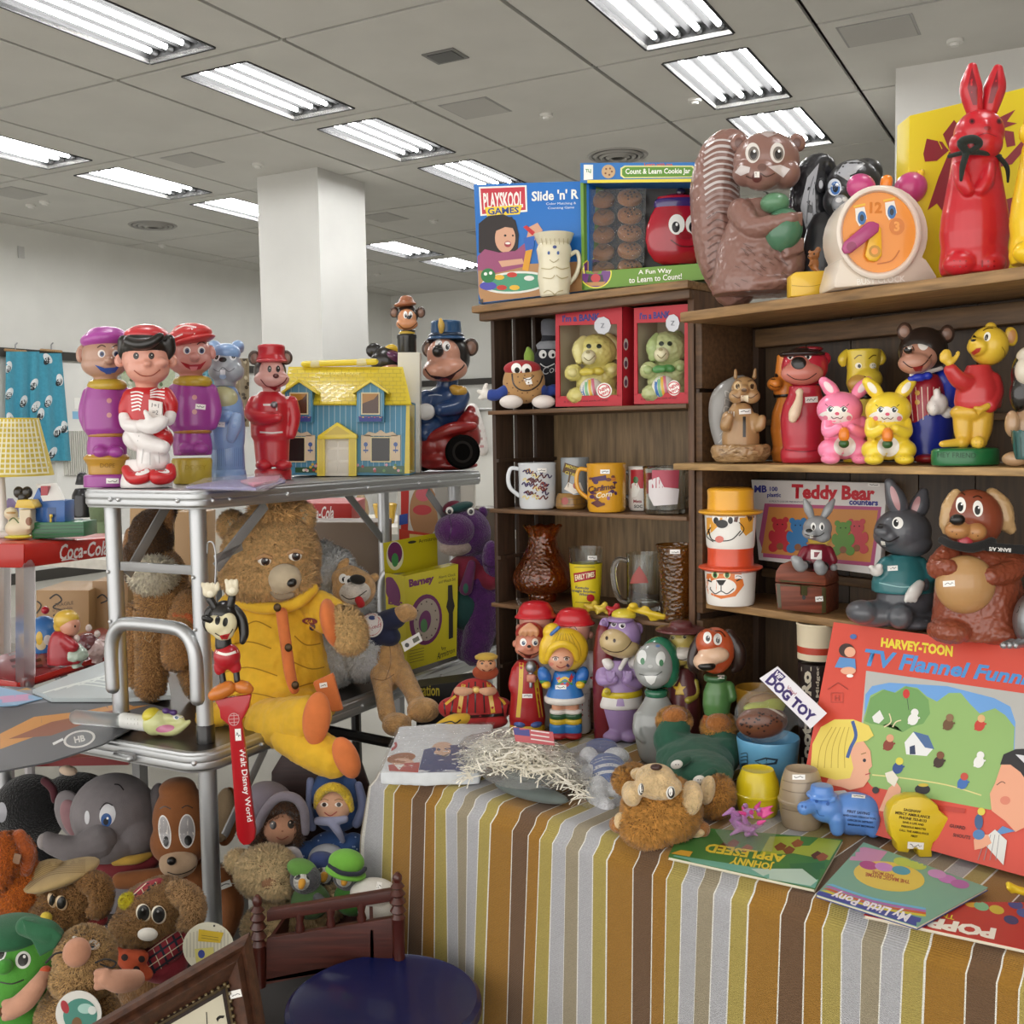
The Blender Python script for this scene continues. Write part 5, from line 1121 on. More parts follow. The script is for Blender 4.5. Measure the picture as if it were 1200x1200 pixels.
p=f.part('glass',G1,'g',blend=0);p.l(754,[(716,19),(714,20),(708,20),(706,19.5),(648,19.5),(644,20),(644,18.6),(650,18.2),(702,18),(704,1)],seg=40);h=f.part('handle',G1,'g',blend=0);h.t([(735,654,0,3),(724,653,0,3.4),(719,665,0,3.4),(721,685,0,3.4),(727,699,0,3.4),(736,702,0,3)]);p.D([(741,672),(749,660),(757,672),(760,680),(738,681)],'#9c4a44','printed_emblem','k')
f=Fig('amber_tumbler',LY(.02,793),793,722,'brown amber tumbler with a basket-weave pattern','glass',LZ[3])
p=f.part('glass',AM2,'a',blend=0);prof=[(722-i*4,15+8*i/23+(.9 if i%2 else 0))for i in range(23)];p.l(793,prof+[(632,24.5),(631,24),(636,22),(718,13),(719,1)],seg=40);sticker(p,791,641,12,5)
f=Fig('toy_airplane',LY(-.002,770),765,722,'small yellow plastic toy airplane lying on the shelf edge','toy airplane',LZ[3])
p=f.part('airplane','#dcbc30');p.t([(737,712,6,3),(755,716,2,4),(775,721,-2,3.4),(783,722,-3,2)]);p.p([(752,708),(760,710),(771,727),(762,728)],0,3);p.e(742,709,6,4,5);p.e(778,724,8,1.6,4);p.t([(783,721,-3,1.6),(801,718,-4,1)])
for k,(x,c,lab)in enumerate(((693,'#cdb03a','crumpled yellow plastic figure lying left on the shelf edge'),(705,'#d6bc48','pale yellow plastic figure beside the red one on the shelf edge'),(719,'#b3212b','small red plastic toy on the shelf edge behind the purple bottle'))):
 f=Fig('small_toy',LY(.004,x),x,722+k*2,lab,'toy',LZ[3]);p=f.part('toy',c);y=712+k*3
 p.t([(x-7,y,0,3),(x,y+3,-2,4),(x+6,y+1,0,3)]);p.t([(x-2,y+3,0,3),(x-5,y+8,-3,2.4)]);p.t([(x+3,y+3,0,3),(x+7,y+8,-3,2.4)]);p.e(x+4,y-3,4,3,3)
 #things on the striped cloth
def TF(name,x,by,label,cat,off=0,group=None):
 f=Fig(name,TY(x,by)+off,x,by,label,cat,ZT,group);return f
def LF(name,off,x,by,label,cat,group=None):return Fig(name,LY(off,x,800),x,by,label,cat,ZT,group)
def eyes(h,pts,rx,ry,iris='#1a1614',white='#f4f2ee',dx=.5,dy=1,k=.55):
 for x,y in pts:
  if white:h.oval(x,y,rx,ry,white,'eye')
  h.oval(x+dx,y+dy,rx*k,ry*k,iris,'eye');h.oval(x+dx+rx*.15,y+dy-ry*.25,max(.5,rx*.14),max(.5,ry*.14),'#ffffff','eye')
f=TF('singer_bottle',618,850,'toy bottle of a figure in a red robe with yellow stripes holding a silver microphone','toy bottle',-.04)
SK='#c9826a'
b=f.part('robe','#a81f24');b.l(618,[(850,20),(842,21),(835,22),(820,20),(800,19),(785,18),(772,15),(767,11)],flat=.8);b.t([(605,780,0,6),(601,798,-4,6),(602,806,-4,4)])
for q in([(611,772),(610,800),(607,836)],[(627,772),(629,800),(634,836)]):b.stroke(q,5,'#d9b22e',None)
bs=f.part('base','#d9b32a');bs.l(618,[(852,20),(848,21.5),(843,21),(841,19)],flat=.85);sh=f.part('shoes','#4a63a8');sh.e(610,843,9,5,12,d=-8);sh.e(627,843,9,5,12,d=-8)
h=f.part('head',SK);h.e(620,749,17,19,16,d=-2);h.e(611,756,8,7,8,d=-9);h.e(629,756,8,7,8,d=-9);h.e(620,755,4,3,5,d=-17)
for x in(604,637):e=f.part('ear',SK);e.e(x,750,4,5,4)
hr=f.part('hair','#a5302c');hr.e(621,738,17.5,14,16.5,d=2);fr=f.part('fringe','#d49a72');[fr.t([(621,727,-12,3),(611+k*6,735,-16,3.4),(609+k*6.5,741,-15.5,1.6)])for k in range(4)]
eyes(h,((613,748),(627,748)),3.8,4.6,'#4a5a72');h.stroke([(607,758),(614,762),(622,763),(630,760),(634,755)],1,'#4a1c16','mouth');h.D([(613,762),(623,763.5),(621,767),(616,766)],'#5c1a1a','mouth');h.oval(620,753,2.4,1.8,'#1d1412','nose')
m=f.part('microphone','#a8aaae','m',blend=0);m.e(622,777,6.5,7.5,6,d=-18);m.t([(622,784,-18,3),(622,800,-20,2)])
g=f.part('hand',SK);g.e(623,790,6,6,6,d=-18);[g.t([(618,787+k*3.2,-21,2),(627,787.5+k*3.2,-22,1.9)])for k in range(3)];sticker(b,618,811,12,5)
def helmet(x,y,base,off,label,full):
 f=LF('helmet_bottle',off,x,base,label,'toy bottle','red helmet toy bottles')
 h=f.part('head','#c98f7e');h.e(x,y+24,20,21,18);h.e(x+2,y+33,16,12,15,d=-2)
 for s_ in(-1,1):e=f.part('ear','#c98f7e');e.e(x+s_*20,y+32,4,5,4,d=2)
 hm=f.part('helmet','#c01d28');hm.l(x,[(y+20,25),(y+18.5,26.5),(y+17,24),(y+14,21.5),(y+8,20),(y+2,15),(y,9),(y-.8,3)],flat=.72);rm_=f.part('rim_line','#e6c0b0',parent=hm);rm_.l(x,[(y+20.8,25.5),(y+19.8,26.4),(y+19.6,25)],flat=.73)
 b=f.part('shirt','#cfc6c2');b.l(x+4,[(base-46,17),(base-70,19),(base-88,17),(base-96,10)],flat=.8);b.t([(x+20,base-88,0,8),(x+24,base-68,-4,8),(x+20,base-58,-8,7)])
 lg=f.part('trousers','#c9c2bf');lg.l(x+6,[(base,14),(base-4,15),(base-30,14),(base-50,16)],flat=.8)
 if full:
  for k in range(4):lg.stroke([(x+10,base-38+k*6),(x+18,base-37+k*6)],2,'#b0242c',None)
  c=f.part('cuff','#b0242c');c.e(x+23,base-62,9,8,8,d=-6);h.stroke([(x-8,y+25),(x,y+22),(x+4,y+26)],1,'#3a1e16','eyebrow')
  b.stroke([(x+2,base-94),(x+14,base-84)],4,'#c02530',None)
helmet(672,706,852,-.04,'red-helmeted toy bottle in a pale suit behind the blonde doll',True)
helmet(628,700,846,-.045,'red-helmeted toy bottle mostly hidden behind the red-robed singer',False)
f=TF('doll_figure',662,862,'blonde vinyl doll in a blue dress with rainbow trim and colourful boots','doll',-.02)
SK2='#dca284'
hr=f.part('hair','#e6bf2e');hr.e(663,757,27,26,22,d=4);hr.e(646,735,11,9,10,d=2,rot=30);hr.t([(646,740,0,7),(640,752,0,8),(638,768,2,7)])
for k in range(7):hr.stroke([(645+k*6,765),(649+k*5,752),(655+k*2.5,738)],.9,'#b8921c',None)
rb_=f.part('hair_bow','#3f6db0');rb_.t([(646,739,-10,2.6),(655,731,-12,2.6)]);
h=f.part('face',SK2);h.e(657,768,16,15,13,d=-14)
fr=f.part('fringe','#e6bf2e');fr.t([(641,768,-16,4),(647,755,-22,5),(660,750,-24,5),(672,756,-20,5),(676,768,-14,4)])
for x in(651,664):h.oval(x,768,3,2.2,'#f2e6dc','eye');h.oval(x,768,2,2.1,'#4a2c20','eye');h.stroke([(x-4,766.6),(x,765.2),(x+4,766.8)],.9,'#3a2018','eyebrow')
h.oval(657,772,1.6,1.2,'#b8745a','nose');h.stroke([(652,776),(657,778.5),(663,776)],1.2,'#a8433c','mouth');h.oval(646,774,2.6,2,'#d98470',None);h.D([(665,773),(668,776),(666,778),(663,776)],'#4a3a5a',None)
d=f.part('dress','#2f78c4');d.l(662,[(816,23),(811,23),(800,19),(792,15),(782,13),(780,8)],flat=.8)
d.stroke([(650,783),(662,800),(673,783)],4,'#c2302e',None);d.stroke([(654,795),(662,790),(670,795)],3,'#e0bc30',None);d.stroke([(653,798),(662,794),(671,798)],2,'#3d8a4a',None)
for s_ in(-1,1):
 a=f.part('sleeve','#2a6cbc');a.e(660+s_*22,788,8,12,9,d=-4,rot=s_*-20);c=f.part('cuff','#e0bc30',parent=None);c.e(660+s_*20,798,6,5,7,d=-10);c2=f.part('cuff','#2f7a40');c2.e(660+s_*22,794,6.5,4,7,d=-7)
t=f.part('hem_trim','#e9e5df');t.l(662,[(819,22),(817,24.5),(812,25),(810,23)],flat=.8)
lg=f.part('legs',SK2);lg.t([(654,815,0,8),(654,832,0,8)]);lg.t([(671,815,0,8),(671,832,0,8)])
for y0,y1,c,nm in((827,831,'#e9e5df','boot_trim'),(831,837,'#2d5a38','boot_band'),(837,843,'#e0bc30','boot_band'),(843,854,'#2d7cc4','boot_band')):
 q=f.part(nm,c);[q.l(x,[(y1+1,9),(y1-1,10.5),(y0+1,10.5),(y0-1,9)],d=-1)for x in(654,672)]
bt=f.part('shoe','#a82028');[bt.e(x,857,11,5,14,d=-3)for x in(654,672)];sticker(d,657,801,13,5)
f=TF('hippo_bottle',727,872,'purple hippo bottle with a tan snout, white jacket and yellow belt','toy bottle',.02)
PU='#a287b8'
b=f.part('body',PU);b.l(727,[(864,17),(852,18),(838,22),(824,25),(808,25),(792,23),(778,17),(770,13)],flat=.8);b.e(718,862,13,8,14,d=-6);b.e(738,862,13,8,14,d=-6)
b.t([(708,786,-4,9),(706,797,-14,8),(720,796,-24,6)]);b.t([(746,786,-4,9),(748,800,-14,8),(734,797,-24,6)])
j=f.part('jacket','#e2dedb');j.l(727,[(828,27),(824,28),(814,26),(806,24)],flat=.82);j.t([(703,768,-2,6),(714,780,-8,7)]);j.t([(752,764,0,7),(742,778,-8,7)]);j.t([(735,770,-14,3.4),(727,784,-20,3.4)])
for s_ in(-1,1):j.D([(727+s_*5,828),(727+s_*2,812),(727-s_*2,812),(727-s_*2,828)],PU,None)
bl=f.part('belt','#d9c22e');bl.l(727,[(815,25.5),(813,26.5),(809,26.5),(807,25)],flat=.84);k=f.part('buckle','#dcc83a',parent=bl);k.e(711,811,5.5,5.5,4,d=-20);k.oval(711,811,2.6,2.8,'#a8921c',None)
for x in(716,736):g=f.part('hand',PU);g.e(x,795,7,6,6,d=-24);[g.t([(x+(-4+kk*4),793,-27,2.2),(x+(-5+kk*4.5),787,-27,2)])for kk in range(3)]
h=f.part('head',PU);h.e(731,745,21,22,19,d=0);e=f.part('ear',PU);e.e(708,731,6,8,4,rot=-20);e.oval(708,731,3,5,'#6d5082','ear_lining',rot=-20);e=f.part('ear',PU);e.e(748,737,6,8,4,rot=15);e.oval(748,737,3,5,'#6d5082','ear_lining')
mz=f.part('snout','#c9b183');mz.e(722,753,20,17,17,d=-10,rot=-10);mz.e(731,760,19,12,15,d=-10)
mz.oval(711,748,1.7,2.4,'#3a2a24','nose');mz.oval(720,751,1.7,2.4,'#3a2a24','nose');mz.stroke([(704,758),(716,764),(730,763),(740,752),(741,740)],1.1,'#4a3226','mouth')
eyes(h,((719,731),(729,733)),4,4,'#1c1418');cp=f.part('cap','#d6c23a');cp.e(731,721,15,8,14,d=0);cp2=f.part('cap_brim','#9a80b0',parent=None);cp2.e(727,726,17,4,17,d=-4)
f=LF('capped_bottle',-.05,708,850,'dark red toy bottle hidden behind the purple hippo','toy bottle')
b=f.part('body','#6f1d28');b.l(708,[(868,12),(800,13),(760,12),(735,8),(725,4)])
f=TF('hooded_bottle',770,894,'smooth grey bowling-pin shaped bottle with a white-eyed face and a dark green hood','toy bottle',.012)
GY='#9a9d9b'
b=f.part('body',GY,'s');b.l(770,[(896,19),(890,22),(870,26),(850,28),(838,25),(826,17),(818,13),(812,12)],flat=.85);b.t([(750,845,-6,8),(748,862,-12,7),(754,872,-16,4)])
n=f.part('neck_ring','#2e6b50','s');n.l(769,[(821,13),(818,14),(814,14),(812,12)])
hd=f.part('hood','#2f7457','s');hd.e(773,781,25,31,23,d=4);hd.e(783,790,14,22,18,d=2)
h=f.part('head',GY,'s');h.e(766,785,24,28,18,d=-8);h.e(766,797,20,14,16,d=-11)
for x,y in((752,775),(774,777)):h.oval(x,y,5.5,8.5,'#d9dcda','eye',rot=10);h.oval(x+1,y+5,2.6,4,'#3f7a54','eye')
h.oval(762,786,3,2,'#b4b7b5',None);h.stroke([(749,795),(758,797),(768,797),(776,792)],1.2,'#4a4d4b','mouth');h.D([(755,797),(770,797),(767,805),(763,808),(758,804)],'#e2e4e2','mouth');h.oval(771,762,2.6,1.6,'#5d82b4',None)
f=LF('hatted_bottle',-.05,800,850,'dog-faced bottle in a wide brown hat and star badge behind the grey hooded one','toy bottle')
b=f.part('body','#5a2a2c');b.l(802,[(888,20),(872,21),(830,21),(805,19),(785,12),(780,9)]);b.D([(796,800),(799,806),(804,806),(800,810),(802,816),(796,812),(791,816),(792,810),(788,806),(794,806)],'#c9a42c','badge')
g=f.part('glove','#a89a3a');g.t([(815,800,-8,4),(816,815,-12,4),(806,822,-18,5)])
h=f.part('head','#b8a65a');h.e(800,752,16,15,15);h.e(796,770,15,12,15,d=-6);h.e(808,780,8,8,8)
w=f.part('muzzle','#d6d0c8');w.e(800,768,16,9,12,d=-12);w.oval(793,757,6,4.4,'#6a2a28','nose');eyes(h,((788,748),(802,747)),3.6,3.6,'#2a2418','#c9c08a');w.stroke([(790,772),(800,775),(812,770)],1,'#3a2a22','mouth')
ht=f.part('hat','#5d2c2e');ht.l(798,[(741,30),(738.5,30.5),(737,26),(736,14),(730,13),(729,9)])
f=Fig('dog_bottle',RY(-.065,838,800),838,856,'rust-orange hound bottle with black ears, long pale snout and green coat','toy bottle',ZT)
b=f.part('coat','#4f7a44');b.l(840,[(838,15),(825,17),(810,16),(800,12),(796,10)],flat=.8);b.t([(854,805,0,7),(858,818,-4,6)])
lg=f.part('body','#b8512c');lg.l(838,[(908,22),(896,24),(880,20),(862,18),(846,17),(836,13)])
h=f.part('head','#b8512c');h.e(838,763,23,28,20,d=2);h.e(830,754,15,17,16,d=-6)
mz=f.part('muzzle','#dcb79a');mz.e(836,768,19,11,14,d=-14);mz.e(826,776,14,11,14,d=-17)
n=f.part('nose','#17120f');n.e(828,781,11,6,8,d=-25)
eyes(h,((829,748),(841,750)),5,7,'#4a4a4e',k=.5);h.stroke([(822,741),(828,737),(834,739)],1.2,'#3a1a10','eyebrow');h.stroke([(838,740),(845,741),(850,747)],1.2,'#3a1a10','eyebrow')
for pts in(((822,744,2,5),(814,762,2,7),(812,780,0,7),(816,788,0,4)),((854,744,4,7),(864,762,4,10),(865,778,4,9),(860,786,4,5))):e=f.part('ear','#2b1a15');e.t(list(pts))
c=f.part('collar','#38603a');c.l(838,[(799,13),(793,14),(791,12)]);sticker(c,845,794,8,4)
f=TF('cloth_doll',556,860,'printed cloth doll of a bearded man in a red and yellow striped suit','cloth doll',.03)
RD='#a32424'
b=f.part('body',RD,'c',blend=1.2);b.e(557,824,30,28,12,d=6);b.e(530,832,17,13,10,d=2);b.e(585,832,16,13,10,d=2);b.e(548,846,26,9,14,d=-4);b.e(572,848,24,9,12)
for q in([(545,797),(542,812),(538,838)],[(572,797),(574,812),(578,838)]):b.stroke(q,5,'#d2a83a',None)
for q in([(557,796),(557,838)],[(550,797),(547,838)],[(566,797),(568,838)],[(533,810),(528,842)],[(586,810),(590,842)],[(520,824),(522,840)],[(597,824),(594,840)]):b.stroke(q,1.6,'#221514',None)
b.stroke([(527,838),(545,842),(560,842),(590,840)],3.4,'#221514',None);b.stroke([(522,828),(534,818)],3,'#d2a83a',None);b.stroke([(592,828),(585,818)],3,'#d2a83a',None)
for x0,x1 in((536,552),(578,564)):h2=f.part('hand','#c99878','c');h2.t([(x0,812,-10,5),((x0+x1)/2,813,-14,5.4),(x1,812,-14,3.6)])
bk=f.part('buckle','#b9743a','c');bk.e(558,811,6,5,4,d=-12);bk.oval(558,811,3.6,3,'#e0c06a',None)
sc_=f.part('shoe','#cfa72c','c',blend=1.2);sc_.t([(546,845,-12,7),(532,848,-18,9),(520,852,-22,7),(510,855,-24,3.4)]);sc_.stroke([(516,851),(528,848),(534,850),(540,846)],1.6,'#2a1d10',None);sc_.text('LONG',530,855,4.5,'#2a1d10','lettering',bold=.03)
bd=f.part('beard','#96401f','c',blend=1.2);bd.e(569,790,16,10,7,d=6);h=f.part('face','#c8926c','c');h.e(570,781,12,9,7,d=0)
for x in(565,575):h.stroke([(x-3,778),(x,776.6),(x+3,778)],.9,'#2a1710','eyebrow');h.oval(x,780,1.6,1.3,'#2a1710','eye')
h.oval(570,783,2,2,'#b07a58','nose');bd.stroke([(561,786),(566,785),(570,787),(575,785),(580,786)],2,'#7a3118',None);h.stroke([(565,787),(570,789.5),(576,787)],1.2,'#6b2a1e','mouth')
cr=f.part('crown','#b5953c','c',blend=1);cr.l(570,[(775,13),(772,14),(770,13.5),(771,11)],flat=.6);cr.e(570,771,12,4,7)
#flat and bagged things along the front
def FZ(x,y,h=0):return onz(x,y,ZT+h)
f=TF('folded_shirt',505,885,'white printed shirt folded in a clear plastic bag at the cloth corner','shirt')
b=f.part('shirt','#d3d7da','c',blend=2,disp=(.003,.03));b.prism([FZ(x,y,.024)for x,y in((468,851),(520,847),(578,848),(562,903),(500,905),(446,903))],(0,0,-.022))
PRS='printed_figures'
b.D([(497,878),(515,874),(540,872),(565,880),(560,903),(490,905)],'#243a78',PRS,'k');b.oval(519,877,13,8,'#d9b39a',PRS,kind='k');b.D([(507,885),(527,883),(524,890),(512,891)],'#ecebe8',PRS,'k');b.oval(470,888,17,6,'#9a5a2c',PRS,kind='k',rot=-8);b.oval(472,893,13,5,'#dcb298',PRS,kind='k');b.D([(455,896),(472,894),(492,893),(490,905),(456,903)],'#b53a36',PRS,'k');b.D([(462,896),(468,902),(474,895)],'#ecebe8',PRS,'k');b.stroke([(455,873),(461,868),(464,874),(456,880),(452,884)],3,'#a8232c',PRS,'k');b.oval(513,878,1.2,1,'#2a1a14',PRS);b.oval(524,878,1.2,1,'#2a1a14',PRS);b.stroke([(512,884),(519,886),(526,883)],1.6,'#1a1614',PRS)
g=f.part('bag',M('#e8eef2','b'),blend=0);g.add([FZ(466,850,.03),FZ(580,846,.03),FZ(560,905,.028),FZ(442,905,.026)],[(0,1,2,3)])
f=TF('shred_bag',612,915,'clear plastic bag full of white paper shreds round a dark object','bag')
b=f.part('bag',M('#dfe4e6','b',lo=.2),blend=0);NB=26
v=[];fc=[]
for j in range(15):
 for i in range(NB):
  a=2*PI*i/NB;t=j/14*PI;w_=math.sin(t)**.6
  wob=1+.05*math.sin(5*a+j)+.04*math.sin(9*a+2*j)
  x=612+76*w_*math.cos(a)*wob;yb=902+30*w_*math.sin(a)*wob+(x-612)*.16
  p0=FZ(x,min(yb+9,946),0);v.append(p0+Vector((0,0,.006+.06*(j/14)**1.3*(1+.1*math.sin(3*a)))))
for j in range(14):
 for i in range(NB):a=j*NB+i;b2=j*NB+(i+1)%NB;fc.append((a,b2,b2+NB,a+NB))
b.add(v,fc)
dk=f.part('dark_object','#5d6663','c');c0=FZ(628,900,.03);dk.ball(c0,(.055,.04,.02));c1=FZ(660,925,.018);dk.ball(FZ(622,926,.014),(.07,.02,.011),Matrix.Rotation(-.7,3,'Z'));
fl=f.part('flag_card','#c05a60','k',blend=0);fl.add([f.pt(601,850,-12),f.pt(648,856,-12),f.pt(650,872,-18),f.pt(604,867,-18)],[(0,1,2,3)]);fl.D([(601,850),(620,852),(621,861),(603,859)],'#4a4a8a',None,'k')
for k in range(3):fl.stroke([(622,854+k*5),(649,858+k*5)],1.4,'#e6dcd8',None)
sr=f.part('paper_shreds','#f4efe0','k',blend=0);sr.o['kind']='stuff';r2=random.Random(3)
for k in range(1500):
 u,w2=r2.gauss(0,1),r2.gauss(0,1);x=612+max(-68,min(70,u*40));y=909+max(-16,min(24,3+w2*11))+(x-612)*.18
 h0=.014+.05*max(0,1-((x-612)/75)**2)*(.55+.45*r2.random());p0=FZ(x,y+8,0)+Vector((0,0,h0));a=r2.random()*2*PI;L_=.02+.022*r2.random();d_=Vector((math.cos(a),math.sin(a),r2.uniform(-.35,.35)))*L_;cu=Vector((r2.uniform(-1,1),r2.uniform(-1,1),r2.uniform(.0,1)))*.007
 pts=[p0-d_*.5,p0-d_*.17+cu,p0+d_*.17+cu,p0+d_*.5];wv=Vector((-math.sin(a),math.cos(a),.4))*.001
 sr.add([q+wv for q in pts]+[q-wv for q in pts],[(i,i+1,i+5,i+4)for i in range(3)])
f=Fig('bagged_plush',TY(712,928),712,928,'white plush with a blue striped shirt inside a clear bag, beside the lying bear','soft toy');f.base=onz(712,928,ZT)
w=f.part('legs','#e4e6ec','p',blend=1.6);w.t([(702,922,5,14),(700,938,-28,13),(712,948,-52,11)],n=4);w.t([(725,916,15,12),(722,932,-10,12)])
for q,dd in(((690,888,12,13,14),62),((690,906,11,11,12),30),((722,886,16,10,16),72)):a=f.part('arm','#e4e6ec','p',blend=1.6);a.e(*q,d=dd)
s_=f.part('shirt','#4a68a8','c');s_.e(712,902,23,17,40,d=40)
for k in range(3):s_.stroke([(690,896+k*8),(706,889+k*8),(722,889+k*8),(733,897+k*8)],3.6,'#dfe2e8',None)
nv=f.part('cap','#3a4a86','c');nv.e(705,874,19,8,18,d=92)
g=f.part('bag',M('#e6ebf0','b',lo=.12),blend=2.4,disp=(.006,.03));g.e(708,904,38,30,85,d=20);g.e(690,880,14,14,30,d=70);g.e(690,935,16,12,30,d=-30)
f=Fig('teddy_bear',1.61,800,935,'brown teddy bear in green lying on its back with its head at the table edge','soft toy');f.base=onz(800,935,ZT)
TB_,CRM='#a06a34','#d9bb8c'
h=f.part('head',TB_,'p',blend=1.8);h.e(775,950,46,41,40,d=-165);h.e(760,966,34,26,34,d=-172);h.fur=(5.5,14000,'#b8823f')
fcx=f.part('face',CRM,'p',blend=1.6);fcx.e(768,911,24,16,24,d=-182);fcx.e(772,921,28,15,28,d=-185);fcx.e(808,936,15,22,24,d=-178,rot=-20);fcx.e(740,930,12,14,24,d=-184)
n=f.part('nose','#3a1d18','v');n.e(769,899,8,4,6,d=-196)
for x,y,w_ in((751,925,4),(786,929,6)):
 e=f.part('eye','#e9e6df','v');e.e(x,y,w_,8.5,5,d=-212,rot=-8);e.oval(x+.5,y,w_*.7,6.5,'#2a201c',None);e.oval(x,y-1,w_*.4,5,'#e9e6df',None)
for x,y,lx in((726,966,-1),(820,972,1)):e=f.part('ear',TB_,'p',blend=1.5);e.e(x,y,13,11,10,d=-165);e.e(x+lx*2,y+2,10,8,9,d=-168)
for q in((727,962,8,11),(813,976,14,6)):e=f.part('ear_lining',CRM,'p',blend=1.4);e.e(*q,7,d=-174)
b=f.part('jumpsuit','#1f5440','c',blend=1.8,disp=(.004,.02));b.e(814,890,46,26,62,d=0);b.e(820,902,40,20,55,d=-55);b.t([(800,885,15,24),(786,868,30,21),(792,852,40,18)]);b.t([(830,892,0,26),(848,882,18,23),(842,864,35,19)])
for q,q2 in(((790,845,20,16,17),(791,840,16,12,12)),((843,853,21,18,18),(842,848,16,13,13))):
 lg=f.part('foot',TB_,'p',blend=1.8);lg.e(*q,d=46 if q[0]<800 else 38);lg.fur=(4.5,4000,'#b8823f');pd_=f.part('paw_pad','#a8682f','p',blend=1.5);pd_.e(*q2,d=37 if q2[0]<800 else 29)
for x,y,d,rx,ry in((737,916,-115,19,16),(840,934,-110,20,26)):a=f.part('arm',TB_,'p',blend=1.6);a.e(x,y,rx,ry,22,d=d,rot=-20);a.e(x+(6 if x<800 else-4),y-8,rx*.8,ry*.7,22,d=d+20);a.fur=(4.5,3500,'#b8823f')
for q,dd in(((750,908,12,8,12),-130),((829,926,9,18,14),-124)):pw=f.part('paw',CRM,'p',blend=1.5);pw.e(*q,d=dd,rot=-12)
st=f.part('strap','#1d4d3a','c',blend=1.2);st.t([(806,890,-78,5),(796,896,-86,5)]);st.t([(836,905,-98,6),(822,913,-106,5)])
for x,y,dd in((793,896,-92),(819,914,-114)):bt=f.part('button','#e4e2dc','v',blend=0);bt.e(x,y,7.5,5.5,3,d=dd,rot=15);bt.oval(x-1,y,.8,.7,'#555555',None);bt.oval(x+2,y,.8,.7,'#555555',None)
f=TF('paper_cup',957,905,'very tall dark brown candy tube with cream top and red stripe','candy tube',-.05)
c=f.part('tube','#2a1c1a','k',blend=0);c.l(957,[(905,20),(902,20.5),(759.5,22)],seg=44);r=f.part('top_band','#e0d3b6','k',blend=0);r.l(957,[(759.5,22.1),(720,23),(718,23.8),(716.5,23),(718,21.5),(740,20),(745,1)],seg=44)
r.l(957,[(752,22.35),(744,22.55)],seg=44,mat=M('#b8402a','k'),closed=False)
c.text('Tootsie Roll',0,0,1,'#e6ddc8','lettering',H=[(939,893),(939,764),(951,764),(951,893)],bold=.05);c.text('Bite Size Midgees',0,0,1,'#e6ddc8','lettering',H=[(956,855),(956,763),(961,763),(961,855)],bold=.02)
f=TF('tub',880,868,'mustard yellow plastic tub half hidden behind the bagged dog toy','tub',-.075)
p=f.part('tub_wall','#c08f2c',blend=0);p.l(886,[(868,17),(866,18),(800,23),(796,24),(789,24.5),(788,23.5),(796,22),(860,17),(862,1)],seg=40)
f=TF('tub',900,925,'light blue plastic tub printed with black drawings','tub')
p=f.part('tub_wall','#6fb0d8',blend=0);p.l(900,[(925,30),(923,31),(880,35),(872,36),(863,37),(861,36.5),(863,35),(880,33),(915,29),(917,1)],seg=44)
p.D([(884,892),(897,888),(912,890),(910,896),(893,898)],'#2a3a4a','printed_drawing','k');p.D([(886,893),(897,890),(909,892),(907,894),(893,896)],'#6fb0d8','printed_drawing','k');[p.stroke([(868,884+k*4),(875,883+k*4),(876,889+k*4)],1,'#2a3a4a','printed_drawing','k')for k in range(4)];p.oval(872,898,3.5,3,'#2a3a4a','printed_drawing',kind='k');[p.stroke([(888+4*k,903),(890+4*k,908)],1,'#2a3a4a','printed_drawing','k')for k in range(5)]
f=Fig('dog_toy',TY(900,925),900,868,'bagged burger-shaped dog toy under a white header card standing in the blue tub','pet toy')
u=f.part('patty','#6f4430');u.e(893,846,31,20,14,d=-10,rot=4);lt=f.part('lettuce','#a8b04a');lt.e(895,830,25,8,13,d=-4);lt.e(905,826,16,9,12,d=0)
u.stroke([(866,838),(880,829),(900,829),(920,840)],2.4,'#d9cfc0',None);r3=random.Random(2)
for k in range(34):a=r3.random()*2*PI;q=math.sqrt(r3.random());u.oval(893+25*q*math.cos(a),849+14*q*math.sin(a),1.4,1.1,'#2c1814',None)
bun=f.part('bun','#8d6a3a');bun.e(900,822,24,10,12,d=6)
cd_=f.part('header_card','#e9e6ec','k',blend=0);cd_.prism([f.pt(911,781,-22),f.pt(969,836,-105),f.pt(950,854,-100),f.pt(890,795,-16)],(.0006,.0012,0))
cd_.text('DOG TOY',0,0,1,'#3a2a6a','lettering',H=[(905,789),(957,838),(949,848),(896,799)],bold=.05);cd_.D([(911,784),(921,793),(914,799),(905,790)],'#3a2a6a',None,'k');cd_.text('VIP',0,0,1,'#e9e6ec','lettering',H=[(911,786),(919,793),(914,797),(906,790)],bold=.04);cd_.stroke([(900,805),(940,845)],2.2,'#d98a2c',None);cd_.text('Vinyl',0,0,1,'#a02a4a','lettering',H=[(924,803),(934,812),(930,816),(920,807)])
bg_=f.part('bag',M('#eef0f2','b'),blend=1.8);bg_.e(897,838,38,34,18,d=-4,rot=15);bg_.t([(905,805,-6,16),(922,812,-6,18),(942,842,-8,12)])
def barrel(x,y0,y1,col,label,st=None):
 f=TF('toy_barrel',x,y1,label,'toy barrel',-.004,'small plastic toy barrels');w=24.5;H_=y1-y0
 p=f.part('barrel',col);p.blend=0;p.l(x,[(y1+2,w-3),(y1,w-1.5),(y1-H_*.28,w+1),(y1-H_*.4,w+2),(y1-H_*.42,w+3.2),(y1-H_*.46,w+3.2),(y1-H_*.48,w+1.8),(y1-H_*.75,w-.5),(y0+9,w-2.5),(y0+3,w-4.5),(y0,w-6),(y0+1.5,w-8),(y0+2,.5)],seg=44)
 if st:sticker(p,*st,15,6)
 return p
barrel(888,900,952,'#dcc51e','bright yellow plastic toy barrel in front of the blue tub')
p=barrel(939,899,966,'#a8967e','tan plastic toy barrel beside the yellow barrel',(936,912))
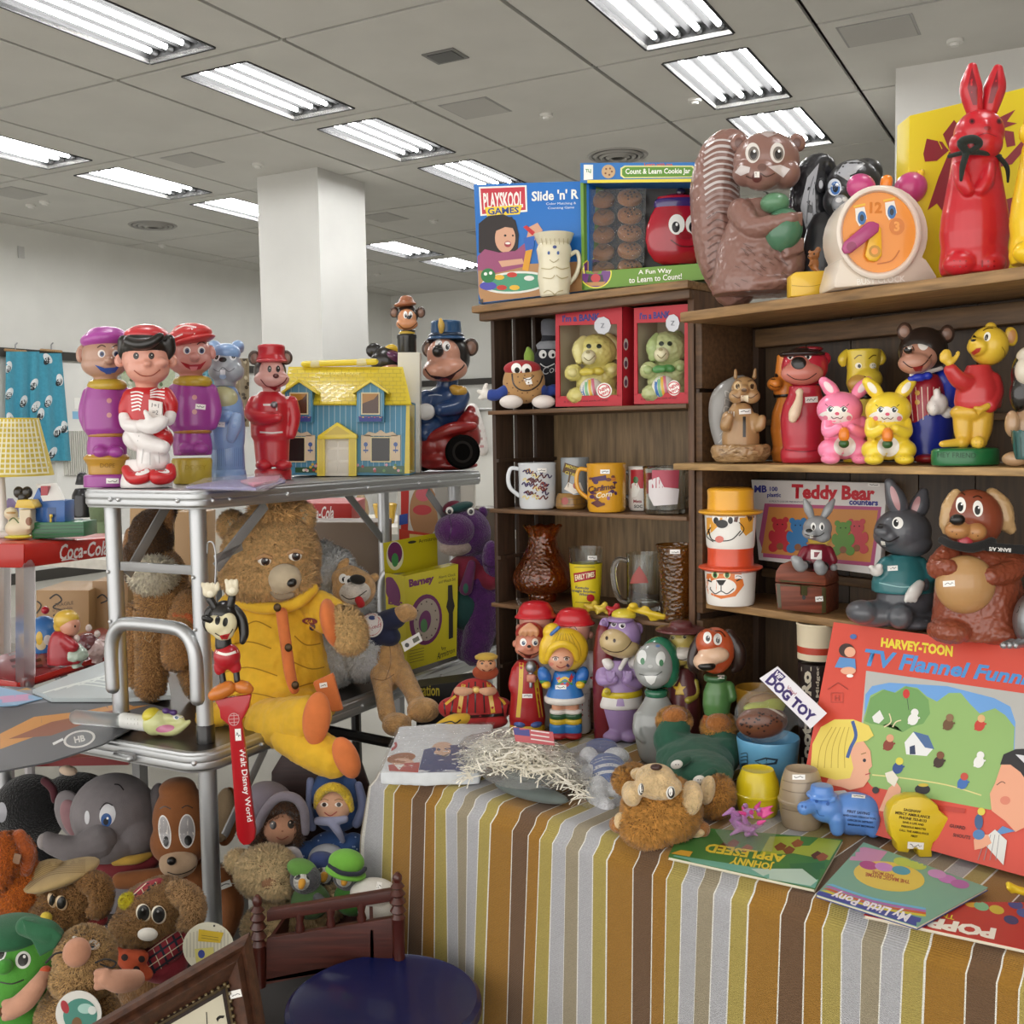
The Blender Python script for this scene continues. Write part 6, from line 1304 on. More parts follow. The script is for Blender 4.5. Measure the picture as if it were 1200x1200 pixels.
for y in(915,926,948):p.stroke([(916,y),(928,y+3.5),(940,y+4.5),(952,y+3.5),(962,y)],1.1,'#82725e',None)
f=TF('piggy_bank',995,978,'blue piggy bank wearing a small hat and printed with black writing','piggy bank',-.005)
BL='#5f8fd8'
b=f.part('body',BL);b.e(1000,958,34,26,20,d=2);b.e(1012,960,26,25,19,d=0);b.e(968,951,20,18,18,d=-2)
for x,d,y in((980,-12,977),(1022,-14,979),(990,20,966),(1030,18,967)):b.t([(x,964,d,10),(x+1,y,d,8.5)])
b.t([(956,948,-8,10),(946,951,-12,8)]);sn=f.part('snout',BL);sn.t([(950,950,-12,8),(942,952,-15,8.5)]);sn.oval(940,950,1.3,1.8,'#3a62a8',None);sn.oval(944,951,1.2,1.8,'#3a62a8',None)
ht=f.part('hat',BL);ht.l(963,[(938,18),(935,19),(933,14),(925,13),(924,11)],d=-2);e=f.part('ear',BL);e.e(975,942,6,4,4,d=-16,rot=30);e=f.part('ear',BL);e.e(952,940,4,4,4,d=-10)
b.stroke([(957,954),(960,960),(966,961)],1,'#3a62a8','mouth');b.oval(957,944,2,2,'#3a62a8','eye');b.oval(970,947,2,2,'#3a62a8','eye')
for k,t_ in enumerate(('FIRST SAVING','AND LOAN ASSOCIATION','OFFICES IN DETROIT','SAGINAW MICHIGAN')):b.text(t_,1006+k,957+k*5.2,4.4 if k==0 else 3.2,'#1c2c55','lettering',rot=7,bold=.03)
sticker(b,1006,938,16,4,5)
f=TF('piggy_bank',1076,1004,'flat yellow piggy bank printed with black writing and a price sticker','piggy bank',.01)
b=f.part('body','#d8bb22',blend=0,bevel=.0022)
prof=[(1043,975),(1041,962),(1045,949),(1054,941),(1066,937),(1080,937),(1090,940),(1099,947),(1101,953),(1107,958),(1114,963),(1114,974),(1107,978),(1101,985),(1094,991),(1092,998),(1093,1008),(1077,1008),(1076,998),(1066,999),(1065,1003),(1052,1001),(1051,992),(1045,984)]
b.p(prof,-14,6)
for k,t_ in enumerate(('SAGINAW','MERCY AMBULANCE','PHONE 753-8133','SAVE A LIFE AND','PRECIOUS MINUTES','CALL THE AMBULANCE','FIRST')):b.text(t_,1069+k*.4,953+k*5,4.4 if k<3 else 3.3,'#3a2c0c','lettering',rot=8,bold=.03)
sticker(b,1073,994,19,8,4)
f=Fig('bow_pack',onz(872,985,ZT).y,872,985,'clear packet with crumpled pink and mauve plastic flowers lying on the green book','packet',ZT+.006)
b=f.part('flower','#b078b4','v');r4=random.Random(5)
for k in range(22):
 a=r4.random()*2*PI;q=f.pt(872,968,0)+Vector((math.cos(a)*.022*r4.random(),math.sin(a)*.02*r4.random(),r4.uniform(-.012,.02)));b.tube([q,q+Vector((math.cos(a)*.013,math.sin(a)*.01,r4.uniform(-.008,.012)))],[.0045,.0018],8)
b2=f.part('flower','#d84a94','v')
for k in range(9):a=r4.random()*2*PI;q=f.pt(880,962,-8)+Vector((math.cos(a)*.016,math.sin(a)*.012,r4.uniform(-.004,.014)));b2.tube([q,q+Vector((math.cos(a)*.013,math.sin(a)*.01,.006))],[.004,.0015],8)
g=f.part('packet_film',M('#f2eef2','b'),blend=0);g.add([onz(838,975,ZT+.016),onz(880,952,ZT+.03),onz(912,965,ZT+.02),onz(905,1000,ZT+.008),onz(855,1000,ZT+.008)],[(0,1,2,3,4)]);sticker(g,894,951,10,4,20)
def book(name,q,label,z0,th,col,edge):
 cx=sum(x for x,y in q)/4;cy=sum(y for x,y in q)/4
 f=Fig(name,onz(cx,cy,ZT).y,cx,cy,label,'book',None,'picture books on the table');f.base=onz(cx,cy,ZT)
 pg=f.part('pages','#d8d0bc','k',blend=0);pts=[onz(x,y,z0+th)for x,y in q];c0=sum(pts,Vector())/4
 pg.prism([p_+(c0-p_).normalized()*.0015-Vector((0,0,.0006))for p_ in pts],(0,0,-(th-.0014)))
 cv=f.part('cover',col,'k',blend=0);cv.prism(pts,(0,0,-.0006));f.part('back_cover',edge,'k',blend=0).prism([p_-Vector((0,0,th-.0008))for p_ in pts],(0,0,-.0006));return f,cv
f,c=book('picture_book',((800,968),(988,984),(955,1042),(783,1004)),'green picture book lying upside down with a yellow title, leftmost of the three books',ZT+.0015,.004,'#3f7a3a','#d6cfb8')
CP='cover_picture'
c.D([(905,975),(986,985),(972,1008),(930,1000),(890,1002)],'#9fae3a',CP,'k');c.D([(790,1002),(960,1028),(955,1041),(786,1005)],'#6fae9a',CP,'k');c.D([(925,1012),(975,1010),(960,1034),(930,1028)],'#2f6b3a',CP,'k');c.D([(880,1018),(940,1018),(958,1032),(950,1038),(900,1030)],'#bcd4c4',CP,'k')
for x,y in((915,992),(925,996),(935,988),(958,1002),(964,1004),(848,992),(860,988),(876,994)):c.D([(x-8,y),(x,y-5),(x+7,y-1),(x+3,y+4),(x-4,y+5)],random.Random(x).choice(('#7a3f1e','#5a3018','#93512a')),CP,'k')
c.text('JOHNNY',0,0,1,'#e0c83a','lettering',H=[(905,1020),(854,1012),(860,1001),(908,1010)],bold=.04);c.text('APPLESEED',0,0,1,'#e0c83a','lettering',H=[(919,1011),(824,998),(830,988),(921,1002)],bold=.04)
c.D([(786,1000),(808,1004),(812,998),(798,996)],'#d9a83a',CP,'k')
f,c=book('picture_book',((1012,987),(1158,1040),(1075,1086),(956,1048)),'blue and pink picture book with a rainbow band, middle of the three books',ZT+.0075,.004,'#7aa894','#3a4a8a')
c.D([(1005,991),(1040,998),(1030,1010),(995,1008)],'#c98fb4',CP,'k');c.oval(1042,1027,42,17,'#e0c45a',CP,kind='k',rot=8);c.D([(960,1044),(1080,1076),(1076,1086),(956,1048)],'#3f4a9a',CP,'k')
for k,cc in enumerate(('#d9c83a','#c9583a','#b46ab4','#6ab4d9')):c.stroke([(962+k*2,1042-k*2.5),(1020+k,1062-k*3),(1085,1073-k*2.6)],2.4,cc,CP,'k')
for x,y,cc in((1018,1014,'#b04a8a'),(1036,1016,'#c98ad0'),(1056,1020,'#4a9ab4'),(1058,1010,'#b8c85a'),(1075,1014,'#b8c85a'),(1110,1030,'#c07ac0'),(1125,1036,'#b06aa8'),(1098,1024,'#c890c8')):c.oval(x,y,11,5,cc,CP,kind='k',rot=10)
c.text('My Little Pony',0,0,1,'#f0ecf4','lettering',H=[(1064,1081),(972,1052),(978,1042),(1070,1068)],shear=.2,bold=.03);c.text('THE MAGIC RHYME',1040,1029,6,'#b0524a','lettering',rot=190,bold=.02);c.text('AND MORE',1035,1024,5,'#b0524a','lettering',rot=190,bold=.02)
f,c=book('picture_book',((1030,1056),(1300,1058),(1290,1132),(1012,1072)),'red picture book with a white title, partly under the blue one at the right',ZT+.0025,.004,'#b8322e','#d9cdb8')
c.text('POPP',0,0,1,'#f0e9dc','lettering',H=[(1165,1101),(1084,1086),(1090,1074),(1168,1088)],bold=.06);c.text('The',0,0,1,'#e0c83a','lettering',H=[(1118,1078),(1097,1074),(1099,1069),(1120,1073)],bold=.02);
for x,y,cc in((1138,1058,'#d9a83a'),(1150,1062,'#7ab48a'),(1180,1052,'#e0cba8'),(1190,1060,'#3a4a8a'),(1200,1070,'#3a5a9a'),(1168,1066,'#c9b43a'),(1185,1078,'#2c3a6a')):c.oval(x,y,9,5,cc,CP,kind='k',rot=15)
f=Fig('small_toy',onz(1192,1046,ZT+.012).y,1192,1046,'small bright yellow plastic toy lying on the red book at the frame edge','toy',ZT+.0072);p=f.part('toy','#e0c02a');p.t([(1182,1036,0,4),(1192,1042,0,5),(1204,1045,0,5)]);p.t([(1186,1044,0,3),(1182,1040,-4,3)])
Qb=onz(1147,1012,ZT);yw,ln=math.radians(-46),math.radians(20);wv=Vector((math.cos(yw),math.sin(yw),0));dv=Vector((-math.sin(yw),math.cos(yw),0));nv_=-dv*math.cos(ln)+Vector((0,0,1))*math.sin(ln)
CAM2=CAM;Qs=CAM+(Qb-CAM)*.982
def onb(x,y):q=ray(x,y);return CAM+q*((Qs-CAM).dot(nv_)/q.dot(nv_))
f=Fig('game_box',Qs.y,1080,990,'large red flannel-board game box with a printed television screen, leaning on the crates','box');f.base=Vector((.5,1.36,ZT))
p=f.part('carton','#d24a38','k',blend=0);p.prism([onb(977,729),onb(1330,776),onb(1290,1052),onb(934,953)],-nv_*.013)
PP='printed_picture'
def pd(pts,c_,nm=PP):p.D(pts,c_,nm,'k',grid=0)
p.text('HARVEY-TOON',0,0,1,'#ecd63a','lettering',H=[(1033,747),(1117,757),(1116,770),(1032,758)],bold=.05);p.text('TV Flannel Funnies',0,0,1,'#4a8fd0','lettering',H=[(1014,760),(1232,790),(1226,806),(1011,780)],bold=.035,shear=.12)
pd([(1015,786),(1210,814),(1206,958),(1004,912)],'#b5b5b1');pd([(1014,814),(1022,804),(1042,800),(1110,804),(1165,818),(1184,828),(1190,846),(1188,900),(1182,944),(1160,949),(1080,934),(1022,922),(1010,908)],'#6aa0dc')
pd([(1012,842),(1020,815),(1034,808),(1048,812),(1060,804),(1075,806),(1086,816),(1098,822),(1112,812),(1126,812),(1136,824),(1148,836),(1166,830),(1178,838),(1189,852),(1186,920),(1182,944),(1160,949),(1080,934),(1022,922),(1010,908)],'#8fb46a')
pd([(1013,845),(1020,818),(1036,808),(1050,812),(1062,804),(1076,808),(1088,820),(1090,836),(1082,848),(1068,852),(1058,858),(1046,846),(1034,850),(1020,848)],'#6f9e5a')
p.stroke([(1022,908),(1060,912),(1110,920),(1150,932)],1.5,'#d9d08a',PP,'k')
pd([(1060,870),(1070,858),(1088,865),(1093,878),(1086,886),(1062,884)],'#e6e8e8');pd([(1070,857),(1088,862),(1095,878),(1084,876)],'#4a6a9a');pd([(1066,875),(1072,873),(1073,884),(1066,884)],'#2a3a5a');p.oval(1062,813,4,5.5,'#c9322c',PP,kind='k');p.stroke([(1063,818),(1065,832)],.6,'#3a3a3a',PP,'k',n=0)
pd([(1022,840),(1031,832),(1036,842),(1030,848),(1024,846)],'#e6e6e2');p.stroke([(1036,852),(1044,846),(1042,836)],1.4,'#e6d8b0',PP,'k');p.stroke([(1046,852),(1050,846),(1056,844)],1.4,'#e6d8b0',PP,'k')
for x,y,c1,c2 in((1041,868,'#8a3a2a','#d9a07a'),(1148,845,'#c23a2c','#d9b07a'),(1052,895,'#2a4a8a','#d9cf4a'),(1128,913,'#3a6ab0','#c24a3a'),(1070,838,'#e9e9e6','#e9e9e6'),(1147,888,'#e9e9e6','#e9e9e6'),(1100,888,'#3a241a','#7a4a2c'),(1111,844,'#6a4a2c','#8a6a4a')):
 p.oval(x,y+5,6,7,c1,PP,kind='k',rot=25);p.oval(x+2,y-3,4.5,4.5,c2,PP,kind='k');p.stroke([(x-6,y+10),(x,y+6),(x+8,y+3)],2,c1,PP,'k')
p.oval(1081,925,9,6,'#1d1d22',PP,kind='k');p.oval(1082,920,6,2,'#c9b43a',PP,kind='k');p.oval(1026,926,4,4,'#2a2a2e',PP,kind='k');pd([(1085,942),(1132,948),(1130,953),(1084,947)],'#b83a2c')
HG='#e6d060'
pd([(962,932),(975,920),(1000,925),(1012,906),(1022,898),(1020,880),(1010,866),(1000,860),(985,880)],'#e6a888');pd([(1000,860),(1012,870),(1018,888),(1022,898),(1018,902),(1019,912),(1012,922),(996,926),(980,920),(990,880)],'#e6ab8c')
pd([(950,900),(952,872),(962,852),(978,843),(1000,843),(1018,850),(1024,862),(1016,868),(1004,870),(996,880),(1000,900),(996,912),(980,914),(962,910)],HG);p.stroke([(999,845),(1003,862),(997,876),(993,888)],4,'#3a5a9a',PP,'k');[p.stroke([(958+k*8,900),(962+k*7,875),(975+k*5,852)],.8,'#b89a34',PP,'k')for k in range(5)]
p.oval(1013,891,2,2.2,'#2a2a3a',PP,kind='k');p.stroke([(1009,884),(1015,882)],1,'#8a6a34',PP,'k',n=0);p.stroke([(1014,908),(1020,906)],1.2,'#b8434a',PP,'k',n=0);pd([(966,928),(990,926),(1000,934),(960,940)],'#e2e0da')
pd([(1035,938),(1041,924),(1050,916),(1056,924),(1054,940),(1040,952),(1030,950)],'#e6ab8c');pd([(1037,906),(1046,903),(1053,912),(1048,922),(1040,916)],'#e6e0d0')
pd([(1172,900),(1176,890),(1190,880),(1215,880),(1220,960),(1190,975),(1178,962),(1162,950),(1160,930),(1166,918)],'#e6a484');pd([(1172,896),(1176,884),(1190,878),(1230,876),(1230,925),(1206,920),(1196,905),(1184,896)],'#1c1a1e');pd([(1190,884),(1206,886),(1214,902),(1204,898)],'#d6d6da');p.stroke([(1168,920),(1174,916),(1178,918)],1,'#5a3a2a',PP,'k');p.oval(1178,938,6,5,'#d9826a',PP,kind='k')
pd([(1150,1005),(1162,980),(1175,968),(1190,974),(1220,970),(1230,1030),(1200,1030)],'#5a8ac0');pd([(1140,1012),(1150,985),(1166,972),(1180,985),(1176,1014)],'#dcdcd8');[p.stroke([(1146+k*7,1008),(1156+k*5,978)],.7,'#8a8a8e',PP,'k',n=0)for k in range(4)]
pd([(1141,984),(1148,978),(1158,978),(1162,988),(1152,994),(1142,996)],'#e6a484');p.oval(1147,963,5,9,'#3a5a86',PP,kind='k');p.oval(1150,951,4.5,4.5,'#d9c84a',PP,kind='k');p.oval(1147,978,7,6,'#4a7ab0',PP,kind='k')
p.oval(992,762,9,8,'#3a2420',PP,kind='k');p.oval(996,764,6.5,6,'#e6ab8c',PP,kind='k');pd([(984,770),(1002,772),(1003,784),(978,782)],'#5a8fc8');p.oval(994,786,9,4.5,'#e6ab8c',PP,kind='k');p.oval(1000,746,4,3,'#4a6aa8',PP,kind='k');p.oval(996,792,4,2,'#f0eee8',PP,kind='k')
p.text('H',981,818,9,'#9a3428','lettering');p.stroke([(974,812),(988,812),(988,823),(974,823),(974,812)],.7,'#9a3428','lettering',n=0);p.stroke([(970,808),(982,800),(994,808)],.9,'#9a3428','lettering',n=0)
p.text('GUARD',1122,969,5.5,'#3a1a1a','lettering',rot=10,bold=.02);p.text('SHOUTS',1127,980,5.5,'#3a1a1a','lettering',rot=10,bold=.02)
#row of bottle toys on the upper metal table
def UF(name,Y,x,by,label,cat,group=None):return Fig(name,Y,x,by,label,cat,ZM,group)
def purple(x0,Y,by,dx,face,hat,base,label,hatpat):
 X=lambda x:x+dx
 f=UF('purple_bottle',Y,x0,by,label,'toy bottle')
 PU='#9a3e92'
 bs=f.part('stand',base[0],bevel=.001);bs.blend=0;bs.l(x0,[(by+1,26),(by,27),(by-12,26.5),(by-14,24)]if base[1]else[(by+1,22),(by-14,22.5),(by-26,23.5),(by-29,22)],flat=.8)
 if base[1]:t=f.part('stump','#b98a2c');t.l(x0,[(by-12,21),(by-25,22),(by-33,27),(by-38,22)],flat=.8);t.text('DOPE',x0,by-24,7,'#8a6418','lettering',bold=.01)
 else:bs.text('DOPEY',x0+3,by-18,8,'#b39a2c','lettering',bold=.01)
 b=f.part('tunic',PU);b.l(x0,[(by-32,22),(by-44,23),(by-52,22),(by-58,20.5),(by-66,25),(by-84,26),(by-100,24),(by-115,20),(by-124,14)],flat=.8)
 b.e(x0-8,by-40,9,7,8,d=-18);b.e(x0+10,by-40,9,7,8,d=-18)
 b.t([(x0-20,by-108,4,9),(x0-25,by-85,2,9),(x0-22,by-68,0,7)]);b.t([(x0+20,by-108,4,9),(x0+25,by-85,2,9),(x0+22,by-68,0,7)])
 bl=f.part('belt','#a8742e');bl.l(x0,[(by-57,21.5),(by-60,22.5),(by-62,22)],flat=.82)
 c=f.part('collar','#b99a2e');c.l(x0,[(by-112,21),(by-118,23),(by-123,20),(by-125,15)],flat=.82)
 for y in(by-100,by-83):b.oval(x0+2,y,3,3,'#c98a8a','button')
 h=f.part('head',face);hx=x0-4;h.l(x0-2,[(by-120,13),(by-130,13),(by-134,16)],flat=.9);h.e(hx,by-152,25,24,22);h.e(hx,by-142,26,16,20,d=-3);h.e(hx+6,by-147,6,5,7,d=-24)
 e=f.part('ear',face);e.e(hx-27,by-155,6,11,4,d=3,rot=-12);e.oval(hx-27,by-154,3,7,'#a8705a','ear_lining',rot=-12)
 e=f.part('ear',face);e.e(hx+26,by-153,5,9,4,d=3,rot=12)
 ex=hx+5
 for k in(-8,9):h.oval(ex+k,by-155,4.4,4.6,'#e6dcd6','eye');h.oval(ex+k+.5,by-154.5,2.8,3.2,'#4a5578','eye');h.oval(ex+k+.5,by-154.5,1.3,1.6,'#16141c','eye');h.stroke([(ex+k-5,by-162),(ex+k,by-165),(ex+k+5,by-163)],1.2,'#3a2a24','eyebrow')
 h.D([(ex-16,by-142),(ex-4,by-138),(ex+8,by-139),(ex+15,by-143),(ex+8,by-133),(ex-1,by-131),(ex-9,by-135)],hatpat[1],'mouth');h.D([(ex-5,by-136),(ex+5,by-136),(ex+3,by-131),(ex-3,by-131)],hatpat[2],'mouth')
 ht=f.part('hat',hat);ht.e(hx,by-172,27,12,24,d=1,rot=hatpat[3]);ht.e(hx+3,by-178,22,9,19,d=2)
 if hatpat[0]:
  br=f.part('hat_brim',hat);br.e(hx+4,by-166,27,5,24,d=-6,rot=14)
  for q in([(hx-18,by-178),(hx-6,by-184),(hx+8,by-182)],[(hx-22,by-168),(hx-8,by-174)],[(hx,by-186),(hx+6,by-174)]):ht.stroke(q,1.6,'#f0dcd8',None)
 return f,bs,b
f,bs,b=purple(126,1.965,572,0,'#b58d78','#a8489e',('#9a3e92',1),'purple toy bottle with a purple cap on an orange stump, far left of the row',(0,'#2f4f9a','#2f4f9a',8))
sticker(bs,132,566,15,6)
f,bs,b=purple(226,2.06,566,0,'#c98a80','#c23434',('#c0a83a',0),'purple toy bottle with a red streaked cap and yellow base, behind the black-haired boy',(1,'#a3242c','#d9868a',12))
sticker(b,235,477,12,6,6)
f=UF('boy_bottle',1.915,174,572,'toy bottle of a black-haired boy in red and white with crossed legs and a slate','toy bottle')
SK='#d99a86';RD,WH='#bf2026','#e9e4e2'
bs=f.part('base',WH);bs.l(172,[(573,30),(566,30),(556,27),(548,25),(540,22)],flat=.75)
lg=f.part('legs',WH);lg.e(168,515,24,17,18,d=-2);lg.t([(160,506,-8,13),(172,520,-18,12),(192,526,-22,8)]);lg.t([(176,525,-8,15),(174,545,-14,14)]);lg.e(186,540,13,15,14,d=-8)
for q in([(163,512),(160,525)],[(168,528),(166,545)],[(176,532),(176,547)],[(186,532),(187,545)]):lg.stroke(q,.9,'#b9b4b4',None)
sh=f.part('shoe',RD);sh.t([(148,552,-14,6),(156,562,-20,8),(170,560,-26,8),(172,556,-26,6)]);sh.oval(168,555,10,3,WH,'sole_patch',rot=-18);sh2=f.part('shoe',RD);sh2.t([(200,550,-14,6),(198,560,-20,8),(184,561,-26,9),(180,557,-26,6)]);sh2.oval(190,553,9,3,WH,'sole_patch',rot=12)
b=f.part('jacket',RD);b.l(173,[(522,23),(510,24),(495,22),(478,23),(464,22),(456,14)],flat=.78);b.e(188,516,15,14,14,d=-6);b.t([(153,466,-2,9),(148,480,-4,9),(147,490,-4,7)]);b.t([(194,464,-2,9),(200,476,-4,9),(200,486,-6,7)])
for k in range(6):b.stroke([(153+k*.3,462+k*4.2),(161+k*.3,461+k*4),(168-k*.8,463+k*4)],1.8,'#f2ecea',None)
for k in range(4):b.stroke([(176,460+k*2.4),(184,457+k*3.4),(193,457+k*4)],1.5,'#f2ecea',None)
sl=f.part('sleeve',WH);sl.t([(147,490,-6,8),(150,500,-14,8),(162,502,-24,8)]);sl=f.part('sleeve',WH);sl.t([(200,488,-8,7),(198,494,-14,7)])
sp=f.part('slate','#ded7d2',blend=0,bevel=.001);sp.p([(174,470),(190,473),(190,494),(174,490)],-26,-22);sp.text('1+1',182,477,7,'#5a5658','lettering',rot=6);sp.text('=2',182,485,7,'#5a5658','lettering',rot=6)
g=f.part('glove',WH);g.t([(165,500,-28,7),(178,502,-32,9),(190,496,-30,8)],n=4);g.t([(176,496,-34,4),(172,487,-34,3.6),(170,484,-33,2.6)])
h=f.part('head',SK);h.e(172,423,28,27,25);h.e(173,434,25,19,22,d=-5);h.l(172,[(458,12),(448,13),(440,16)]);h.e(173,428,5,4,6,d=-26);h.e(158,428,9,6,7,d=-17);h.e(188,427,9,6,7,d=-17)
for s_,x in((-1,141),(1,201)):e=f.part('ear',SK);e.e(x,424,7,9,4,d=0,rot=s_*18);e.oval(x,424,3.5,5,'#bf7f6a','ear_lining',rot=s_*18)
hr=f.part('hair','#17120f');hr.e(171,408,30,20,27,d=2);hr.t([(146,402,-8,8),(144,415,-6,6),(146,424,-4,3)]);hr.t([(198,400,-6,7),(200,412,-4,6),(198,421,-4,3)]);hr.t([(150,402,-18,6),(162,406,-24,6),(176,404,-25,6),(188,396,-22,5)])
cp=f.part('cap','#c23238');cp.e(172,396,26,13,24,d=4);cp.e(172,391,20,9,19,d=4)
eyes(h,((159,418),(177,418)),3.4,4,'#241812',None,k=1);h.stroke([(152,411),(158,408),(163,410)],1,'#2a1a14','eyebrow');h.stroke([(174,409),(180,407),(185,411)],1,'#2a1a14','eyebrow');h.stroke([(157,436),(166,442),(178,442),(188,435)],1.2,'#9a4a3a','mouth')
f=UF('bunny_bottle',2.13,267,563,'pale blue bunny bottle with a cream chest and big raised foot','toy bottle')
BL='#7f9cc8'
bs=f.part('base',BL,blend=0,bevel=.001);bs.l(268,[(563,21),(556,21),(550,20),(549,19),(548,19.5),(522,19),(520,17)],flat=.85)
for k in range(14):bs.stroke([(252+k*2.5,524),(252+k*2.5,545)],.6,'#6a86b4',None)
b=f.part('body',BL);b.l(266,[(526,19),(515,21),(500,22),(485,21),(470,20),(456,14),(450,10)],flat=.85);b.t([(248,475,-4,9),(254,488,-14,8),(268,486,-22,7)]);ft=f.part('foot','#8fa9d0');ft.t([(271,512,-20,6),(275,498,-24,8),(277,488,-24,7)]);ft.oval(276,491,2,2,BL,None);ft.oval(274,498,2.6,2.6,BL,None)
ch=f.part('chest','#b8b58a');ch.e(262,466,17,15,12,d=-8)
h=f.part('head','#9aa0a8');h.e(264,428,19,20,18);h.e(256,434,12,11,13,d=-6);h.e(273,434,13,12,13,d=-6);h.l(264,[(452,12),(444,13),(438,15)])
fh=f.part('forehead','#86a6d2');fh.e(265,412,17,11,15,d=-1)
for s_ in(-1,1):e=f.part('ear','#86a6d2');e.t([(265+s_*9,408,8,6),(265+s_*14,404,20,7),(265+s_*16,408,32,5)])
eyes(h,((253,415),(273,414)),4.6,7,'#1c1a1e','#e2e2e6');h.oval(261,420,4.6,3,'#1c1a1c','nose');h.stroke([(250,431),(256,434),(261,429),(268,434),(275,430)],1,'#6a6a72','mouth');h.D([(258,432),(264,432),(264,438),(258,438)],'#e4e8ee','tooth');h.oval(261,440,4,3,'#a8c0dc','mouth');sticker(b,257,496,13,6,3)
f=UF('bandsman_bottle',2.2,318,551,'toy bottle of a bear cub in a bright red band uniform and red peaked cap','toy bottle')
b=f.part('uniform','#b8222c');b.l(319,[(536,19),(520,20),(505,21),(500,24),(480,24),(462,23),(454,18),(448,11)],flat=.8);b.t([(298,460,0,8),(294,474,-8,8),(308,480,-20,7),(326,478,-26,6)]);b.t([(341,460,0,8),(344,478,-2,8),(341,498,-6,6)])
bs=f.part('base','#b8222c',blend=0,bevel=.001);bs.l(320,[(551,21),(541,21.5),(538,20)],flat=.85);sh=f.part('shoes','#b8222c');sh.e(309,534,10,7,12,d=-12);sh.e(332,534,10,7,12,d=-12)
b.stroke([(304,495),(318,496),(331,495)],2,'#d8c8c4',None);b.stroke([(324,464),(324,470)],1.4,'#c9c4c4',None);b.stroke([(308,463),(319,463)],2.4,'#d8c8c4',None);k=f.part('baton_ball','#8d8a8c','m');k.e(321,463,4.5,4.5,4.5,d=-24)
for x in(299,337):ep=f.part('epaulette','#d8b8b4');ep.e(x,456,7,3,7)
h=f.part('head','#3a2c28');h.e(316,424,19,18,17,d=3)
for x in(296,337):e=f.part('ear','#4a372e');e.e(x+(2 if x<318 else-2),408,8,9,5,d=6);e.oval(x+(2 if x<318 else-2),409,5,6,'#8a6a5a','ear_lining')
fc=f.part('face','#cf9a90');fc.e(318,424,15,15,12,d=-7);fc.e(318,433,21,11,13,d=-9);fc.l(318,[(449,10),(440,11)])
eyes(fc,((315,420),(325,420)),2.4,4,'#17120f',None,k=1);n=f.part('nose','#5a2a28');n.e(323,429,4,3.4,4,d=-23);fc.stroke([(305,433),(312,441),(322,442),(332,437),(336,431)],1.2,'#6a1a20','mouth');fc.D([(312,441),(322,442),(330,438),(322,447)],'#8c1a24','mouth')
cp=f.part('cap','#b8222c');cp.l(318,[(413,17),(411,18),(405,15),(395,16),(393,15)]);pk=f.part('cap_peak','#c9484e',parent=None);pk.e(318,412,19,3,18,d=-4)
f=Fig('flat_bag',2.0,285,562,'clear flat bag with lilac and pink contents lying along the table edge','bag');f.base=onz(285,566,ZM)
c=f.part('contents','#8d88b8','k',blend=0,bevel=.0006);c.prism([onz(x,y,ZM+.005)for x,y in((218,570),(262,562),(326,555),(334,563),(300,572))],(0,0,-.004));c2=f.part('pink_card','#d08aa0','k',blend=0);c2.prism([onz(x,y,ZM+.010)for x,y in((282,563),(310,557),(328,557),(325,562),(298,568))],(0,0,-.004));c2.stroke([(290,564),(308,560),(324,558)],2,'#e0d07a',None,'k')
g=f.part('film',M('#e9e6f2','b',lo=.15),blend=0);g.add([onz(x,y,ZM+h_)for x,y,h_ in((205,574,.004),(240,560,.016),(290,556,.018),(326,553,.014),(336,563,.012),(310,576,.002))],[(0,1,2,5),(2,3,4,5)])
f=UF('toy_house',2.37,412,556,'blue plastic toy family house with a yellow roof and white door','toy house')
YE='#e3cb3a'
w=f.part('wall','#4f8fae','k',blend=0);w.b(338,468,480,554,-16,60)
for k in range(22):w.stroke([(340+k*6.5,470),(340+k*6.5,546)],.7,'#a9c8d4',None,n=0)
w.D([(338,545),(480,543),(480,554),(338,555)],'#2f5a3a','flower_bed');rr=random.Random(8)
for k in range(34):w.oval(340+rr.random()*136,541+rr.random()*9,1.7,1.7,rr.choice(('#d9a0b0','#c9a83a','#a83a3a','#d9d9c8','#5a8a4a')),'flower_bed')
rf=f.part('roof',YE,blend=0,bevel=.001);rf.prism([f.pt(332,470,-24),f.pt(482,470,-24),f.pt(472,427,22),f.pt(338,427,22)],(0,.004,-.004));rf.prism([f.pt(338,427,22),f.pt(472,427,22),f.pt(482,470,66),f.pt(332,470,66)],(0,.003,-.004))
for r_ in range(9):
 y=430+r_*4.6;rf.stroke([(338,y),(476,y)],.5,'#b39a22',None,n=0)
 for k in range(16):rf.stroke([(340+k*8.6+(r_%2)*4.3,y),(340+k*8.6+(r_%2)*4.3,y+4.6)],.45,'#b39a22',None,n=0)
rf.text('PLAY FAMILY HOUSE',398,435,5,'#f2e27a','lettering',bold=.02)
hd=f.part('handle',YE);hd.t([(356,424,20,4),(440,421,20,4)],seg=12);hd2=f.part('handle_mount','#d9cfa0');hd2.t([(366,424,20,4.6),(373,423.7,20,4.6)]);hd2.t([(420,422,20,4.6),(428,421.7,20,4.6)])
rd=f.part('gable_end','#d9c02e',blend=0);rd.prism([f.pt(476,470,-18),f.pt(480,470,-18),f.pt(480,552,-18),f.pt(474,552,-18)],(0,.12,0))
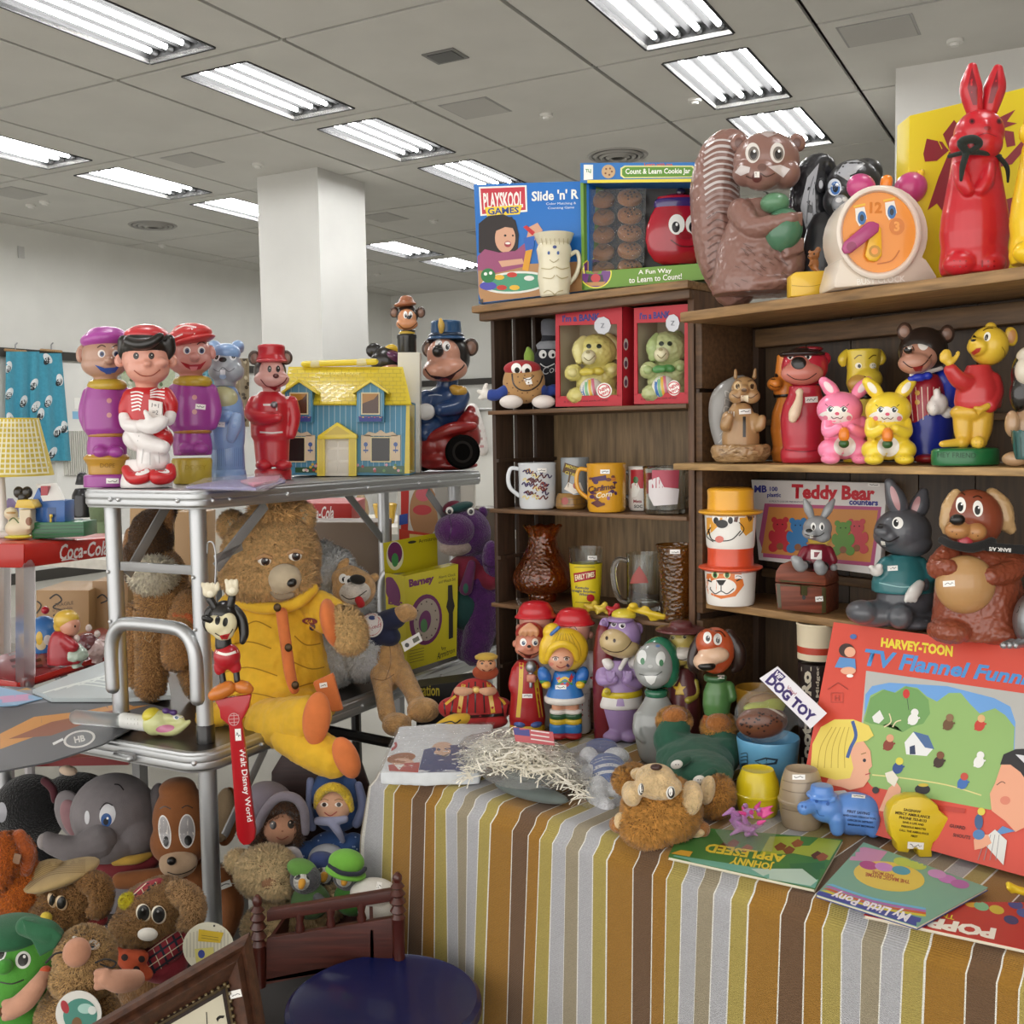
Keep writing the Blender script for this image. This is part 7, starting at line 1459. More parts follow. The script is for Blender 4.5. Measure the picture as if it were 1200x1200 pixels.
for cx in(350,434):
 dm=f.part('dormer','#4f8fae','k',blend=0);dm.p([(cx-16,456),(cx,444),(cx+16,456),(cx+16,492),(cx-16,492)],-30,10)
 for q in([(cx-9,452),(cx-9,458)],[(cx,448),(cx,458)],[(cx+9,452),(cx+9,458)],[(cx-13,458),(cx-13,490)],[(cx+13,458),(cx+13,490)]):dm.stroke(q,.7,'#a9c8d4',None,n=0)
 dr=f.part('dormer_roof',YE,blend=0,bevel=.0008);dr.p([(cx-21,456),(cx,441),(cx+21,456),(cx+21,459),(cx,445),(cx-21,459)],-36,12)
 wn=f.part('window','#e0d2a8','k',blend=0);wn.p([(cx-11,457),(cx+11,457),(cx+11,483),(cx-11,483)],-32,-30);wn.D([(cx-9.5,458.5),(cx+9.5,458.5),(cx+9.5,481.5),(cx-9.5,481.5)],'#4a2a14',None);wn.D([(cx-9.5,458.5),(cx+9.5,458.5),(cx+4,465),(cx-9.5,470)],'#a8741e',None)
 bx=f.part('window_box','#34408a','k',blend=0);bx.p([(cx-14,485),(cx+14,485),(cx+13,491),(cx-13,491)],-35,-30);[bx.oval(cx-12+k*3.4,484+(k%2),1.8,1.8,('#c96a5a','#d9b84a','#a84a6a')[k%3],'flowers')for k in range(8)]
for cx in(346,446):
 wn=f.part('window','#d9cba0','k',blend=0);wn.p([(cx-12,509),(cx+12,509),(cx+12,539),(cx-12,539)],-19,-16);wn.D([(cx-10.5,510.5),(cx+10.5,510.5),(cx+10.5,537.5),(cx-10.5,537.5)],'#17130f',None)
 sh=f.part('shutter','#d8c3a4','k',blend=0);sh2=f.part('shutter','#d8c3a4','k',blend=0);sh.p([(cx-23,507),(cx-12,507),(cx-12,537),(cx-23,537)],-19,-16.5);sh2.p([(cx+12,507),(cx+23,507),(cx+23,537),(cx+12,537)],-19,-16.5)
 for q,x in((sh,cx-17.5),(sh2,cx+17.5)):q.oval(x,518,2.4,2.6,'#3a5a9a',None);q.stroke([(x,520),(x,528)],.9,'#3a5a9a',None,n=0);q.oval(x-1.6,525,1.6,1,'#3a5a9a',None);q.oval(x+1.6,525,1.6,1,'#3a5a9a',None)
 sc_=f.part('scalloped_trim','#d8c3a4','k',blend=0);sc_.p([(cx-20,508),(cx-14,503),(cx-6,505),(cx,501),(cx+6,505),(cx+14,503),(cx+20,508)],-19,-17)
dr=f.part('door','#e2dccd',blend=0,bevel=.0008);dr.b(381,511,411,555,-21,-16)
for x in(384,397):
 for y0,y1 in((514,521),(524,536),(539,551)):dr.D([(x,y0),(x+11,y0),(x+11,y1),(x,y1)],'#cfc8b8','door_panel')
pt_=f.part('porch',YE,blend=0,bevel=.0008);pt_.p([(372,508),(395,492),(418,507),(418,511),(372,512)],-30,-16);pt_.D([(380,507),(395,496),(410,506)],'#c9ae28',None)
for x in(376,413):pl=f.part('porch_post',YE,blend=0);pl.b(x-4.5,511,x+4.5,555,-24,-16);[pl.stroke([(x-2+k*2,513),(x-2+k*2,553)],.5,'#b39a22',None,n=0)for k in range(3)]
f=UF('cowboy_bottle',2.53,479,552,'tall white bottle with a black collar and a small cowboy-hatted bear head','toy bottle')
b=f.part('bottle','#d9d4c6',blend=0,bevel=.001);b.b(466,411,492,552,-13,13);c=f.part('collar','#1b1917',blend=0,bevel=.001);c.l(477,[(412,11),(396,11),(394,11.6),(391,11.4),(390,9)])
h=f.part('head','#241c19');h.e(477,368,13,13,12,d=3);h.l(478,[(391,8),(385,9)])
for x in(460,495):e=f.part('ear','#4a372e');e.e(x+(2 if x<477 else-2),364,6,7,4,d=4);e.oval(x+(2 if x<477 else-2),365,3.6,4.6,'#8a6a5a','ear_lining')
fc=f.part('face','#c98a60');fc.e(477,371,11,11,9,d=-6);fc.e(477,378,13,7,9,d=-7);eyes(fc,((475,367),(481,367)),2.4,4.4,'#17120f');fc.oval(479,370,2.6,2.2,'#17120f','nose');fc.stroke([(466,377),(473,383),(482,382),(489,376)],1,'#4a1e14','mouth')
ht=f.part('hat','#9a5f3f');ht.e(475,355,14,3,12,d=0,rot=4);ht.e(476,350,8.5,6,8);sc_=f.part('scarf','#c9a83a');sc_.l(477,[(391,9.5),(388,10),(386,8)])
f=UF('hatted_figure',2.7,450,540,'dark round-eared figure in a purple hat peeping over the yellow toy roof','figure')
b=f.part('body','#2a2230');b.l(452,[(540,18),(500,20),(460,18),(440,10)]);h=f.part('head','#1d1817');h.e(453,412,19,18,18);e=f.part('ear','#1d1817');e.e(438,399,10,9,5,d=4)
fc=f.part('face','#c58a72');fc.e(456,424,15,11,12,d=-8);[fc.stroke([(448+k*3,430),(449+k*3,424)],.9,'#1d1817','eyelash')for k in range(3)]
ht=f.part('hat','#5d2a4e');ht.e(460,407,14,9,16,d=-2,rot=-20);fe=f.part('hat_feather','#d9b42e');fe.t([(452,397,-6,3),(460,395,-8,4),(468,401,-6,2)])
f=UF('car_figure',2.6,528,550,'large bank of a bear cub in a blue band hat driving an old red car','money bank')
cr=f.part('car','#8f1f1c');cr.t([(497,532,-6,12),(515,520,-8,14),(535,512,-8,13),(550,490,-4,12)]);cr.e(520,518,26,20,22,d=-2);cr.e(552,500,9,22,18,rot=20);cr.e(505,520,16,16,20,d=-4);cr.e(545,512,14,18,22);cr.e(515,535,22,12,24);cr.e(538,530,20,14,24);cr.t([(505,510,-20,6),(530,500,-22,8),(555,497,-22,5)]);cr.t([(552,478,0,6),(545,495,0,8)]);cr.e(525,543,36,6,22)
for x,y in((542,527),(494,530)):
 wh=f.part('wheel','#141312','n');R_=Matrix.Rotation(PI/2,3,'X');wh.blend=0;q=f.pt(x,y,-24 if x>520 else-6);wh.lathe(q,[(-.006,6*f.s),(-.012,14*f.s),(-.012,17*f.s),(-.006,20*f.s),(.006,20*f.s),(.012,17*f.s),(.012,6*f.s)],30,R=R_);wh.oval(x,y,12,13,'#2a2725',None,kind='n');wh.oval(x,y,9,10,'#100f0e',None,kind='n')
b=f.part('coat','#24406c');b.e(522,464,20,16,18,d=4);b.t([(524,452,4,13),(525,436,4,12)]);b.e(520,476,25,27,22,d=4);b.t([(500,465,-4,11),(492,478,-12,10),(498,486,-20,9)]);b.t([(540,462,-2,11),(534,474,-14,10),(515,478,-24,8)]);b.t([(508,496,-10,12),(498,505,-16,11)]);b.stroke([(502,461),(510,460),(518,461)],1.2,'#b5bcc8',None)
g=f.part('glove','#d9d6d4');g.e(499,480,11,10,9,d=-28);ep=f.part('epaulette','#c99a3a');ep.e(538,456,10,7,10,d=-8);ep.e(532,452,6,4,6,d=-10)
h=f.part('head','#1f1917');h.e(526,416,25,28,24,d=6)
for x,y in((500,404),(556,402)):e=f.part('ear','#4a372e');e.e(x+(3 if x<520 else-4),y+2,9,11,6,d=8);e.oval(x+(3 if x<520 else-4),y+3,6,7.5,'#8a6a5a','ear_lining')
fc=f.part('face','#c9917a');fc.e(520,414,20,20,16,d=-10);fc.e(522,430,26,15,18,d=-12);fc.e(510,433,15,11,14,d=-20);n=f.part('nose','#191412');n.e(513,409,7,7.5,8,d=-32)
eyes(fc,((523,403),(514,401)),4.4,6,'#17120f','#efebe6',dx=1.5);fc.stroke([(497,428),(506,439),(522,440),(540,430),(547,420)],1.6,'#2a1412','mouth');fc.D([(504,437),(524,440),(536,433),(528,444),(514,445)],'#3a1414','mouth');fc.oval(520,443,6,2.4,'#a83a34','mouth')
ht=f.part('hat','#2a5078');ht.l(523,[(396,24),(393,21),(390,18),(376,17.5),(374,17)],flat=.95);pm=f.part('plume','#c9a24a');pm.t([(517,386,-20,3),(517,378,-20,4.4),(516,371,-18,2)]);fl=f.part('hat_band','#1a2c44',parent=ht);fl.l(523,[(393,21.5),(390,20.5),(388,19)],flat=.96)
#things on the lower metal table
f=Fig('donkey_plush',2.13,190,845,'brown plush donkey seen from behind with a pale mane and stubby tail','soft toy',ZL)
DB='#8a6138'
b=f.part('body',DB,'p',blend=2);b.e(190,705,30,50,30,d=4);b.e(196,725,36,36,32,d=2);b.t([(183,740,-4,24),(180,790,-8,19),(177,822,-12,17)]);b.t([(222,750,6,24),(224,795,4,17),(232,822,0,14)]);b.t([(165,735,18,18),(160,790,14,14),(162,808,12,14)])
b.fur=(4,12000,'#a67c4c')
h=f.part('head','#4a3420','p',blend=1.8);h.e(178,645,24,32,24,d=4);h.t([(186,625,6,16),(196,612,8,12)]);h.t([(160,690,6,12),(158,660,2,11)]);h.fur=(3.5,6000,'#523a24')
e=f.part('ear',DB,'p',blend=1.6);e.t([(193,640,4,9),(196,615,2,9),(190,600,2,6)]);e2=f.part('ear',DB,'p',blend=1.6);e2.t([(155,640,10,8),(152,668,8,9),(160,685,6,8)])
m=f.part('mane','#9c8a72','p',blend=1.8);m.e(181,690,23,18,18,d=-16);m.fur=(11,4200,'#cdbfa8')
a=f.part('front_leg','#a0744a','p',blend=1.8);a.t([(222,725,-18,18),(212,760,-24,19),(208,785,-26,17)]);a.fur=(4,5000,'#ab7e50')
cf=f.part('cuff','#b8562c','c',blend=1.4);cf.t([(206,736,-34,4),(222,738,-34,5),(230,748,-28,4)]);tg=f.part('cloth_tag','#c9c0a8','c',blend=0);tg.p([(163,750),(181,738),(184,734),(180,752),(168,756)],-28,-27);tg2=f.part('tag_string','#c9b89a','c',blend=0);tg2.tube([f.pt(172,756,-27),f.pt(170,764,-27),f.pt(176,768,-27),f.pt(182,758,-27)],.0007,6)
f=Fig('duck_toothbrush',1.87,160,868,'toothbrush with a pale yellow cartoon duck head in a clear tube lying on the table','toothbrush',ZL+.0008)
t=f.part('tube',M('#e6eaea','t'),'t',blend=0);t.tube([f.pt(90,853,0),f.pt(150,858,0)],[8.5*f.s]*2,20);hn=f.part('handle','#dfe0dc',blend=0);hn.tube([f.pt(146,857,0),f.pt(172,861,0)],9.5*f.s,20);[hn.stroke([(150+k*4,849),(150+k*4,868)],.7,'#bcbcb6',None,n=0)for k in range(4)]
h=f.part('head','#cdd094');h.e(184,860,17,15,14,d=-2,rot=20);h.t([(190,866,-6,9),(206,868,-8,7),(222,859,-6,3)]);h.t([(196,854,-4,7),(212,856,-4,5)]);yl=f.part('cap','#d6c83a');yl.e(178,851,11,9,12,d=-2,rot=15);bw=f.part('bow','#4a2a6e');bw.e(195,846,5,4,4,d=-10);bw.e(204,848,5,4,4,d=-8);h.oval(194,867,11,4.4,'#c97a9a','mouth',rot=-8);eyes(h,((207,853),(214,851)),4,3.4,'#4a6a8a')
def lay(name,q,z,th,col,label,cat,draw=None):
 cx=sum(x for x,y in q)/len(q);cy=sum(y for x,y in q)/len(q)
 f=Fig(name,onz(cx,cy,z).y,cx,cy,label,cat);f.base=onz(cx,cy,z);p=f.part('cover',col,'k',blend=0);p.prism([onz(x,y,z+th)for x,y in q],(0,0,-th));draw and draw(p);return f
def dm(p):
 for q,c in(([(0,795),(80,812),(60,816),(0,812)],'#b88a3a'),([(0,860),(40,840),(100,833),(170,818),(175,826),(60,856),(0,878)],'#c98a3a'),([(10,866),(60,846),(120,834),(150,830),(60,862)],'#8a4a24'),([(0,802),(60,808),(120,806),(60,822),(0,830)],'#8a8d94')):p.D(q,c,'cover_picture','k')
 p.oval(93,866,19,10,'#e0dedb','emblem',rot=-12,kind='k');p.oval(93,866,16,8,'#7a7c80','emblem',rot=-12,kind='k');p.text('HB',93,866,10,'#e0dedb','emblem',rot=-12,bold=.04);p.stroke([(62,872),(74,866)],3,'#e8e8e8','emblem','k',n=0)
lay('magazine',((-60,800),(40,806),(140,815),(196,830),(120,872),(60,892),(-60,915)),ZL+.004,.003,'#5b5d62','glossy grey and orange magazine hanging over the left end of the table','magazine',dm)
lay('magazine',((-20,800),(30,812),(50,818),(20,826),(-20,828)),ZL+.0085,.002,'#8fb4d4','pale blue and pink leaflet on the grey magazine','leaflet',lambda p:p.D([(0,816),(46,812),(40,820),(0,824)],'#d0a0c4',None,'k'))
lay('silver_pack',((38,808),(145,766),(196,790),(200,815),(150,818),(60,818)),ZL+.0085,.008,'#b9c2c4','large silvery shrink-wrapped pack lying behind the magazine','packet',lambda p:[p.stroke([(50+k*14,812-k*3),(90+k*10,802-k*3),(130+k*6,806-k*2)],1.4,'#dfe6e2',None,'k')for k in range(7)])
lay('leaflet',((146,838),(166,822),(206,838),(160,852)),ZL+.0015,.001,'#b0553c','small red leaflet under the donkey','leaflet')
f=Fig('hanging_toy',1.70,265,700,'black and cream puppy figure with raised hands on a long hanging red handle','toy')
hk=f.part('hook',M('#b5b7ba','m'),'m',blend=0);hk.tube([f.pt(*q)for q in smooth_path([(252,686,0),(253,655,0),(250,637,2),(244,636,6),(243,648,10)],6)],.0013,8)
BK='#191614'
b=f.part('body',BK);b.t([(261,742,0,9),(262,757,0,10)]);b.t([(252,712,-2,5),(246,702,-2,5)]);b.t([(270,710,-2,5),(272,700,-2,5)]);b.t([(259,782,0,4),(262,802,-2,4)]);b.t([(276,780,0,4),(278,798,-2,4)])
g=f.part('glove','#ddd3b8');g.e(246,694,9,7,6,d=-4);[g.t([(240+k*5,690,-4,3),(237+k*6,684,-4,2.4)])for k in range(4)];g2=f.part('glove','#ddd3b8');g2.e(272,692,8,7,6,d=-4);[g2.t([(267+k*5,688,-4,3),(265+k*6,680,-4,2.4)])for k in range(3)];g.oval(246,696,3.6,3.6,'#f2ead2',None);g2.oval(272,692,3.6,3.6,'#f2ead2',None)
h=f.part('head',BK);h.e(263,725,18,22,17,d=4);
for pts in(((274,712,4,5),(283,724,4,6),(286,742,2,6),(284,752,0,4)),((252,710,4,4),(245,716,2,5),(242,730,0,5),(243,738,0,3))):e=f.part('ear',BK);e.t(list(pts))
fc=f.part('face','#ddd3ae');fc.e(256,733,16,13,12,d=-8,rot=-14);fc.e(262,740,13,11,10,d=-8);fc.e(266,730,12,14,9,d=-6);n=f.part('nose',BK);n.t([(247,727,-16,4),(240,724,-18,4.5)])
for x,y in((255,727),(264,729)):fc.oval(x,y,3,5.4,BK,'eye',rot=10);
fc.stroke([(252,742),(260,746),(268,744),(273,737)],1.1,'#2a1612','mouth');fc.D([(257,745),(270,742),(266,750),(261,751)],'#b82a2c','mouth')
sh=f.part('shorts','#b01c28');sh.e(266,769,16,16,14);sh.t([(257,780,0,7),(258,785,0,7)]);sh.t([(275,778,0,7),(276,783,0,7)]);sh.stroke([(251,763),(265,767),(281,762)],3,'#efe9e0','belt')
so=f.part('shoe','#c9742a');so.t([(268,806,-4,9),(256,812,-8,9),(250,815,-8,7)]);so2=f.part('shoe','#c9742a');so2.t([(280,804,0,8),(288,806,-2,8),(292,808,-2,6)])
hd=f.part('handle','#b31722',blend=0,bevel=.002);hd.p([(251,820),(294,814),(291,830),(287,838),(283,845),(299,975),(298,984),(292,990),(285,991),(280,986),(277,978),(268,850),(258,842),(257,832)],-6,2)
hd.oval(274,843,6.5,7.5,'#c9a0a0','emblem');hd.oval(274,843,5.8,6.8,'#b31722','emblem');[hd.stroke([(268.5,839+k*4),(280,838+k*4)],.7,'#c9a0a0','emblem',n=0)for k in range(3)];hd.stroke([(274,836),(274.5,850)],.7,'#c9a0a0','emblem',n=0)
hd.text('Walt Disney World',0,0,1,'#efe6e4','lettering',H=[(287,876),(296,962),(288,964),(278,877)],bold=.015);sticker(hd,279,861,7,14,-4)
f=Fig('teddy_bear',2.03,325,850,'large light brown teddy bear in a yellow quilted suit with orange trim, sitting on the table edge','soft toy')
f.o['label']='big light brown teddy bear in a yellow quilted suit with orange trim'
FB,FC='#b2875a','#b58a58'
h=f.part('head',FB,'p',blend=2.2);h.e(318,652,53,53,46,d=0);h.e(312,672,50,34,44,d=-8);h.e(340,680,30,24,34,d=-18);h.fur=(9,26000,'#c69c68')
tf=f.part('tuft',FB,'p',blend=2);tf.e(325,600,24,12,24,d=0);tf.fur=(16,3500,'#c2945e')
for x,y in((272,616),(352,605)):e=f.part('ear',FB,'p',blend=2);e.e(x,y,15,16,10,d=4);e.fur=(7,2500,'#c69c68');il=f.part('ear_lining','#cdbb9a','p',blend=1.6);il.e(x+1,y+1,9,11,7,d=-3)
mz=f.part('muzzle','#bfae92','c',blend=1.8);mz.e(334,678,20,18,20,d=-48);mz.e(332,690,16,8,14,d=-44);lp=f.part('lower_lip','#8d7a62','c',blend=1.4);lp.t([(318,690,-46,5),(328,699,-52,5),(342,697,-54,4)]);n=f.part('nose','#191513');n.e(342,683,6.5,5.5,6,d=-63,rot=20)
for x,y in((310,657),(346,651)):e=f.part('eye','#e9e2d8',blend=0);e.e(x,y,8,6.5,5,d=-50);e.oval(x+1,y+1,5,5,'#3a2016',None);e.oval(x+1,y+1,2.6,3,'#0f0b0a',None);e.oval(x+2.5,y-1,1.1,1.1,'#ffffff',None);l=f.part('eyelid',FB,'c',blend=1.2);l.t([(x-8,y-2,-51,2.4),(x,y-6,-54,2.8),(x+8,y-3,-51,2.4)])
YE,OR='#e2b228','#d4743a'
b=f.part('suit',YE,'c',blend=2.2,disp=(.006,.016));b.l(325,[(834,66),(828,76),(815,72),(780,62),(745,56),(715,52),(702,44),(696,30)],flat=.62);b.e(345,828,50,28,40,d=-24);b.e(268,836,40,14,26,d=-44);b.e(250,842,22,11,18,d=-56);b.t([(372,712,-10,22),(386,722,-22,23)]);b.t([(275,715,-10,22),(268,750,-14,22)])
cl=f.part('collar',YE,'c',blend=2);cl.t([(282,706,-24,7),(305,712,-36,8),(328,712,-42,7)]);cl.t([(328,714,-42,7),(350,704,-42,9),(366,690,-30,8)])
l1=f.part('trouser_leg',YE,'c',blend=2.2,disp=(.005,.016));l1.t([(315,848,-60,30),(340,846,-90,30),(362,842,-112,28)]);l2=f.part('trouser_leg',YE,'c',blend=2.2,disp=(.005,.016));l2.t([(340,862,-100,24),(368,878,-120,25),(392,890,-128,23)])
ft=f.part('foot',OR,'c',blend=1.8);ft.e(371,842,17,33,12,d=-136,rot=-8);ft2=f.part('foot',OR,'c',blend=1.8);ft2.e(406,888,15,27,13,d=-146,rot=22)
for q in([(258,760),(290,752),(318,760)],[(256,790),(290,782),(325,792)],[(250,822),(290,812),(330,820)],[(345,745),(360,756),(384,752)],[(342,775),(366,784),(392,778)],[(285,735),(300,728),(318,736)],[(262,850),(300,838),(330,846)],[(350,805),(370,800),(390,806)]):b.stroke(q,1.4,'#a87c10',None,'c')
pk=f.part('front_placket',OR,'c',blend=1.6);pk.t([(330,718,-54,7),(335,755,-58,7),(340,790,-58,7),(345,808,-56,6)],n=8)
for x,y in((325,712),(338,759),(346,803)):bt=f.part('snap_button',M('#5a4a3a','m'),'m',blend=0);bt.e(x,y,4.6,5,2.5,d=-66)
pc=f.part('pocket',OR,'c',blend=1.8);pc.p([(366,800),(390,789),(402,833),(380,836)],-56,-48);sticker(pc,379,803,9,6,-10)
cf=f.part('cuff',OR,'c',blend=1.8);cf.e(389,730,12,30,30,d=-34,rot=14)
a=f.part('arm',FB,'p',blend=2);a.t([(402,730,-34,18),(408,738,-38,19),(411,748,-40,17)]);a.fur=(8,6000,'#cba26c')
b.oval(363,728,9,4,'#7a2a3a','chest_badge',rot=4);b.oval(366,735,3.6,4,'#4a3a5a','chest_badge');b.text('MAR',362,728,4.5,'#e0b43a','chest_badge',rot=4,bold=.02)
f=Fig('bear_plush',2.25,410,830,'white plush bear squeezed between the big teddy and the tan dog','soft toy',ZL)
w=f.part('body','#f0ece2','p',blend=2.2);w.e(395,770,36,46,34,d=6);w.e(412,720,26,40,26,d=8);w.e(392,785,25,34,30,d=-20);w.e(425,778,26,34,30,d=-22);w.fur=(7,16000,'#fffcf4')
h=f.part('head','#f0ece2','p',blend=2);h.e(392,684,24,26,22,d=4);h.e(380,662,12,12,9,d=8);h.fur=(6,5000,'#fffcf4');h.oval(400,690,4,3,'#1d1a1a','eye')
f=Fig('dog_plush',2.2,455,800,'tan plush dog with black nose in a navy shirt, legs hanging over the table edge','soft toy')
TN='#c89c66'
b=f.part('body',TN,'p',blend=2);b.e(455,778,20,34,18);b.t([(447,790,-14,14),(450,815,-44,11),(454,838,-66,11)]);b.e(465,849,18,14,18,d=-82);b.t([(468,785,-8,14),(482,808,-34,11),(488,822,-48,11)]);b.e(496,832,20,15,18,d=-60);b.stroke([(455,745),(458,775),(452,796)],.9,'#8a6236',None);b.stroke([(436,795),(450,797),(462,790)],1,'#8a6236',None)
s_=f.part('shirt','#1a2140','c',blend=2);s_.e(440,738,26,21,20,d=-2);s_.t([(452,728,-8,13),(464,724,-12,13)]);s_.e(456,746,14,12,14,d=-6)
s_.oval(435,732,14,15,'#d9d4d2','emblem',kind='k');s_.oval(435,732,12,13,'#c2666a','emblem',kind='k');s_.oval(435,732,11.4,12.4,'#d9d4d2','emblem',kind='k');s_.text('Yankees',435,735,7,'#9a3a44','emblem',rot=-14,shear=.3,bold=.01);s_.oval(436,724,4,2.6,'#3a4a7a','emblem',kind='k');s_.stroke([(436,738),(437,745)],1.4,'#9a3a44','emblem','k',n=0)
a=f.part('arm',TN,'p',blend=1.8);a.t([(465,722,-12,10),(476,718,-16,11),(481,719,-16,9)])
h=f.part('head',TN,'p',blend=2);h.e(415,690,26,24,22,d=-4);h.e(408,678,20,16,18);e=f.part('ear',TN,'p',blend=1.6);e.t([(400,676,0,7),(402,664,0,7),(406,657,0,4)]);e=f.part('ear',TN,'p',blend=1.6);e.t([(434,680,4,6),(440,676,6,5)])
mz=f.part('muzzle','#d6cfc6','p',blend=1.6);mz.e(416,694,19,15,14,d=-18);n=f.part('nose','#17130f','c',blend=1.4);n.e(419,679,10,6,6,d=-27,rot=-8)
eyes(h,((402,678),(408,680)),5,5.6,'#17130f',dx=1.5);mz.stroke([(400,697),(408,702),(418,700),(430,692)],1.1,'#2a1c16','mouth');tg=f.part('tongue','#b01a22','c',blend=1.2);tg.t([(420,702,-28,5),(423,708,-30,5)])
nt=f.part('paper_tag','#e2e0dc','k',blend=0);nt.p([(470,753),(491,741),(495,751),(474,764)],-34,-33);nt.oval(477,756,2.6,2.6,'#3a3a3a',None);nt.D([(483,749),(490,745),(492,750),(485,754)],'#5a5a4a',None)
f=Fig('clock_carton',2.36,495,790,'bright yellow carton picturing a round purple clock and a black watch','box',ZL);f.base=at(495,790,2.36)
p=f.part('carton','#c9bb14','k',blend=0);p.prism([f.pt(474,679,0),f.pt(536,667,18),f.pt(536,774,18),f.pt(482,792,0),f.pt(474,796,0)],(0.006,.1,0))if 0 else None
FR=[f.pt(474,680,0),f.pt(537,666,16),f.pt(535,773,16),f.pt(478,791,0)];p.prism(FR,(-.02,.03,0))
sd=f.part('side_panel','#c4b512','k',blend=0);sd.prism([f.pt(451,676,28),f.pt(474,680,0),f.pt(478,791,0),f.pt(455,786,28)],(.002,.002,0));tpn=f.part('hanging_tab','#c9bb14','k',blend=0);tpn.prism([f.pt(449,641,30),f.pt(512,629,66),f.pt(513,672,66),f.pt(451,678,30)],(.0005,.001,0))
PUR='#6a1f58'
p.text('Barney',0,0,1,PUR,'lettering',H=[(479,684),(509,678),(508,689),(480,696)],bold=.06);p.text('Alarm Clock',0,0,1,'#3a3212','lettering',H=[(514,680),(534,676),(534,679.5),(514,683)]);p.text('and Watch Set',0,0,1,'#3a3212','lettering',H=[(514,686),(534,681),(534,685),(514,689)])
p.oval(499,731,19,30,PUR,'printed_clock',rot=6,kind='k');p.oval(500,731,15,25,'#a89a8c','printed_clock',rot=6,kind='k');p.oval(498,733,7,13,'#6a2a5e','printed_clock',rot=10,kind='k');p.oval(497,738,4,8,'#4a7a4a','printed_clock',kind='k');[p.oval(500+12*math.cos(k*PI/6),731+21*math.sin(k*PI/6),.8,1,'#4a4038','printed_clock',kind='k')for k in range(12)]
p.D([(525,691),(530,690),(531,706),(533,715),(531,722),(531,752),(526,754),(526,724),(523,716),(525,707)],'#1f1a12','printed_watch','k');p.text('by',520,764,6,'#2a2412','lettering',rot=-12);p.text('Armitron',0,0,1,'#2a2412','lettering',H=[(512,770),(533,763),(533,769),(512,778)],shear=.2);[p.stroke([(480,768+k*3.4),(497,764+k*3.4)],.6,'#6a5f1a','lettering',n=0)for k in range(5)]
sd.oval(460,697,8,17,PUR,'printed_shape',rot=-20,kind='k');sd.oval(457,686,5,5,PUR,'printed_shape',kind='k');sd.text('Bar',0,0,1,PUR,'lettering',H=[(455,706),(472,708),(472,716),(455,713)],bold=.05);tpn.oval(463,656,10,17,'#e0dcb8','printed_shape',kind='k');tpn.oval(463,653,8.5,13,PUR,'printed_shape',kind='k');tpn.oval(463,661,4,8,'#3f8a4a','printed_shape',kind='k');tpn.oval(483,640,5,1.6,'#3a3628','hang_slot',rot=-8);tpn.text('Armitron',502,637,6,'#3a3212','lettering',rot=-10)
f=Fig('purple_plush',2.46,555,785,'purple plush animal in a red vest and green trousers beside the yellow carton','soft toy',ZL)
PP_='#4c1d5c'
b=f.part('body',PP_,'p',blend=2);b.e(556,700,30,44,28);b.t([(568,715,-8,22),(562,755,-20,19),(556,776,-26,17)]);b.t([(548,760,0,18),(548,772,-6,16)])
t=f.part('trousers','#123f3c','c',blend=1.8);t.e(545,722,23,28,24,d=-8)
v=f.part('vest','#7a1630','c',blend=1.8);v.e(547,682,25,22,24,d=-6);v.t([(562,682,-10,12),(574,690,-18,14)]);tie=f.part('tie','#5a1d4c','c',blend=1.4);tie.t([(553,672,-32,5),(549,690,-34,7),(546,702,-34,8)]);tie.oval(546,701,3,6,'#2a5a4a',None,kind='c')
a=f.part('arm',PP_,'p',blend=1.8);a.e(577,668,12,24,13,d=-22,rot=4);a.stroke([(566,672),(577,676),(588,670)],1,'#2a0f34',None)
h=f.part('head',PP_,'p',blend=2);h.e(548,636,28,30,27);mz=f.part('muzzle','#54205f','p',blend=1.8);mz.e(533,633,24,20,22,d=-22);mz.stroke([(526,615),(529,630),(526,645)],1,'#2a0f34',None);lj=f.part('lower_jaw','#a8968c','p',blend=1.6);lj.e(534,652,20,11,18,d=-18)
for x in(541,552):e=f.part('eye','#dcdcd6',blend=0);e.e(x if x>545 else 527,611 if x>545 else 610,4.4,4.6,3,d=-25 if x>545 else-32);e.oval(x if x>545 else 527,611,2.4,2.6,'#16121a',None)
for x in(525,566):er=f.part('ear',PP_,'p',blend=1.6);er.e(x,612 if x>540 else 608,6,8,5,d=6)
ht=f.part('hat','#123f3c','c',blend=1.6);ht.e(538,606,18,6,15,d=-4,rot=14);ht2=f.part('hat_crown','#6a1530','c',blend=1.6);ht2.e(530,606,12,8,12,d=0,rot=20)
#the pile of soft toys under and before the metal tables
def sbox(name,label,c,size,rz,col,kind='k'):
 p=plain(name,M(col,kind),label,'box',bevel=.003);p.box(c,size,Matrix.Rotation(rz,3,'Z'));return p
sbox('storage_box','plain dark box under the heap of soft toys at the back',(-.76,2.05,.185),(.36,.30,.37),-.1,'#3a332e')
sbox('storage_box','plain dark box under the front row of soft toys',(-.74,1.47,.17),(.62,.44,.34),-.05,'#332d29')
PX=lambda name,Y,x,y,label,cat='soft toy',group=None:Fig(name,Y,x,y,label,cat,None,group)
f=PX('elephant_plush',1.99,130,1050,'grey plush elephant head with blue eyes, pink ear and raised trunk under the table')
G='#7d7779'
h=f.part('head',G,'c',blend=2);h.e(133,952,50,47,44);h.e(128,985,42,25,40,d=-14);h.e(160,975,30,30,36,d=-4)
t=f.part('trunk',G,'c',blend=2);t.t([(118,985,-40,22),(90,995,-52,17),(65,990,-58,13),(55,985,-60,11)]);tp=f.part('trunk_tip','#97908f','c',blend=1.4);tp.e(51,986,7,10,9,d=-62)
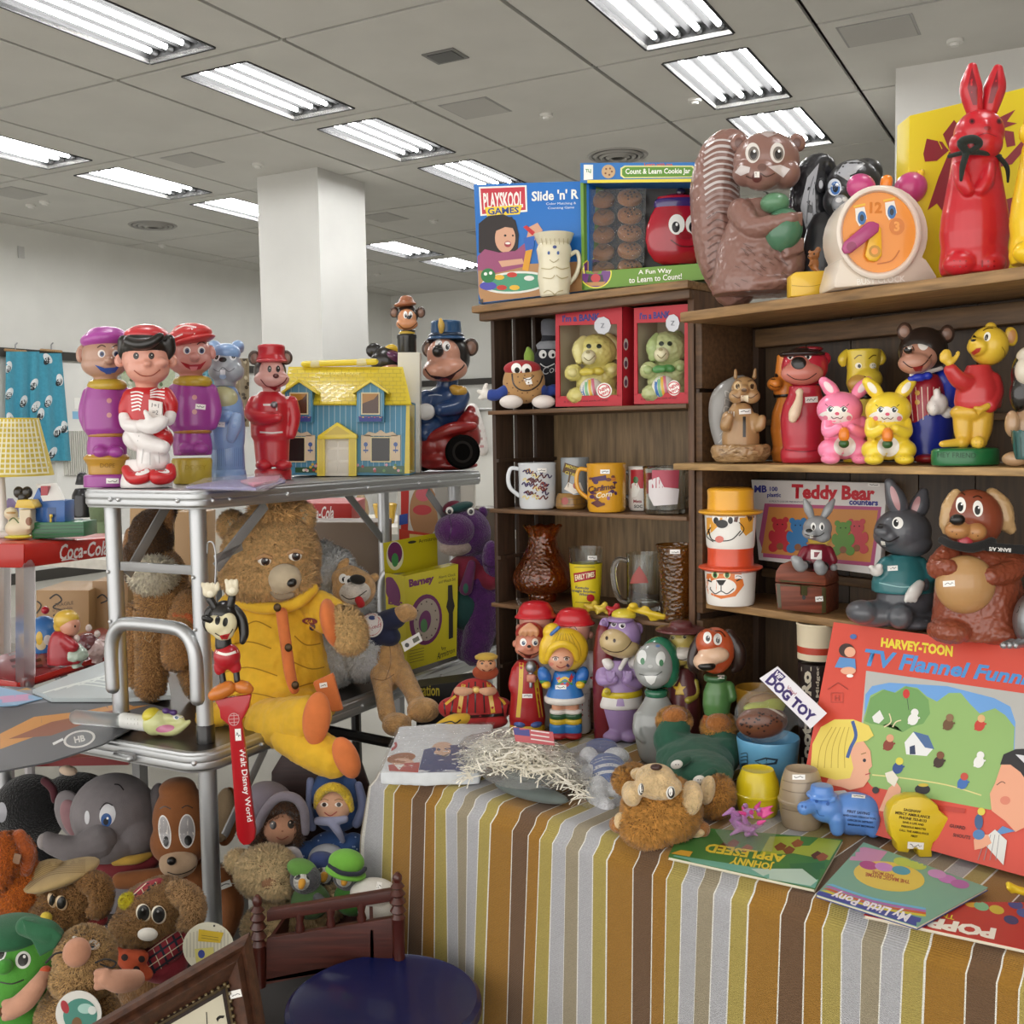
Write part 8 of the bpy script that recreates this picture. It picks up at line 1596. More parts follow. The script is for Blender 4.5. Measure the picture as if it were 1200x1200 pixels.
e=f.part('ear',G,'c',blend=2);e.e(85,955,20,32,9,d=10,rot=20);il=f.part('ear_lining','#8f6a6e','c',blend=1.6);il.e(86,960,14,26,7,d=4,rot=20);e=f.part('ear',G,'c',blend=2);e.e(186,950,12,34,20,d=12)
h.oval(126,955,9.5,13,'#d9d9dc','eye',rot=10);h.oval(124.5,961,6.4,8,'#2c5a9a','eye');h.oval(124,963,3,4,'#12161e','eye');h.oval(126,959,1.4,1.5,'#ffffff','eye');h.stroke([(117,949),(124,941),(132,944)],1.3,'#1a1618','eye');h.stroke([(134,919),(140,920),(145,926)],1.6,'#1a1618','eyebrow');h.oval(102,958,3,8,'#c9c9cc','eye')
b=f.part('body',G,'c',blend=2);b.e(150,1035,48,42,44,d=10);cl=f.part('ruff','#6d141c','c',blend=1.6);cl.t([(108,1012,-20,9),(140,1020,-34,11),(178,1008,-24,10)]);yl=f.part('ruff_trim','#b9943a','c',blend=1.4);yl.t([(135,1010,-38,5),(160,1007,-38,6),(175,1002,-30,4)])
f=PX('mouse_plush',1.93,225,1085,'brown plush mouse with tall white eyes and a cream muzzle behind the table leg')
BR='#8a5226'
h=f.part('head',BR,'c',blend=2);h.e(212,960,33,44,32,d=0);h.e(212,985,36,30,34,d=-4);h.e(208,925,22,14,22,d=0)
mz=f.part('muzzle','#c0a284','c',blend=1.8);mz.e(209,1011,23,18,18,d=-30);n=f.part('nose','#151110','v');n.e(201,1009,6,5.5,5,d=-47);mz.stroke([(196,1022),(208,1025),(222,1021),(230,1015)],1.2,'#2a1a12','mouth')
for x,y,rx,r_ in((193,975,6.5,-8),(219,974,9,0)):h.oval(x,y,rx+.8,20,'#e9e4de','eye',rot=r_);h.oval(x,y,rx-.6,18.4,'#a9a5a6','eye',rot=r_);h.oval(x+1.5,y+11,rx*.5,6,'#14110f','eye');h.stroke([(x-6,y-27),(x,y-30),(x+7,y-27)],1.2,'#2a1610','eyebrow')
e=f.part('ear','#a08a6c','c',blend=1.8);e.e(262,955,13,34,10,d=14,rot=-8);e2=f.part('ear_back',BR,'c',blend=1.8);e2.e(266,957,15,37,8,d=22,rot=-8)
b=f.part('body',BR,'c',blend=2);b.e(232,1045,42,42,34,d=8);b.t([(210,1030,-8,16),(180,1030,-14,13),(140,1032,-18,10)]);b.t([(258,1030,-6,15),(272,1060,-10,15),(262,1095,-16,13)])
tg=f.part('paper_tag','#dcd8d0','k',blend=0);tg.p([(254,1037),(269,1031),(272,1038),(257,1044)],-28,-27.4);tg.stroke([(258,1039),(264,1036),(269,1036)],1,'#2a2a2a',None,'k');ts=f.part('tag_string','#c9c4ba','c',blend=0);ts.tube([f.pt(*q)for q in smooth_path([(270,1035,-27),(280,1037,-26),(283,1045,-24)],5)],.0008,6)
f=PX('black_plush',2.08,40,1040,'large black plush animal in the shadow at the far left under the table')
b=f.part('body','#0d0c0e','p',blend=2.4);b.e(35,950,44,44,34);b.e(28,1010,52,46,34);b.e(90,925,36,20,24,d=6);b.oval(2,952,6,12,'#8a8a90','eye');h2=f.part('paw','#d9c0a8','c',blend=1.6);h2.e(80,903,11,6,8,d=-30,rot=-12);rb_=f.part('ribbon','#4a1420','c',blend=1.6);rb_.t([(52,915,-30,5),(62,925,-36,5),(64,938,-36,4)])
f=PX('spaniel_plush',1.62,20,1070,'bright orange-brown long-eared plush dog at the left edge')
b=f.part('body','#a8521a','p',blend=2);b.e(22,1045,34,42,30);b.e(14,1005,26,30,26,d=-6);b.fur=(4,9000,'#b86020');e=f.part('ear','#a14c18','p',blend=1.8);e.t([(5,985,-22,10),(8,1010,-28,13),(2,1035,-26,10)]);e.fur=(4,2500,'#b25a1e');e=f.part('ear','#a14c18','p',blend=1.8);e.t([(22,980,-14,9),(32,1000,-18,10),(30,1020,-18,8)]);tg=f.part('cloth_tag','#8a6a52','c',blend=0);tg.p([(17,1000),(25,1002),(22,1013),(14,1011)],-36,-35)
def hound(name,Y,cx,cy,label,col,furcol,right_ear):
 f=PX(name,Y,cx,cy+60,label)
 h=f.part('head',col,'p',blend=2);return f,h
f,h=hound('hound_plush',1.62,80,1060,'dark brown plush hound in a wide straw hat with a yellow nose','#5f4023','',1)
DK='#6b4826'
h.mats[0]=h.mat=M(DK,'p');h.e(80,1062,40,34,34);h.e(95,1045,30,24,30);h.e(62,1075,30,20,30,d=-18);h.fur=(4,9000,'#8f683e')
e=f.part('ear',DK,'p',blend=1.8);e.t([(100,1032,-14,12),(117,1040,-20,14),(118,1062,-24,12),(110,1068,-24,8)]);e.fur=(4,3500,'#8f683e')
ht=f.part('straw_hat','#a38a5c','c',blend=1.6);ht.e(72,1025,46,10,42,d=0,rot=14);ht.e(55,1030,26,22,28,d=8,rot=20);[ht.stroke([(30+k*.2,1038+k*2.4-12),(58,1022+k*2.2-12),(100,1018+k*2-10)],1,'#82693e',None,'c')for k in range(8)]
for x,y in((61,1055),(72,1058)):ey=f.part('eye','#d2b894',blend=0);ey.e(x,y,7 if x>65 else 5,9.5,4,d=-33,rot=14);ey.oval(x,y,5.4 if x>65 else 3.4,7.6,'#110e0d',None,rot=14)
n=f.part('nose','#c9b13c','c',blend=1.4);n.e(54,1076,7.5,8,6,d=-46)
b=f.part('body',DK,'p',blend=2);b.e(85,1110,45,40,34,d=4);nk=f.part('neckerchief','#8a2a2a','c',blend=1.6);nk.t([(70,1095,-24,8),(95,1090,-22,9),(120,1078,-10,7)]);[nk.stroke([(68+k*9,1088),(70+k*9,1102)],1.4,'#d9c9b8',None,'c')for k in range(6)]
f=PX('hound_plush',1.6,185,1150,'light brown plush hound in a red tartan cap and scarf with a white nose')
DK='#84603a'
h=f.part('head',DK,'p',blend=2);h.e(180,1070,42,36,34);h.e(190,1055,34,26,30);h.e(163,1085,34,24,30,d=-16);h.fur=(4,10000,'#94703f'.replace('703f','7048'))
e=f.part('ear',DK,'p',blend=1.8);e.t([(208,1045,-12,14),(224,1056,-18,15),(226,1075,-22,13),(216,1082,-22,9)]);e.fur=(4,3500,'#b08a60')
for x,y in((168,1070),(186,1072)):ey=f.part('eye','#e6dcc8',blend=0);ey.e(x,y,9,11.5,4,d=-34,rot=8);ey.oval(x,y,7.2,9.6,'#110e0d',None,rot=8);ey.oval(x-1,y-4,1.4,1.6,'#8a8a8a',None)
n=f.part('nose','#e2ddd4','c',blend=1.4);n.e(173,1095,12.5,8,7,d=-46,rot=-4);h.stroke([(146,1108),(160,1116),(178,1114)],1.4,'#2a1c14','mouth')
TR=M('#9c2430','c')
cp=f.part('tartan_cap','#8c2230','c',blend=1.8);cp.t([(140,1078,-10,9),(156,1062,-10,12),(172,1046,-8,12),(186,1036,-4,8)]);pm=f.part('pompom','#d9b41c','p',blend=1.4);pm.e(150,1056,10,9,9,d=-16);pm.fur=(3,1500,'#e0bc2a')
sf=f.part('tartan_scarf','#8c2230','c',blend=1.8);sf.e(188,1124,34,26,30,d=-8,rot=-20);sf.t([(176,1128,-24,16),(200,1110,-22,16),(215,1098,-12,12)])
def tartan(p,x0,y0,x1,y1):
 for k in range(7):t_=k/6;p.stroke([(x0+(x1-x0)*t_-6,y0+(y1-y0)*t_-14),(x0+(x1-x0)*t_+6,y0+(y1-y0)*t_+14)],3 if k%2 else 1,'#1a2030' if k%2 else '#d9c9b0',None,'c',n=0)
 for k in range(4):o_=-10+k*7;p.stroke([(x0+o_*.5,y0+o_),(x1+o_*.5,y1+o_)],2.4 if k%2 else 1,'#1a2030' if k%2 else '#d9c9b0',None,'c')
tartan(sf,168,1132,214,1100);tartan(cp,142,1076,184,1038)
b=f.part('body',DK,'p',blend=2);b.e(185,1165,48,36,32,d=8);bd=f.part('neck_bow','#c2502a','c',blend=1.6);bd.t([(140,1118,-36,9),(156,1130,-42,12),(172,1142,-40,8)]);bd.t([(150,1120,-40,9),(166,1122,-42,9)]);[bd.oval(x,y,4,4,'#2a1614',None,kind='c')for x,y in((146,1122),(160,1136),(166,1124))]
tg=f.part('round_tag','#e2ddc8','k',blend=0);tg.p([(244+30*math.cos(2*PI*k/32),1110+29*math.sin(2*PI*k/32))for k in range(32)],-62,-61);[tg.stroke([(219+k*4,1094-(k%6)*1),(219+k*4,1122)],.7,'#b0ab98',None,'k',n=0)for k in range(13)];tg.D([(233,1089),(262,1093),(258,1105),(232,1103)],'#d9b832',None,'k');tg.D([(228,1112),(250,1110),(252,1128),(230,1130)],'#d9cf7a',None,'k');tg.oval(236,1118,4,5,'#3a4a9a',None,kind='k');tg.oval(251,1085,1.2,1.2,'#2a2a2a',None);[tg.stroke([(236,1096+k*3),(256,1099+k*3)],.6,'#7a6a2a',None,'k',n=0)for k in range(2)]
f=PX('elf_plush',1.36,35,1190,'bright green plush elf with a dark green pointed hat, leftmost of the front row')
GR='#4a9430'
h=f.part('head',GR,'c',blend=2);h.e(25,1135,44,46,40);h.e(20,1150,40,30,38,d=-6);n=f.part('nose','#3f8a2c','c',blend=1.6);n.e(5,1133,10,9,10,d=-44)
h.oval(27,1125,9,10.5,'#dcdcd6','eye',rot=18);h.oval(27,1125,6,7.5,'#17140f','eye',rot=18);h.oval(28.5,1121,1.8,2,'#e9e9e4','eye');h.oval(2,1118,5,9,'#dcdcd6','eye',rot=18);h.oval(2,1118,3,6.4,'#17140f','eye',rot=18);h.stroke([(8,1106),(13,1101),(18,1100)],1.6,'#17140f','eyebrow');h.stroke([(0,1151),(14,1153),(28,1148)],1.6,'#17140f','mouth')
ht=f.part('hat','#1f5c3a','c',blend=2);ht.e(15,1092,40,16,40,d=6,rot=-6);ht.t([(30,1085,-28,12),(55,1092,-34,14),(68,1100,-30,9),(70,1092,-26,5)]);ht.p([(24,1078),(60,1088),(72,1098),(64,1112),(46,1122)],-44,-38)
b=f.part('body',GR,'c',blend=2);b.e(20,1215,50,45,38,d=6);sl=f.part('sleeve','#6a4422','c',blend=1.8);sl.e(5,1175,18,14,20,d=-20)
f=PX('bignose_plush',1.33,90,1195,'tan plush character with a huge pink nose, moustache and pink hands in front')
TN='#82613c'
h=f.part('head',TN,'p',blend=2);h.e(100,1122,36,38,32);h.e(98,1145,40,26,34,d=-2);h.fur=(4,9000,'#b08c5c')
b=f.part('body',TN,'p',blend=2);b.e(92,1205,52,62,40,d=6);b.fur=(4,10000,'#b08c5c')
n=f.part('nose','#b98468','c',blend=1.6);n.e(90,1116,16.5,17.5,16,d=-40)
for x,y,r_ in((109,1107,10),(88,1100,20)):h.oval(x,y,8 if x>100 else 4,6 if x>100 else 3,'#e2ded8','eye',rot=r_);h.oval(x-1,y+1,3.2 if x>100 else 1,3.2 if x>100 else 1,'#2a3a4a','eye');h.stroke([(x-9,y-4),(x,y-7),(x+8,y-4)],1.4,'#2a1c14','eyebrow')
ms=f.part('moustache','#1f1814','c',blend=0);ms.tube([f.pt(*q)for q in smooth_path([(74,1116,-40,),(64,1118,-42),(54,1128,-40)],5)],.0014,6);ms.tube([f.pt(*q)for q in smooth_path([(112,1128,-36),(124,1124,-38),(136,1128,-34),(130,1134,-36),(118,1130,-38)],5)],.0012,6);h.stroke([(66,1130),(78,1140),(92,1140)],1.6,'#1f1814','mouth')
for pts in(((52,1142,-8,8),(44,1155,-20,11),(30,1172,-30,13),(16,1182,-34,12)),((158,1148,-14,12),(140,1150,-30,14),(124,1146,-38,10))):
 a=f.part('arm','#c08e74','c',blend=1.8);a.t(list(pts));x,y,d,r_=pts[-1];[a.t([(x,y+k*7,d,6),(x-10,y+k*8+2,d-2,5)])for k in(-1,0,1)]
ck=f.part('cuff','#c2502a','c',blend=1.4);ck.e(53,1138,7,6,8,d=-6)
bd=f.part('belly_badge','#dcd9d2','k',blend=0);bd.p([(92+27*math.cos(2*PI*k/30),1188+27*math.sin(2*PI*k/30))for k in range(30)],-48,-47);bd.oval(94,1190,20,20,'#4a8a7c',None,kind='k');bd.oval(100,1182,9,6,'#a8cfc4',None,kind='k');bd.oval(76,1180,4.4,8,'#a8323a',None,kind='k',rot=-20);bd.oval(90,1200,6,8,'#7a5a3a',None,kind='k');bd.oval(108,1184,5,5,'#d9ded8',None,kind='k')
f=Fig('framed_clock',1.17,205,1290,'clock dial in a wide dark carved wooden frame leaning at the bottom left','clock')
def fp(x,y,d=0):return at(x,y,1.17+(1200-y)*.0003+(x-205)*.0004+d)
TL,TR_,BR_,BL_=(38,1240),(293,1092),(345,1400),(90,1480)
mid=lambda a,b,t:(a[0]+(b[0]-a[0])*t,a[1]+(b[1]-a[1])*t)
cen=((TL[0]+BR_[0])/2,(TL[1]+BR_[1])/2)
def ring_(t):return[(c[0]+(cen[0]-c[0])*t,c[1]+(cen[1]-c[1])*t)for c in(TL,TR_,BR_,BL_)]
prof=[(0,.025),(0,.006),(.03,.0),(.07,-.004),(.1,.001),(.15,-.006),(.2,.0),(.25,.006),(.27,.003),(.29,.010),(.32,.010)]
mats=['#4a2c1c']*7+['#2a1a12','#5a4a30','#2a1a12']
fr=f.part('frame',M('#4a2c1c','w',grain=(20,20,20)),'w',blend=0)
for i in range(len(prof)-1):
 a,b2=ring_(prof[i][0]),ring_(prof[i+1][0]);v=[fp(*q,prof[i][1])for q in a]+[fp(*q,prof[i+1][1])for q in b2]
 fr.add(v,[(k,(k+1)%4,(k+1)%4+4,k+4)for k in range(4)],M(mats[i],'w',grain=(20,20,20)))
q=ring_(.26);q2=ring_(.28)
for sd in range(4):
 a,b2=q[sd],q[(sd+1)%4];n_=26
 for k in range(n_):c=mid(a,b2,(k+.5)/n_);fr.ball(fp(c[0],c[1],.004),.0022,lo=True,mat=M('#6a5a38','v'))
dl=f.part('dial','#d6cfb8','k',blend=0);a=ring_(.32);dl.prism([fp(*c,.010)for c in a],(0,.002,0));dl.text('2',265,1200,34,'#1d1814','numeral',rot=-20,shear=-.1);dl.stroke([(242,1186),(244,1230)],1.2,'#2a2520','minute_track','k',n=0);dl.D([(253,1178),(262,1172),(266,1200),(258,1204)],'#d6cfb8',None)if 0 else None
sticker(fr,276,1165,14,9,-14);bk=f.part('backing','#2a201a','k',blend=0);bk.prism([fp(*c,.026)for c in ring_(.02)],(0,.004,0))
f=Fig('doll_bed',1.54,385,1145,'dark red-brown wooden doll bed with turned posts holding plush toys','doll bed');f.base=at(385,1145,1.60)
WDN='#4a1f16'
def Yb(x):return(x-385)*-.0003+.0
bd_=lambda x,y,b_=0:f.pt(x,y,b_)
p=f.part('foot_panel',WDN,'w',blend=0,bevel=.0015);p.prism([bd_(312,1100),bd_(464,1075),bd_(460,1128),bd_(311,1152)],(0.003,.012,0))
r_=f.part('foot_rail',WDN,'w',blend=0,bevel=.002);r_.prism([bd_(312,1068),bd_(464,1043),bd_(464,1056),bd_(312,1081)],(0.003,.016,0))
for x,y0,y1 in((305,1042,1110),(468,1016,1078)):
 ps=f.part('turned_post',WDN,'v',blend=0);k=(y1-y0)/68
 ps.l(x,[(y1+46,7),(y1-4,8),(y1-6,9),(y0+56*k,6),(y0+52*k,10),(y0+44*k,6),(y0+40*k,10),(y0+33*k,6),(y0+29*k,9.5),(y0+22*k,5),(y0+19*k,8.5),(y0+13*k,4.5),(y0+9*k,6),(y0+4*k,5.5),(y0,2)],d=0,seg=20)
for x in(352,388,424):sp=f.part('spindle',WDN,'v',blend=0);yy=1066-(x-312)*.165;sp.l(x,[(yy+36,4),(yy+28,6),(yy+20,4),(yy+12,6),(yy+2,4)],d=5,seg=14)
DEP=.20
sr_=f.part('side_rail',WDN,'w',blend=0);sr_.prism([bd_(434,1090),bd_(438,1090),bd_(438,1128),bd_(434,1128)],(-.03,DEP,0));sl_=f.part('side_rail',WDN,'w',blend=0);sl_.prism([bd_(306,1112),bd_(310,1112),bd_(310,1150),bd_(306,1150)],(.02,DEP,0));bt_=f.part('bed_base',WDN,'w',blend=0);bt_.prism([bd_(310,1148),bd_(430,1124),bd_(430,1130),bd_(310,1154)],(-.005,DEP,0))
hb_=f.part('head_panel','#2c1310','w',blend=0,bevel=.002);hb_.prism([f.pt(318,905,285),f.pt(330,885,285),f.pt(375,872,285),f.pt(420,885,285),f.pt(432,920,285),f.pt(432,1080,285),f.pt(318,1090,285)],(0,.012,0))
for x in(322,436):ps=f.part('turned_post',WDN,'v',blend=0);ps.l(x,[(1085,8),(1000,8),(960,9),(952,5),(946,8),(940,4),(934,6),(928,2)],d=275,seg=18)
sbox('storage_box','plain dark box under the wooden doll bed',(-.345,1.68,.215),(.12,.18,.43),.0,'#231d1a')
f=Fig('white_pillow',1.64,440,1050,'small white pillow with a paper label in the doll bed','pillow');p=f.part('pillow','#d9d6ce','c',blend=2);p.e(437,1045,28,16,20);p.e(440,1068,22,14,16,d=-4);sticker(p,444,1039,6,11,10)
f=Fig('bonnet_doll',1.8,335,1020,'brown-haired cloth doll in a grey-lilac bonnet sitting in the bed','doll')
h=f.part('face','#b08064','c',blend=1.8);h.e(330,968,24,23,20,d=-4);hr=f.part('hair','#3a2416','p',blend=1.8);hr.e(322,952,26,20,22,d=4);hr.t([(308,960,-8,9),(304,985,-6,12),(312,1005,-4,11)]);hr.t([(346,950,-12,7),(350,968,-8,7),(348,985,-6,8)]);hr.t([(318,946,-20,6),(334,944,-22,7),(346,950,-18,5)]);hr.fur=(5,2500,'#4a301e')
for x,y in((320,967),(341,966)):h.oval(x,y,4,5,'#1c120e','eye');h.oval(x-1,y-2,1,1.1,'#c9b4a4','eye')
h.stroke([(324,981),(330,984),(338,980)],1.1,'#8a4438','mouth');h.oval(331,974,1.4,1.1,'#8a5a44','nose')
bn=f.part('bonnet','#6d6670','c',blend=1.8);bn.e(315,940,30,24,28,d=10,rot=-20);bn.e(303,955,14,34,26,d=8,rot=20);br=f.part('bonnet_brim','#7a737d','c',blend=1.8);br.t([(298,985,-8,5),(308,955,-22,6),(325,935,-28,6),(345,935,-26,6),(356,950,-20,6),(358,975,-12,5)])
b=f.part('dress','#4a3f44','c',blend=2);b.e(335,1030,32,40,24,d=10);bw=f.part('bow','#b9b4b8','c',blend=1.4);bw.t([(330,1000,-18,5),(345,998,-18,6),(352,1010,-18,5)])
f=Fig('bonnet_doll',1.83,392,1040,'blonde cloth doll in a blue bonnet, flowered blue dress and white apron','doll')
h=f.part('face','#d2a284','c',blend=1.8);h.e(391,944,22,20,17,d=-6);hr=f.part('hair','#d6b42e','p',blend=1.8);hr.t([(372,945,-8,5),(375,930,-14,6),(390,922,-18,6),(405,930,-14,6),(411,948,-8,5)])
bn=f.part('bonnet','#2c4a7c','c',blend=1.8);bn.e(392,928,30,26,24,d=12);bn.e(395,950,30,26,22,d=16);rf_=f.part('bonnet_ruffle','#6a7294','c',blend=1.6);rf_.t([(366,970,-2,5),(362,945,0,4),(364,915,4,5)]);rf_=f.part('bonnet_ruffle','#6a7294','c',blend=1.6);rf_.t([(418,965,0,6),(425,945,2,6),(420,920,4,5)])
for x in(380,397):h.oval(x,943,4.6,2.8,'#e9dcd0','eye');h.oval(x,943,2.6,2.6,'#3a2a22','eye');h.stroke([(x-5,938),(x,936.4),(x+5,938)],.9,'#8a6a3a','eyebrow')
h.stroke([(380,952),(387,956),(395,951)],1.3,'#a8524a','mouth');bw=f.part('bow','#8f92ac','c',blend=1.4);bw.t([(372,962,-16,5),(388,962,-20,6),(404,960,-16,5)]);bw.t([(388,964,-22,5),(396,974,-22,5),(402,986,-18,3)])
d=f.part('dress','#2f4f86','c',blend=2);d.e(390,1010,38,38,26,d=6);d.e(365,1000,18,14,16,d=-4,rot=-30);d.e(412,990,16,14,16,d=-4,rot=30);rr=random.Random(3);[d.oval(355+rr.random()*70,978+rr.random()*30,1,1,'#9ab0d4',None,kind='c')for k in range(30)]
ap=f.part('apron','#b9bcc4','c',blend=1.8);ap.e(383,1008,24,20,14,d=-16);hd_=f.part('hand','#d2a284','c',blend=1.6);hd_.e(432,1018,9,10,8,d=-8)
f=Fig('shaggy_bear',1.71,320,1100,'shaggy sandy plush bear lying in the doll bed','soft toy')
SB='#8c7450'
b=f.part('body',SB,'p',blend=2.2);b.e(350,1070,50,28,34);b.e(320,1085,34,24,30,d=-6);b.t([(375,1060,-10,14),(395,1052,-16,14)]);b.fur=(8,12000,'#bfa67c')
h=f.part('head',SB,'p',blend=2.2);h.e(312,1022,34,28,30,d=-10);h.e(326,1038,18,14,16,d=-30);h.fur=(8,10000,'#bfa67c');n=f.part('nose','#8a6244','c',blend=1.6);n.e(316,1035,11,8,8,d=-40);e=f.part('ear',SB,'p',blend=1.8);e.e(280,1010,14,12,9);e.fur=(7,2200,'#bfa67c')
h.oval(308,1015,4.4,3.4,'#a03028','stitched_mark')
def penguin(Y,x,y,hood,label,hat):
 f=Fig('penguin_plush',Y,x,y+34,label,'soft toy',None,'plush penguins in the doll bed')
 b=f.part('body','#3f7a2c' if hat else '#4a6a3a','c',blend=1.8);b.e(x+6,y+26,24,22,18,d=6)
 h=f.part('head','#4a4a4e','p',blend=1.8);h.e(x,y,19,18,16);w=f.part('face','#c9c7c0','p',blend=1.6);w.e(x-4,y+3,11,11,8,d=-11)
 for k in(-10,5):w.oval(x+k,y-3,4,4,'#1d1b1c','eye')
 bk=f.part('beak','#c9902c','c',blend=1.4);bk.t([(x-4,y+4,-20,5),(x-5,y+9,-24,4)])
 c=f.part('hat' if hat else 'hood',hood,'c',blend=1.8)
 if hat:c.e(x-2,y-16,22,15,18,d=-2,rot=-8);c.e(x-3,y-4,26,5,22,d=-8,rot=-14);s_=f.part('hat_band','#1d2230','c',blend=1.4);s_.t([(x-22,y-12,-10,3),(x-8,y-3,-24,3),(x+12,y-2,-20,3),(x+20,y-8,-8,3)])
 else:c.e(x-4,y-12,19,11,16,d=2,rot=-20)
 fl=f.part('flipper','#5a5a5e','c',blend=1.6);fl.t([(x+14,y+22,-8,6),(x+24,y+30,-12,5)])
penguin(1.65,358,1030,'#5a8a3a','grey plush penguin in a green knitted hood, left one in the bed',False)
penguin(1.66,408,1026,'#6aa838','grey plush penguin in a bright green brimmed hat, right one in the bed',True)
penguin(1.71,384,1022,'#2a3a6a','small dark plush penguin between the other two in the bed',False)
f=Fig('round_stool',1.42,435,1200,'round dark blue plastic stool in front of the doll bed','stool',0);f.base=Vector((-.187,1.42,0))
p=f.part('seat','#0e1748',blend=0);p.lathe(Vector((-.187,1.42,.452)),[(0,.128),(.012,.135),(.024,.134),(.029,.128),(.026,.12),(.022,.06),(.022,.001)],56)
bd2=f.part('bucket_body','#0e1748',blend=0);bd2.lathe(Vector((-.187,1.42,0)),[(0,.11),(.2,.118),(.452,.126)],48)
o=thing('metal_stand','black metal stand between the table and the striped cloth','stand',at(417,1000,2.15));S=Sub(o)
def sbar(a,b_,r,m=BLK):p=S('bar',m);p.tube([a,b_],r,8)
p0=at(417,835,2.28);sbar(p0,Vector((p0.x,p0.y,0.0)),.011);sbar(at(385,856,2.15),at(465,872,2.08),.011)
f=Fig('black_carton',2.2,522,1000,'black carton with yellow lettering standing behind the printed cloth doll','box',0);p=f.part('carton','#17171a','k',blend=0);q_=[f.pt(487,806),f.pt(560,796),f.pt(560,860),f.pt(492,872)]
p.prism([q_[0],q_[1],Vector((q_[1].x,q_[1].y,0)),Vector((q_[0].x,q_[0].y,0))],(0,.07,0));p.text('cation',0,0,1,'#c9b83a','lettering',H=[(491,803),(515,803),(515,816),(491,816)],bold=.02)
#stalls behind
def onroom(x,y,Y):return at(x,y,Y)
f=Fig('display_stand',2.55,60,900,'red plastic display stand with clear posts and white lettering, at the left behind the tables','display stand',None);f.base=at(60,900,2.5)
RDp='#b8281f'
tp=f.part('tray',RDp,blend=0,bevel=.004);tp.prism([f.pt(-30,634,-40),f.pt(26,638,-60),f.pt(140,630,20),f.pt(140,652,20),f.pt(28,662,-60),f.pt(-30,658,-40)],(-.03,.32,0))if 0 else None
tp.prism([f.pt(-60,637,-60),f.pt(28,637,-60),f.pt(28,666,-60),f.pt(-60,664,-60)],(0,.22,0));tp.prism([f.pt(28,637,-60),f.pt(128,630,60),f.pt(128,652,60),f.pt(28,666,-60)],(-.04,.16,0))
tp.text('Coca-Cola',0,0,1,'#e9e2de','lettering',H=[(70,638),(127,633),(127,650),(70,657)],shear=.25,bold=.02);tp.stroke([(72,657),(84,655),(92,657)],1.6,'#e9e2de','lettering')
lw=f.part('lower_tray','#7d1c20',blend=0,bevel=.003);lw.prism([f.pt(-40,778,-40),f.pt(20,800,-60),f.pt(170,752,60),f.pt(120,735,200)],(0,0,-.02))
for k in range(9):
 for j in range(5):lw.D([(5+k*14+j*2,752+j*7),(13+k*14+j*2,750+j*7),(15+k*14+j*2,753+j*7),(7+k*14+j*2,755+j*7)],'#4a0f12','grid_holes','v',grid=0)
rm_=f.part('tray_rim',RDp,blend=0,bevel=.003);rm_.prism([f.pt(20,800,-62),f.pt(170,752,58),f.pt(170,758,58),f.pt(20,808,-62)],(0,.01,0));rm_.prism([f.pt(-40,792,-62),f.pt(20,800,-62),f.pt(20,808,-62),f.pt(-40,802,-62)],(0,.01,0))
CP_=M('#d9d4d6','t')
for x,d,w_ in((30,-50,11),(6,30,7),(134,40,6)):ps=f.part('clear_post',CP_,'t',blend=0);ps.tube([f.pt(x,664 if x<60 else 652,d),f.pt(x,800 if x<60 else 752,d)],w_*f.s,6)
for x,d in((30,-50),(6,30)):ps=f.part('leg','#a8a4a6',blend=0);q=f.pt(x,800,d);ps.tube([q,Vector((q.x,q.y,0.0))],.012,8)
lb=f.part('base_tray','#7d1c20',blend=0);q=f.pt(60,900,40);lb.box((q.x,q.y,.5),(.5,.3,.02))
TRZ=f.pt(0,637,-60).z+.0005
def st(x,y,d=0):return f.pt(x,y,d)
ZS=at(60,637,2.5).z
f=Fig('table_lamp',2.6,12,640,'yellow gingham lamp shade on a white stem, on the red stand','lamp',TRZ)
s_=f.part('shade','#d9c04a','c',blend=0);A=[(-14,503),(46,501),(60,565),(-30,569)];s_.l(14,[(569,46),(502,32)],seg=40,closed=False);s_.solid=.002
for k in range(11):y=505+k*6;s_.stroke([(-34,y),(0,y+2),(30,y+2),(58,y)],2.2,'#e9e2b8',None,'c',n=0)
for k in range(14):s_.stroke([(-12+k*4.3,503),(-26+k*6.4,566)],1.7,'#efe9cc',None,'c',n=0)
stm=f.part('stem','#d9d4cc',blend=0);stm.l(5,[(634,5),(566,4)]);bs=f.part('lamp_base','#dcd7ce',blend=0,bevel=.002);bs.l(8,[(640,42),(634,42),(632,40)],seg=36,flat=.5)
f=Fig('toy_cottage',2.52,22,632,'cream toy cottage scene with a yellow roof at the foot of the lamp','ornament',TRZ)
b=f.part('cottage','#d8ccac');b.e(22,620,16,12,10);b.b(22,598,36,622,-8,8);b.e(13,603,8,8,7);rf=f.part('roof','#d6b440',blend=0,bevel=.001);rf.p([(17,596),(20,587),(36,587),(41,595),(40,597)],-10,10);t=f.part('grass_rim','#d3c43a');t.e(22,630,17,3,12);b.oval(34,612,4,5,'#8a5a3a','wheel');b.stroke([(10,612),(16,608),(22,614)],1.6,'#5a6a3a','vine');b.oval(13,602,6,1.4,'#b08a4a','ribbon');tr=f.part('tree','#2a2620',blend=0);[tr.e(24+k*5,578+(k%2)*6,6,7,5,d=14,lo=True)if 0 else tr.e(22+k*5,578+(k%2)*6,6,7,5,d=14)for k in range(3)]
f=Fig('toy_house',2.56,62,632,'small blue and white toy house with a red chimney on the stand','toy house',TRZ)
